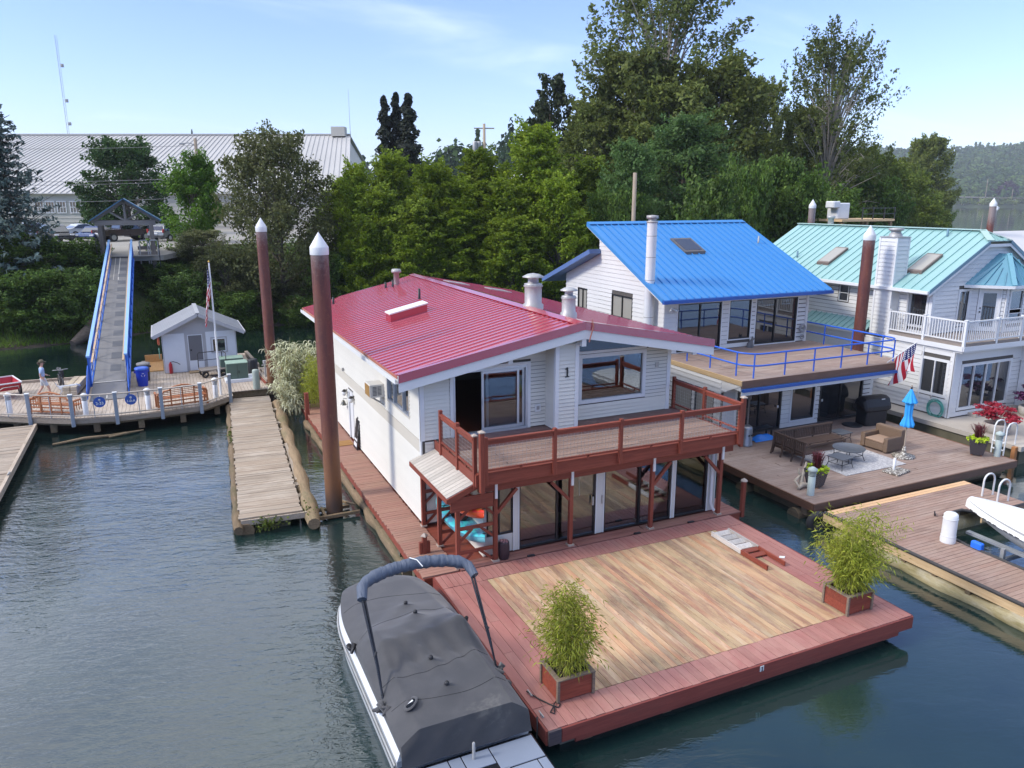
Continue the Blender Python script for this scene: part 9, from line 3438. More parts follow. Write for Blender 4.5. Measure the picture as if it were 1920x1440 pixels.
for rec in [
 ('spruce_tree', 'spruce', -16.97, 47.53, 4.55, 14.79, 5.01, "tall blue grey spruce with drooping boughs at the picture's edge above the bank"),
 ('street_tree', 'mapled', -9.12, 82.43, 5.85, 11.27, 5.77, 'dark green rounded street tree in front of the warehouse roof'),
 ('maple_tree', 'mapleb', -2.92, 59.8, 5.84, 8.57, 3.05, 'bright green oval maple beside the parked silver car'),
 ('silver_leaf_tree', 'olive', 2.85, 46.16, 0.9, 14.8, 5.24, 'broad dull olive tree behind the two rusty piles'),
 ('bank_alder', 'alder', 9.2, 45.45, 2.91, 10.33, 2.52, 'yellow green alder just beyond the olive tree'),
 ('bank_alder', 'alder', 13.18, 48.03, 5.67, 8.68, 3.14, 'tall yellow green alder in front of the dark conifer trio'),
 ('bank_alder', 'alder', 9.36, 42.08, 0.42, 8.53, 2.84, "low green alder behind the tall pile's cone cap"),
 ('bank_alder', 'alder', 15.22, 42.69, 3.33, 10.09, 3.17, "yellow green alder standing over the red roof's vent"),
 ('bank_alder', 'alder', 20.06, 43.78, 5.32, 9.14, 3.53, 'leafy green alder between the conifer trio and the cottonwoods'),
 ('bank_alder', 'alder', 16.71, 40.91, 2.71, 6.86, 3.33, 'lower green alder hanging over the water behind the red roof'),
 ('bank_alder', 'alder', 24.56, 42.82, 5.12, 11.68, 4.3, 'high bright alder at the foot of the great cottonwood'),
 ('bank_alder', 'alder', 23.9, 36.52, 1.73, 10.5, 3.28, 'bright yellow alder reaching over toward the bare wooden pole'),
 ('bank_alder', 'alder', 19.91, 37.25, 1.42, 7.53, 3.22, 'lower alder at the waterline behind the red ridge'),
 ('bank_alder', 'alder', 12.49, 40.65, 0.64, 7.05, 2.82, "low spreading alder at the waterline behind the red roof's rear corner"),
 ('bank_alder', 'alder', 8.93, 49.97, 5.67, 6.4, 2.93, 'alder showing between the olive tree and the nearer pile'),
 ('bank_alder', 'alder', 10.66, 43.68, 2.1, 9.19, 3.15, "middle yellow green alder behind the red roof's far corner"),
 ('bank_alder', 'alder', 13.18, 41.43, 1.5, 8.71, 3.08, 'yellow green alder low before the conifer trio'),
 ('bank_alder', 'alder', 17.07, 41.85, 3.54, 8.41, 3.38, 'yellow green alder before the utility pole'),
 ('bank_alder', 'alder', 20.14, 39.34, 2.93, 8.99, 3.32, 'bright alder behind the larger flue of the red roof'),
 ('bank_alder', 'alder', 25.49, 35.79, 1.61, 7.32, 2.63, "low alder beside the blue roof's upper edge"),
 ('bank_alder', 'alder', 29.92, 42.57, 4.82, 9.18, 3.21, 'deep green alder in front of the dense cottonwood'),
 ('oak_tree', 'mapledk', 38.86, 67.06, 4.42, 21.38, 3.68, 'dark oak peeping out beside the great cottonwood'),
 ('cottonwood_tree', 'cotton', 44.83, 57.73, 4.14, 22.6, 8.57, 'dense rounded cottonwood below the bare limbed crown'),
 ('cottonwood_tree', 'cotton', 51.82, 52.33, 3.8, 22.03, 7.59, 'dense cottonwood on the shaded flank of the great crown'),
 ('tall_cottonwood', 'sparse', 50.44, 60.66, 3.83, 34.28, 11.77, 'great airy cottonwood whose open crown tops everything'),
 ('cottonwood_tree', 'cotton', 46.43, 52.6, 4.05, 18.63, 7.65, 'broad cottonwood filling the middle of the great crown'),
 ('cottonwood_tree', 'cotton', 39.53, 57.96, 4.37, 16.36, 5.55, 'cottonwood at the sunny edge of the great crown'),
 ('walnut_tree', 'walnut', 37.96, 38.88, 4.47, 13.43, 6.03, 'blue green feathery walnut tree behind the bare wooden pole'),
 ('walnut_tree', 'walnut', 31.28, 37.54, 4.13, 11.18, 3.52, 'smaller blue green walnut beside the bright alder'),
 ('bank_bush', 'bush', 40.35, 33.39, 2.76, 10.58, 2.9, "rounded green bush behind the blue roof's upper corner"),
 ('bank_bush', 'bush', 34.38, 30.62, 0.33, 10.91, 3.54, 'dark green bush right behind the blue roof'),
 ('bank_bush', 'bush', 28.41, 35.56, 2.15, 8.92, 2.9, 'dark bush left in shade beside the bare pole'),
 ('tall_cottonwood', 'sparse', 63.83, 46.84, 3.22, 25.76, 7.1, 'slim open cottonwood with pale trunks behind the teal roof'),
 ('cottonwood_tree', 'cotton', 63.57, 50.26, 3.23, 17.85, 4.39, 'leafy lower cottonwood behind the slim open one'),
 ('cottonwood_tree', 'cotton', 72.63, 67.0, 2.91, 23.92, 4.81, 'shaded cottonwood filling the gap between the two tall crowns'),
 ('bank_bush', 'bush', 47.79, 34.38, 3.11, 9.02, 3.66, 'dark green bush under the slim cottonwood'),
 ('bank_bush', 'bush', 47.09, 36.9, 4.06, 10.06, 3.46, 'bush in deep shade between the two tall cottonwoods'),
 ('bank_willow', 'willow', 75.03, 52.7, 2.81, 14.04, 4.09, "green willow at the slim cottonwood's foot"),
 ('bank_willow', 'willow', 88.62, 59.68, 2.19, 14.04, 4.65, 'yellow green willow along the shore behind the teal roof'),
 ('bank_willow', 'willow', 103.12, 67.34, 1.08, 13.6, 5.25, 'rounded willow sloping down to the open river'),
 ('bank_willow', 'bush', 75.84, 50.14, 1.91, 10.35, 4.79, 'low green shore bush above the timber platform'),
 ('bank_willow', 'willow', 128.27, 83.32, 0.39, 11.89, 4.63, 'low willow at the point where the shore meets the river'),
 ('shore_tree', 'cotton', 163.57, 111.15, 1.33, 23.87, 7.68, 'dark olive tree standing at the wooded point'),
 ('bank_bush', 'bush', 190.99, 126.09, 0.11, 10.32, 4.18, 'last low bush on the wooded point'),
 ('bank_bush', 'bush', 56.78, 39.07, 3.03, 7.76, 4.13, 'green bush behind the rear pile by the teal roof'),
 ('bank_bush', 'bush', -15.83, 47.01, 3.94, 3.66, 3.46, 'leafy bush under the blue spruce'),
 ('bank_bush', 'bush', -13.24, 48.03, 3.99, 2.84, 3.5, 'broad green bush filling the bank beside the gangway'),
 ('bank_bush', 'bush', -14.31, 44.11, 1.11, 4.24, 3.31, 'green bush halfway down the bank beyond the red cart'),
 ('bank_bush', 'bush', -11.5, 43.93, 0.27, 4.41, 2.41, "green bush close against the gangway's middle"),
 ('bank_bush', 'bush', -16.67, 44.1, 1.37, 3.31, 3.1, 'green bush at the frame edge above the waterline'),
 ('bank_bush', 'bush', -11.58, 49.47, 4.41, 2.2, 2.14, "dark bush by the gate's near post"),
 ('bank_bush', 'bush', -5.89, 49.06, 2.83, 2.27, 2.59, "pale flowering bush below the gate's far post"),
 ('bank_bush', 'bush', -4.79, 45.26, 0.18, 3.92, 2.89, 'green bush on the bank behind the shed roof'),
 ('bank_bush', 'olive', -1.59, 47.09, 0.87, 5.1, 3.44, 'yellowish bush between the gate and the flagpole'),
 ('bank_bush', 'olive', 1.27, 46.88, 0.92, 2.78, 3.44, 'grey green bush behind the flagpole top'),
 ('bank_bush', 'bush', -1.44, 43.72, 0.1, 2.94, 2.4, 'low green bush at the waterline behind the flagpole'),
 ('bank_bush', 'bush', 4.11, 43.38, 0.1, 2.2, 2.41, 'bright green bush at the waterline between the two rusty piles'),
 ('bank_bush', 'bush', 6.43, 44.52, 0.84, 5.06, 2.47, 'shaded bush behind the nearer rusty pile'),
 ('bank_bush', 'olive', -3.0, 51.04, 4.49, 3.08, 2.91, "olive bush beside the bright maple's foot"),
 ('conifer', 'darkcon', 20.31, 75.56, 5.32, 16.97, 1.49, 'dark narrow conifer nearest the warehouse in the trio'),
 ('conifer', 'darkcon', 21.88, 75.94, 5.24, 17.55, 1.5, 'middle dark narrow conifer of the trio'),
 ('conifer', 'darkcon', 22.63, 73.4, 5.23, 17.18, 1.87, 'broadest dark conifer of the trio'),
 ('conifer', 'darkcon', 4.48, 205.99, 5.79, 22.21, 0.62, 'tiny conifer peeking above the warehouse ridge'),
]:
 tree(*rec)
# ground cover on the bank
rng = np.random.default_rng(77)
def scatter(name, n, xr, dr, size, mat, seed, label, hmax, up=0.8, xf=None, clump=0.0):
 rng = np.random.default_rng(seed)
 x = rng.uniform(xr[0], xr[1], n * 4)
 # walk inland from the waterline
 ys = np.interp(x, [p[0] for p in SHORE[:15]], [p[1] for p in SHORE[:15]])
 y = ys + rng.uniform(dr[0], dr[1], n * 4)
 d = shore_dist(x, y)
 ok = (d > max(0.12, dr[0])) & (d < dr[1])
 if xf is not None:
  ok &= ~((x > -10.6) & (x < -7.8) & (y > 45))
  ok &= ~((y > 53.2) & (x < 14))
 x, y = x[ok][:n], y[ok][:n]
 z = ground_z(x, y)
 h = hmax * rng.random(len(x)) ** 1.5
 if clump:
  h *= 0.35 + 0.65 * (0.5 + 0.5 * np.sin(x * 1.3 + 2 * np.sin(y * 0.9)) * np.cos(y * 1.7 + x * 0.4)) * 1.6
 C = np.stack([x, y, z + h], 1)
 N = rng.normal(size=C.shape) * 0.6 + np.array([0, -0.3, up])
 return tag(link(name, quads_mesh(name, C, N, size, mat, rng, 0.6)), label, None, None, 'stuff')
scatter("bank_brush", 42000, (-46, 62), (1.2, 11.5), 0.27, LM["bush"], 5, "tangled green brush covering the bank", 1.15, 0.7, True, 1.0)
M_GRASS = leafmat("bank_grass", (0.085, 0.175, 0.014, 1), (0.175, 0.260, 0.035, 1), 0.35, 0.35)
rng = np.random.default_rng(6)
n = 16000
x = rng.uniform(-40, 24, n)
ys = np.interp(x, [p[0] for p in SHORE[:15]], [p[1] for p in SHORE[:15]])
y = ys + rng.uniform(0.05, 2.6, n) ** 1.1
d = shore_dist(x, y)
ok = d > 0.02
x, y = x[ok], y[ok]
z = ground_z(x, y)
L = rng.uniform(0.18, 0.42, len(x))[:, None]
a = rng.uniform(0, 2 * PI, len(x))
side = np.stack([np.cos(a), np.sin(a), 0 * a], 1) * 0.025
tip = np.stack([rng.normal(size=len(x)) * 0.4, rng.normal(size=len(x)) * 0.4, np.ones(len(x))], 1) * L
b = np.stack([x, y, z - 0.02], 1)
V = np.empty((len(x), 4, 3))
V[:, 0], V[:, 1], V[:, 2], V[:, 3] = b - side, b + side, b + tip + side * 0.3, b + tip - side * 0.3
tag(link("bank_grass", mesh_from_quads("bank_grass", V.reshape(-1, 3), M_GRASS)), "bright grass fringe along the waterline", None, None, 'stuff')
# fallen stump by the ramp, log at the waterline
t = thing("root_stump", "big grey root stump lying at the waterline beneath the gangway", "stump", (-11.0, 42.6, 0.2), R(20))
mb = MB()
mb.tube([(-2.0, -0.9, -0.1), (-0.6, -0.2, 0.5), (0.5, 0.3, 1.3)], [0.25, 0.55, 0.75], 10)
for k in range(7):
 a = k * 0.9
 mb.tube([(0.4, 0.3, 1.2), (0.4 + 0.7 * math.cos(a), 0.3 + 0.6 * math.sin(a), 1.2 + 0.5 * math.cos(k * 2.0)), (0.4 + 1.2 * math.cos(a), 0.2 + 1.0 * math.sin(a), 0.9 + 0.7 * math.cos(k * 2.0))], [0.3, 0.16, 0.04], 7)
mb.build("wood", wood("stump_wood", [(0.13, 0.10, 0.075, 1), (0.24, 0.19, 0.145, 1)], 0, 0.9, 0.7), t, True)
t = thing("floating_stick", "bare driftwood sticks floating beneath the curved walkway", "driftwood", (-9.6, 15.7, 0.05), R(8))
mb = MB()
mb.tube([(-1.6, 0, 0), (-0.4, 0.1, 0.05), (0.6, 0.05, 0.02), (1.2, 0.2, 0.04)], [0.05, 0.07, 0.06, 0.02], 7)
mb.tube([(0.5, -0.1, 0), (1.1, -0.05, 0.05), (1.9, 0.12, 0.04)], [0.04, 0.06, 0.03], 7)
mb.build("wood", M_LOG, t, True)
M_WROOF = paint("warehouse_roof", (0.44, 0.43, 0.41, 1), 0.6, 0.25, 0.05, objvar=0.03)
M_WWALL = paint("warehouse_wall", (0.52, 0.49, 0.42, 1), 0.7, 0.15, 0.1)
wz = 6.0
def at(l, f, z):
 p = C0 + LT * l + FW * f
 return Vector((p.x, p.y, z))
wa = thing("warehouse", "long low warehouse with a huge pale ribbed metal roof behind the car park", "warehouse", tuple(at(-64, 125, wz)))
LA, LBb, FA, FR, EZw, RZw = -132.0, -29.0, 108.0, 143.0, 10.9, 21.3
n = 44
sk_ = lambda l: l + (l - LA) / (LBb - LA) * 6.5
for i in range(n):
 a, b = LA + (LBb - LA) * i / n, LA + (LBb - LA) * (i + 1) / n
 mb = MB()
 mb.prism([at(sk_(a), FA, EZw), at(sk_(b), FA, EZw), at(b, FR, RZw), at(a, FR, RZw)], (0, 0, -0.12))
 for k in range(3):
  c = a + (b - a) * k / 3
  mb.prism([at(sk_(c) - 0.05, FA, EZw), at(sk_(c) + 0.05, FA, EZw), at(sk_(c) + 0.05, FA, EZw + 0.11), at(sk_(c) - 0.05, FA, EZw + 0.11)], tuple(at(c, FR, RZw) - at(sk_(c), FA, EZw)))
 mb.build("roof_panel", M_WROOF, wa, fix=False)
mb = MB()
mb.prism([at(LA, FR, RZw), at(LBb, FR, RZw), at(LBb, 2 * FR - FA, EZw), at(LA, 2 * FR - FA, EZw)], (0, 0, -0.12))
mb.build("far_roof", M_WROOF, wa)
mb = MB()
mb.bar(at(LA, FR, RZw + 0.1), at(LBb, FR, RZw + 0.1), 0.8, 0.25)
mb.build("ridge_cap", M_WROOF, wa)
mb = MB()
mb.prism([at(LA, FA + 0.6, wz), at(LBb + 5.8, FA + 0.6, wz), at(LBb + 5.8, FA + 0.6, EZw - 0.05), at(LA, FA + 0.6, EZw - 0.05)], tuple(FW * 0.3))
mb.prism([at(LBb + 5.7, FA + 0.9, wz), at(LBb + 5.7, FA + 0.9, EZw), at(LBb - 0.5, FR, RZw - 0.3), at(LBb - 0.5, 2 * FR - FA, EZw), at(LBb - 0.5, 2 * FR - FA, wz)], tuple(LT * -0.4))
mb.build("wall", M_WWALL, wa)
mb = MB()
for z in np.arange(6.4, 10.6, 0.55):
 mb.prism([at(LA, FA + 0.55, z), at(LBb - 0.5, FA + 0.55, z), at(LBb - 0.5, FA + 0.55, z + 0.06), at(LA, FA + 0.55, z + 0.06)], tuple(FW * 0.05))
mb.build("wall_batten", M_WWALL, wa)
for l in (-66.4, -64.9, -63.3, -61.5, -70.5, -74):
 mb = MB()
 for (a, b, c, d) in ((0, 1.3, 8.2, 8.3), (0, 1.3, 9.75, 9.85), (0, 0.1, 8.3, 9.75), (1.2, 1.3, 8.3, 9.75)):
  mb.prism([at(l + a, FA + 0.45, c), at(l + b, FA + 0.45, c), at(l + b, FA + 0.45, d), at(l + a, FA + 0.45, d)], tuple(FW * 0.12))
 for q in (0.4, 0.8):
  mb.prism([at(l + q, FA + 0.47, 8.3), at(l + q + 0.06, FA + 0.47, 8.3), at(l + q + 0.06, FA + 0.47, 9.75), at(l + q, FA + 0.47, 9.75)], tuple(FW * 0.08))
 mb.prism([at(l + 0.1, FA + 0.47, 9.0), at(l + 1.2, FA + 0.47, 9.0), at(l + 1.2, FA + 0.47, 9.06), at(l + 0.1, FA + 0.47, 9.06)], tuple(FW * 0.08))
 w_ = mb.build("window", M_WHITE, wa)
 mb = MB()
 mb.prism([at(l + 0.1, FA + 0.53, 8.3), at(l + 1.2, FA + 0.53, 8.3), at(l + 1.2, FA + 0.53, 9.75), at(l + 0.1, FA + 0.53, 9.75)], tuple(FW * 0.03))
 mb.build("pane", M_GLASSO, w_)
mb = MB()
mb.prism([at(-36, 122, 15.4), at(-33.6, 122, 15.4), at(-33.6, 122, 17.6), at(-36, 122, 17.6)], tuple(FW * 3))
mb.prism([at(-32, 141, 21), at(-29.6, 141, 21), at(-29.6, 141, 22.6), at(-32, 141, 22.6)], tuple(FW * 2))
mb.build("roof_vent", M_WWALL, wa)
# cars
M_TYRE = paint("car_tyre", (0.02, 0.02, 0.021, 1), 0.8, 0.2)
M_RIMS = paint("car_rim", (0.45, 0.46, 0.47, 1), 0.35, 0.1, metal=0.7)
M_CGL = glassmat("car_glass", opaque=1.0, dark=(0.01, 0.012, 0.014, 1))
M_TAIL = paint("tail_lamp", (0.42, 0.02, 0.02, 1), 0.25)
M_HEAD = paint("head_lamp", (0.75, 0.77, 0.78, 1), 0.15)
M_BUMP = paint("bumper_black", (0.03, 0.03, 0.032, 1), 0.6)
def car(label, x, y, rz, col, style="suv", cat="car"):
 """nose towards +y"""
 t = thing("parked_car" if cat == "car" else "pickup_truck", label, cat, (x, y, 6.06), rz, "vehicles parked along the car park")
 m = paint("car_paint_%d" % len(bpy.data.materials), col, 0.22, 0.05, 1.0, spec=0.7)
 W = 0.92
 if style == "suv":
  body = [(-2.2, 0.42), (-2.27, 0.62), (-2.22, 0.98), (-1.0, 1.0), (0.75, 0.98), (1.95, 0.88), (2.2, 0.70), (2.22, 0.42)]
  cab = [(-2.10, 0.99), (-1.86, 1.50), (-1.2, 1.66), (0.0, 1.66), (0.45, 1.55), (1.15, 0.97)]
  wl = 1.33
 elif style == "sedan":
  body = [(-2.3, 0.36), (-2.35, 0.60), (-2.25, 0.92), (-1.2, 0.95), (0.85, 0.90), (2.05, 0.76), (2.3, 0.58), (2.3, 0.36)]
  cab = [(-1.75, 0.94), (-0.95, 1.38), (-0.3, 1.45), (0.15, 1.40), (1.05, 0.90)]
  wl = 1.38
 else:
  body = [(-2.75, 0.55), (-2.8, 0.70), (-2.75, 1.15), (-0.75, 1.15), (0.9, 1.13), (2.5, 1.05), (2.72, 0.85), (2.72, 0.5)]
  cab = [(-0.85, 1.14), (-0.70, 1.75), (-0.4, 1.86), (0.55, 1.84), (0.8, 1.75), (1.35, 1.13)]
  wl = 1.65
 mb = MB()
 vs, fs = [], []
 k = len(body)
 for s, w in ((-1, W), (-1, W - 0.0), (1, W)):
  pass
 rows = [(-W + 0.06, 0.05), (-W, 0.0), (W, 0.0), (W - 0.06, 0.05)]
 for xx, ins in rows:
  for (yy, zz_) in body:
   vs.append((xx, yy * (1 - ins * 0.2), zz_ - (ins if zz_ > 0.85 else 0)))
 for i in range(3):
  for q in range(k):
   q2 = (q + 1) % k
   fs.append((i * k + q, i * k + q2, (i + 1) * k + q2, (i + 1) * k + q))
 fs.append(tuple(range(k)))
 fs.append(tuple(range(3 * k, 4 * k)))
 mb.add(vs, fs)
 bev(mb.build("body", m, t, True), 0.05, 2)
 mb = MB()
 n = len(cab)
 vs = [(-W + 0.06 + (zz_ - 1.0) * 0.22, yy, zz_) for yy, zz_ in cab] + [(W - 0.06 - (zz_ - 1.0) * 0.22, yy, zz_) for yy, zz_ in cab]
 mb.add(vs, [tuple(range(n)), tuple(range(2 * n - 1, n - 1, -1))] + [(i, n + i, n + (i + 1) % n, (i + 1) % n) for i in range(n)])
 bev(mb.build("cabin", m, t, True), 0.04, 2)
 mb = MB()
 ins = 0.10
 cy = sum(p[0] for p in cab) / n
 for s in (-1, 1):
  side = [(s * (W - 0.04 - (zz_ - 1.0) * 0.22), cy + (yy - cy) * 0.84, 1.0 + (zz_ - 1.0) * 0.82 + 0.05) for yy, zz_ in cab]
  mb.prism(side, (s * 0.006, 0, 0))
 a, b = cab[0], cab[1]
 mb.prism([(-W + 0.2, a[0] - 0.03 + (b[0] - a[0]) * 0.15, a[1] + (b[1] - a[1]) * 0.2), (W - 0.2, a[0] - 0.03 + (b[0] - a[0]) * 0.15, a[1] + (b[1] - a[1]) * 0.2), (W - 0.26, b[0] - 0.03, b[1] - 0.04), (-W + 0.26, b[0] - 0.03, b[1] - 0.04)], (0, -0.012, 0.0))
 a, b = cab[-1], cab[-2]
 mb.prism([(-W + 0.16, a[0] + 0.02, a[1] + 0.04), (W - 0.16, a[0] + 0.02, a[1] + 0.04), (W - 0.24, b[0] + 0.04, b[1] - 0.04), (-W + 0.24, b[0] + 0.04, b[1] - 0.04)], (0, 0.012, 0.0))
 mb.build("window", M_CGL, t, True)
 r = 0.34 if style != "pickup" else 0.40
 for s in (-1, 1):
  for yy in (-wl, wl):
   mb = MB()
   mb.tube([(s * (W - 0.20), yy, r), (s * (W + 0.015), yy, r)], r, 18)
   w_ = mb.build("wheel", M_TYRE, t, True)
   mb = MB()
   mb.tube([(s * (W + 0.016), yy, r), (s * (W + 0.024), yy, r)], r * 0.6, 14)
   mb.build("rim", M_RIMS, w_, True)
  e0 = body[1][0]
  mb = MB()
  mb.box(s * 0.86 - 0.07, s * 0.86 + 0.07, e0 - 0.01, e0 + 0.16, 0.75 if style != "suv" else 0.85, 0.95 if style == "sedan" else 1.2 if style == "suv" else 1.08)
  bev(mb.build("tail_lamp", M_TAIL, t, True), 0.02)
  e1 = body[-2][0]
  mb = MB()
  mb.box(s * 0.68 - 0.18, s * 0.68 + 0.18, e1 - 0.12, e1 + 0.02, body[-2][1] - 0.02, body[-2][1] + 0.12)
  bev(mb.build("headlight", M_HEAD, t, True), 0.03)
 mb = MB()
 mb.box(-W + 0.02, W - 0.02, body[0][0] - 0.08, body[0][0] + 0.12, body[0][1] - 0.06, body[0][1] + 0.18)
 mb.box(-W + 0.02, W - 0.02, body[-1][0] - 0.12, body[-1][0] + 0.08, body[-1][1] - 0.06, body[-1][1] + 0.14)
 bev(mb.build("bumper", M_BUMP if style != "pickup" else M_RIMS, t, True), 0.03)
 mb = MB()
 mb.box(-0.26, 0.26, body[1][0] - 0.03, body[1][0] - 0.005, 0.72, 0.86)
 mb.build("number_plate", M_WHITE, t, True)
 return t
car("silver crossover parked with its red tail lamp toward the bright maple", -5.15, 64.5, R(-38), (0.22, 0.235, 0.25, 1), "suv")
car("black crossover parked nearest the blue spruce", -15.2, 65.5, R(205), (0.012, 0.012, 0.014, 1), "suv")
car("small dark blue hatchback partly behind the gate's near post", -12.0, 66.5, R(160), (0.02, 0.05, 0.16, 1), "sedan")
car("tan tailgate pickup with dark cab seen through the gate", -9.3, 65.8, R(-58), (0.055, 0.040, 0.036, 1), "pickup", "pickup")
car("black car standing behind the gate's far post", -7.0, 68.8, R(-70), (0.015, 0.014, 0.015, 1), "sedan")
car("pale blue van bodied car under the spruce boughs", -17.6, 74.0, R(-75), (0.34, 0.40, 0.48, 1), "suv")
car("light coloured car parked in the second row by the warehouse", -13.6, 76.5, R(-60), (0.55, 0.58, 0.60, 1), "sedan")
car("white car seen through the gate truss by the warehouse", -10.6, 81.0, R(-75), (0.62, 0.62, 0.60, 1), "sedan")
car("dark grey car in the back row beneath the street tree", -4.2, 80.5, R(-70), (0.06, 0.06, 0.065, 1), "sedan")
# poles and wires
M_POLEW = wood("bare_pole_wood", [(0.33, 0.26, 0.185, 1), (0.44, 0.36, 0.27, 1)], 2, 0.85, 0.4)
t = thing("wooden_pole", "bare pale wooden pole standing before the walnut trees", "pole", (25.2, 27.6, 0))
mb = MB()
mb.lathe([(0.17, -1), (0.15, 6), (0.14, 11.9), (0, 11.91)], (0, 0), 12)
mb.build("pole", M_POLEW, t, True)
t = thing("lamp_pole", "wooden lamp pole with a bracket lamp before the warehouse roof", "pole", (-1.7, 71.3, 6.0))
mb = MB()
mb.lathe([(0.20, 0), (0.16, 10.4), (0, 10.41)], (0, 0), 10)
mb.build("pole", M_POLEW, t, True)
mb = MB()
mb.tube([(0, 0, 9.7), (-0.7, -0.1, 9.9), (-1.2, -0.2, 9.85)], 0.05, 6)
mb.build("bracket", M_GALV, t, True)
mb = MB()
mb.box(-1.65, -1.1, -0.3, 0.0, 9.70, 9.88)
bev(mb.build("lamp_head", M_GALV, t, True), 0.04)
t = thing("utility_pole", "utility pole with two transformer cans beyond the alders", "utility pole", (36.0, 81.6, 5.0))
mb = MB()
mb.lathe([(0.25, 0), (0.18, 15.2), (0, 15.21)], (0, 0), 10)
mb.build("pole", M_POLEW, t, True)
mb = MB()
mb.bar((-1.3, 0.5, 14.6), (1.3, -0.5, 14.6), 0.14)
mb.build("cross_arm", M_POLEW, t, True)
for dx in (-0.55, -1.15):
 mb = MB()
 mb.lathe([(0.30, 11.4), (0.34, 11.5), (0.34, 12.7), (0.25, 12.85), (0, 12.9)], (dx - 0.2, 0.1), 12)
 mb.build("transformer", M_GALV, t, True)
M_WIRE = paint("wire_grey", (0.30, 0.29, 0.28, 1), 0.6)
t = thing("overhead_wires", "thin overhead wires strung across in front of the street tree", "wires", (-14, 58, 6))
pole_top = (-1.7, 71.3)
for (z0, z1, y0) in ((14.6, 15.7, 62.0), (12.0, 12.3, 61.0), (11.7, 12.0, 61.2), (10.2, 10.3, 60.5)):
 mb = MB()
 pts = []
 for k in range(13):
  s = k / 12
  pts.append((-34 + 32.3 * s, y0 + 10 * s + (71.3 - y0 - 10) * s ** 3 * 0.4, z0 + (z1 - z0) * s - 0.5 * math.sin(PI * s)))
 mb.tube(pts, 0.02, 4)
 mb.build("wire", M_WIRE, t)
t = thing("wire_pole", "hidden end pole carrying the wires beyond the spruce", "pole", (-34, 61.5, 5.5))
mb = MB()
mb.lathe([(0.2, 0), (0.16, 10), (0, 10.01)], (0, 0), 10)
mb.build("pole", M_POLEW, t, True)
# radio mast far off
t = thing("radio_mast", "very thin tall radio mast rising far behind the warehouse", "mast", tuple(at(-245, 440, 0)))
mb = MB()
for k in range(3):
 a = k * 2 * PI / 3
 mb.tube([(0.6 * math.cos(a), 0.6 * math.sin(a), 0), (0.6 * math.cos(a), 0.6 * math.sin(a), 96)], 0.06, 4)
z = 0
while z < 94:
 for k in range(3):
  a, b = k * 2 * PI / 3, (k + 1) * 2 * PI / 3
  mb.tube([(0.6 * math.cos(a), 0.6 * math.sin(a), z), (0.6 * math.cos(b), 0.6 * math.sin(b), z + 2)], 0.035, 3, False)
 z += 2
mb.build("lattice", M_WIRE, t, True)
mb = MB()
for z in (80, 62, 50):
 mb.lathe([(0.8, z), (0.8, z + 1.6), (0, z + 1.61)], (1.4, 0), 8)
mb.build("antenna", M_WIRE, t, True)
t = thing("whip_antenna", "thin whip antenna on the warehouse gable's end", "antenna", tuple(at(-28.8, 142, 20.5)))
mb = MB()
mb.tube([(0, 0, 0), (0, 0, 8.5)], [0.05, 0.02], 5)
mb.build("whip", M_WIRE, t, True)
# far bank: viaduct, purple tree, houses, passing boat
t = thing("road_viaduct", "low pale concrete road viaduct along the far bank", "viaduct", tuple(at(760, 1140, 0)))
mb = MB()
mb.prism([at(610, 1162, 14.5), at(760, 1148, 11.5), at(980, 1140, 9.5), at(980, 1140, 11.3), at(760, 1148, 13.2), at(610, 1162, 16.2)], tuple(FW * 9))
mb.build("road_deck", M_CONCL, t)
mb = MB()
for l in range(620, 980, 24):
 z = np.interp(l, [610, 760, 980], [14.5, 11.5, 9.5])
 f_ = np.interp(l, [610, 760, 980], [1162, 1148, 1140])
 mb.prism([at(l, f_ + 2, 0), at(l + 3, f_ + 2, 0), at(l + 3, f_ + 2, z), at(l, f_ + 2, z)], tuple(FW * 2))
mb.build("pier", M_CONCL, t)
for i, (l, h) in enumerate(((696, 40), (770, 44), (735, 26))):
 p = thing("street_lamp", ["slim pole on the viaduct nearest the point of trees", "tall pole on the viaduct near the purple tree", "short pole midway along the viaduct"][i], "pole", tuple(at(l, 1150, 10)))
 mb = MB()
 mb.tube([(0, 0, 0), (0, 0, h - 10)], 0.5, 5)
 mb.build("pole", M_POLEW, p, True)
rng = np.random.default_rng(9)
bl = []
for k in range(26):
 a, q = rng.uniform(0, 2 * PI), rng.random() ** 0.5
 bl.append((17 * q * math.cos(a), 10 * q * math.sin(a), 12 + 18 * rng.random() * (1 - q * 0.5), 7, 7, 5))
C, N = blob_points(rng, bl, 60, 0.4)
p = thing("purple_beech", "large dark purple tree on the far bank above the viaduct", "tree", tuple(at(752, 1195, 8)))
link("crown", quads_mesh("crown", C, N, 3.2, leafmat("purple_beech_leaf", (0.030, 0.014, 0.035, 1), (0.060, 0.028, 0.055, 1), 0.2), rng, 0.9), p)
mb = MB()
mb.tube([(0, 0, -2), (0, 0, 16)], [1.0, 0.5], 7)
mb.build("trunk", M_BARK, p, True)
p = thing("motor_boat", "tiny white motor boat heading along the far shore", "boat", tuple(at(612, 985, 0)), R(70))
mb = MB()
mb.prism([(-4, -1.3, 0.1), (3, -1.3, 0.1), (5, 0, 0.3), (3, 1.3, 0.1), (-4, 1.3, 0.1)], (0, 0, 1.2))
mb.build("hull", M_WHITE, p, True)
mb = MB()
mb.prism([(-2, -0.9, 1.31), (1.2, -0.9, 1.31), (1.2, 0.9, 1.31), (-2, 0.9, 1.31)], (0, 0, 1.3))
mb.build("cabin", M_WHITE, p, True)
M_SKIN = paint("skin", (0.52, 0.30, 0.22, 1), 0.6, 0.05)
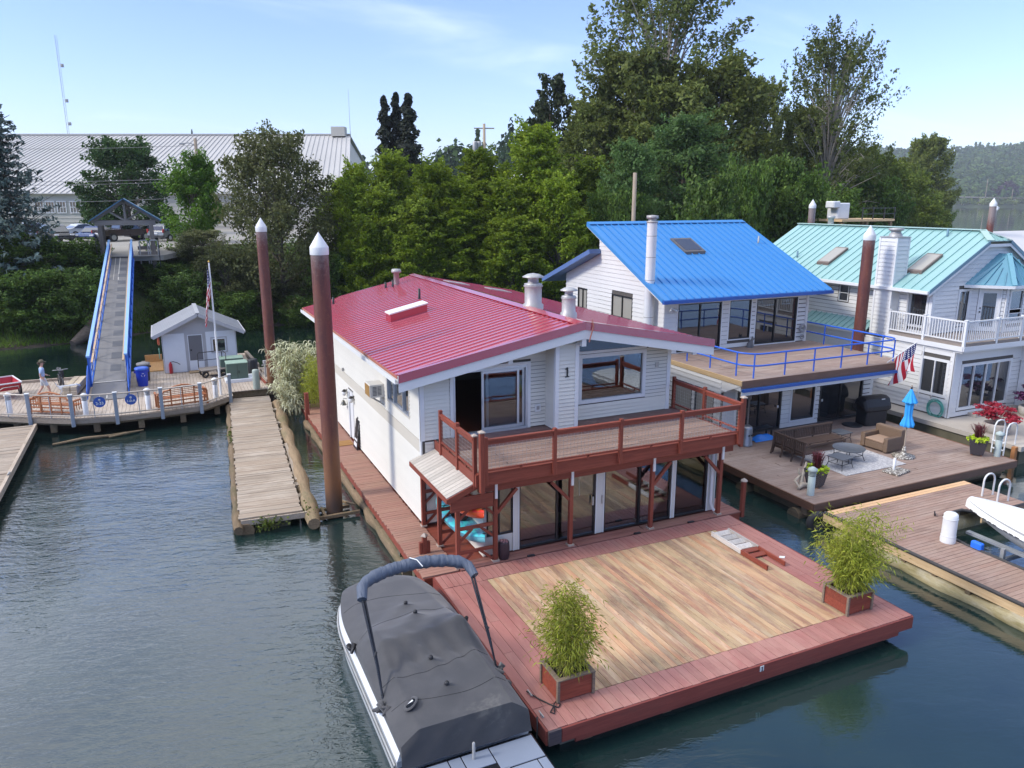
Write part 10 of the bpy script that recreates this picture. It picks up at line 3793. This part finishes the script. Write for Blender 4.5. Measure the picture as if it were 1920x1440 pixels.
M_SHIRT = paint("pale_blue_shirt", (0.36, 0.48, 0.68, 1), 0.8, 0.1, 4)
M_SHORT = paint("grey_shorts", (0.50, 0.52, 0.54, 1), 0.85, 0.1, 4)
M_CAPC = paint("olive_cap", (0.13, 0.11, 0.07, 1), 0.85, 0.2, 4)
M_SHOE = paint("pale_shoe", (0.55, 0.52, 0.48, 1), 0.7, 0.1)
M_HAIR = paint("brown_hair", (0.07, 0.045, 0.03, 1), 0.8, 0.1)
def skin_body(name, verts, edges, radii, mat, parent, root=0, sub=2):
 me = bpy.data.meshes.new(name)
 me.from_pydata(verts, edges, [])
 me.materials.append(mat)
 o = link(name, me, parent)
 sk = o.modifiers.new("skin", 'SKIN')
 sk.use_smooth_shade = True
 sv = me.skin_vertices[0].data
 for i, r in enumerate(radii):
  sv[i].radius = r if isinstance(r, tuple) else (r, r)
  sv[i].use_root = (i == root)
 ss = o.modifiers.new("sub", 'SUBSURF')
 ss.levels = ss.render_levels = sub
 return o
pn = thing("person", "person in pale blue shirt, grey shorts and olive cap walking a white dog", "person", (-12.0, 21.35, 0.80), R(-78))
# facing +y in local space; mid stride
V = [(0, 0, 0.93), (0, 0.01, 1.10), (0, 0.02, 1.28), (0, 0.02, 1.43), (0, 0.035, 1.50), (0, 0.05, 1.58), (0, 0.06, 1.67), (0, 0.05, 1.74),
  (0.10, 0, 0.88), (0.11, 0.20, 0.50), (0.11, 0.26, 0.10), (0.11, 0.40, 0.05),
  (-0.10, 0, 0.88), (-0.11, -0.03, 0.48), (-0.11, -0.30, 0.14), (-0.11, -0.20, 0.05),
  (0.19, 0.02, 1.40), (0.24, -0.10, 1.15), (0.25, 0.02, 0.93), (0.25, 0.06, 0.87),
  (-0.19, 0.02, 1.40), (-0.24, 0.02, 1.14), (-0.25, 0.22, 1.02), (-0.25, 0.28, 1.00)]
E_ = [(0, 1), (1, 2), (2, 3), (3, 4), (4, 5), (5, 6), (6, 7), (0, 8), (8, 9), (9, 10), (10, 11), (0, 12), (12, 13), (13, 14), (14, 15), (3, 16), (16, 17), (17, 18), (18, 19), (3, 20), (20, 21), (21, 22), (22, 23)]
Rr_ = [(0.15, 0.11), (0.14, 0.10), (0.155, 0.115), (0.13, 0.09), 0.055, 0.075, 0.095, 0.07, 0.085, 0.06, 0.04, 0.035, 0.085, 0.06, 0.04, 0.035, 0.055, 0.042, 0.032, 0.035, 0.055, 0.042, 0.032, 0.035]
skin_body("body", V, E_, Rr_, M_SKIN, pn)
skin_body("shirt", [(0, 0, 0.96), (0, 0.01, 1.12), (0, 0.02, 1.29), (0, 0.02, 1.43), (0.20, 0.02, 1.40), (0.235, -0.08, 1.20), (-0.20, 0.02, 1.40), (-0.235, 0.02, 1.19)], [(0, 1), (1, 2), (2, 3), (3, 4), (4, 5), (3, 6), (6, 7)], [(0.17, 0.13), (0.165, 0.125), (0.175, 0.135), (0.14, 0.10), 0.075, 0.062, 0.075, 0.062], M_SHIRT, pn)
skin_body("shorts", [(0, 0, 0.98), (0, 0, 0.90), (0.105, 0.05, 0.80), (0.11, 0.17, 0.55), (-0.105, 0, 0.80), (-0.11, -0.03, 0.53)], [(0, 1), (1, 2), (2, 3), (1, 4), (4, 5)], [(0.165, 0.125), (0.165, 0.13), 0.105, 0.088, 0.105, 0.088], M_SHORT, pn)
mb = MB()
mb.lathe([(0.105, 1.70), (0.115, 1.735), (0.10, 1.80), (0.06, 1.835), (0, 1.845)], (0, 0.055), 14)
mb.prism([(-0.07, 0.15, 1.715), (0.07, 0.15, 1.715), (0.05, 0.25, 1.70), (-0.05, 0.25, 1.70)], (0, 0, 0.012))
mb.build("cap", M_CAPC, pn, True)
mb = MB()
mb.tube([(0, -0.03, 1.72), (0, -0.05, 1.64), (0, -0.045, 1.58)], [0.085, 0.075, 0.03], 10)
mb.build("hair", M_HAIR, pn, True)
mb = MB()
for s in (-1, 1):
 mb.tube([(s * 0.035, 0.138, 1.665), (s * 0.035, 0.150, 1.665)], 0.011, 6)
mb.build("eyes", M_BLACK, pn, True)
mb = MB()
mb.tube([(0, 0.14, 1.665), (0, 0.175, 1.635), (0, 0.15, 1.625)], [0.012, 0.018, 0.008], 6)
mb.bar((-0.028, 0.143, 1.598), (0.028, 0.143, 1.598), 0.008)
for s in (-1, 1):
 mb.tube([(s * 0.09, 0.055, 1.67), (s * 0.105, 0.045, 1.655), (s * 0.09, 0.05, 1.635)], 0.012, 5)
mb.build("face", paint("skin_face", (0.45, 0.24, 0.18, 1), 0.6), pn, True)
mb = MB()
for s, pos_ in ((1, (0.25, 0.07, 0.86)), (-1, (-0.25, 0.30, 0.995))):
 for k in range(4):
  q = Vector(pos_) + Vector(((k - 1.5) * 0.018, 0, 0))
  d1 = Vector((0, 0.03, -0.035)) if s > 0 else Vector((0, 0.04, -0.01))
  d2 = Vector((0, 0.0, -0.035)) if s > 0 else Vector((0, 0.0, -0.035))
  L_ = (0.85, 1.0, 0.95, 0.75)[k]
  mb.tube([q, q + d1 * L_, q + (d1 + d2) * L_], [0.010, 0.009, 0.007], 5)
 q = Vector(pos_) + Vector((-s * 0.035, -0.01, 0.01))
 mb.tube([q, q + Vector((-s * 0.02, 0.03, -0.015)), q + Vector((-s * 0.01, 0.05, -0.03))], [0.011, 0.010, 0.008], 5)
mb.build("fingers", M_SKIN, pn, True)
for (x, y, z, r) in ((0.11, 0.33, 0.045, 0), (-0.11, -0.22, 0.05, 0)):
 mb = MB()
 mb.tube([(x, y - 0.09, z + 0.01), (x, y, z + 0.015), (x, y + 0.10, z)], [0.045, 0.055, 0.04], 9)
 mb.build("shoe", M_SHOE, pn, True)
M_FUR = paint("white_fur", (0.74, 0.72, 0.68, 1), 0.95, 0.15, 8)
dg = thing("dog", "white short haired dog walking on a lead ahead of its owner", "dog", (-11.05, 21.35, 0.80), R(-84))
V = [(0, -0.25, 0.42), (0, 0.0, 0.40), (0, 0.24, 0.42), (0, 0.38, 0.47), (0, 0.46, 0.46), (0, 0.60, 0.40),
  (0.09, 0.24, 0.34), (0.09, 0.28, 0.18), (0.09, 0.26, 0.04), (0.09, 0.31, 0.02),
  (-0.09, 0.24, 0.34), (-0.09, 0.16, 0.18), (-0.09, 0.12, 0.05), (-0.09, 0.16, 0.02),
  (0.09, -0.24, 0.36), (0.09, -0.17, 0.24), (0.09, -0.30, 0.14), (0.09, -0.28, 0.02),
  (-0.09, -0.24, 0.36), (-0.09, -0.13, 0.24), (-0.09, -0.24, 0.14), (-0.09, -0.21, 0.02),
  (0, -0.34, 0.47), (0, -0.42, 0.58), (0, -0.44, 0.68)]
E_ = [(0, 1), (1, 2), (2, 3), (3, 4), (4, 5), (2, 6), (6, 7), (7, 8), (8, 9), (2, 10), (10, 11), (11, 12), (12, 13), (0, 14), (14, 15), (15, 16), (16, 17), (0, 18), (18, 19), (19, 20), (20, 21), (0, 22), (22, 23), (23, 24)]
Rr_ = [0.11, 0.105, 0.13, 0.075, 0.085, 0.035, 0.06, 0.035, 0.026, 0.026, 0.06, 0.035, 0.026, 0.026, 0.07, 0.05, 0.028, 0.026, 0.07, 0.05, 0.028, 0.026, 0.035, 0.025, 0.014]
skin_body("body", V, E_, Rr_, M_FUR, dg, 1)
mb = MB()
for s in (-1, 1):
 mb.tube([(s * 0.05, 0.43, 0.53), (s * 0.085, 0.42, 0.52), (s * 0.095, 0.44, 0.45)], [0.02, 0.028, 0.012], 6)
mb.build("ears", M_FUR, dg, True)
mb = MB()
mb.tube([(0, 0.615, 0.41), (0, 0.635, 0.405)], 0.018, 6)
for s in (-1, 1):
 mb.tube([(s * 0.05, 0.51, 0.50), (s * 0.056, 0.515, 0.50)], 0.010, 5)
mb.build("nose_and_eyes", M_BLACK, dg, True)
mb = MB()
mb.tube([(-11.74, 21.55, 1.79), (-11.5, 21.5, 1.35), (-11.1, 21.45, 1.30), (-10.72, 21.38, 1.27)], 0.008, 5)
tag(mb.build("dog_lead", M_BLACK, base=(-11.4, 21.5, 1.5)), "thin dark lead running from the walker's hand to the white dog", "lead")
# river air: one even volume over the whole valley
mb = MB()
mb.box(-2900, 3900, -400, 3000, -3.0, 190)
hz = mb.build("haze", bpy.data.materials.new("haze"))
hz.data.materials[0].use_nodes = True
hn = hz.data.materials[0].node_tree
hn.nodes.clear()
ho = hn.nodes.new("ShaderNodeOutputMaterial")
hv = hn.nodes.new("ShaderNodeVolumePrincipled")
hv.inputs["Color"].default_value = (0.86, 0.91, 1.0, 1)
hv.inputs["Density"].default_value = 0.00016
hn.links.new(hv.outputs[0], ho.inputs["Volume"])
tag(hz, "thin pale river haze", None, None, 'stuff')
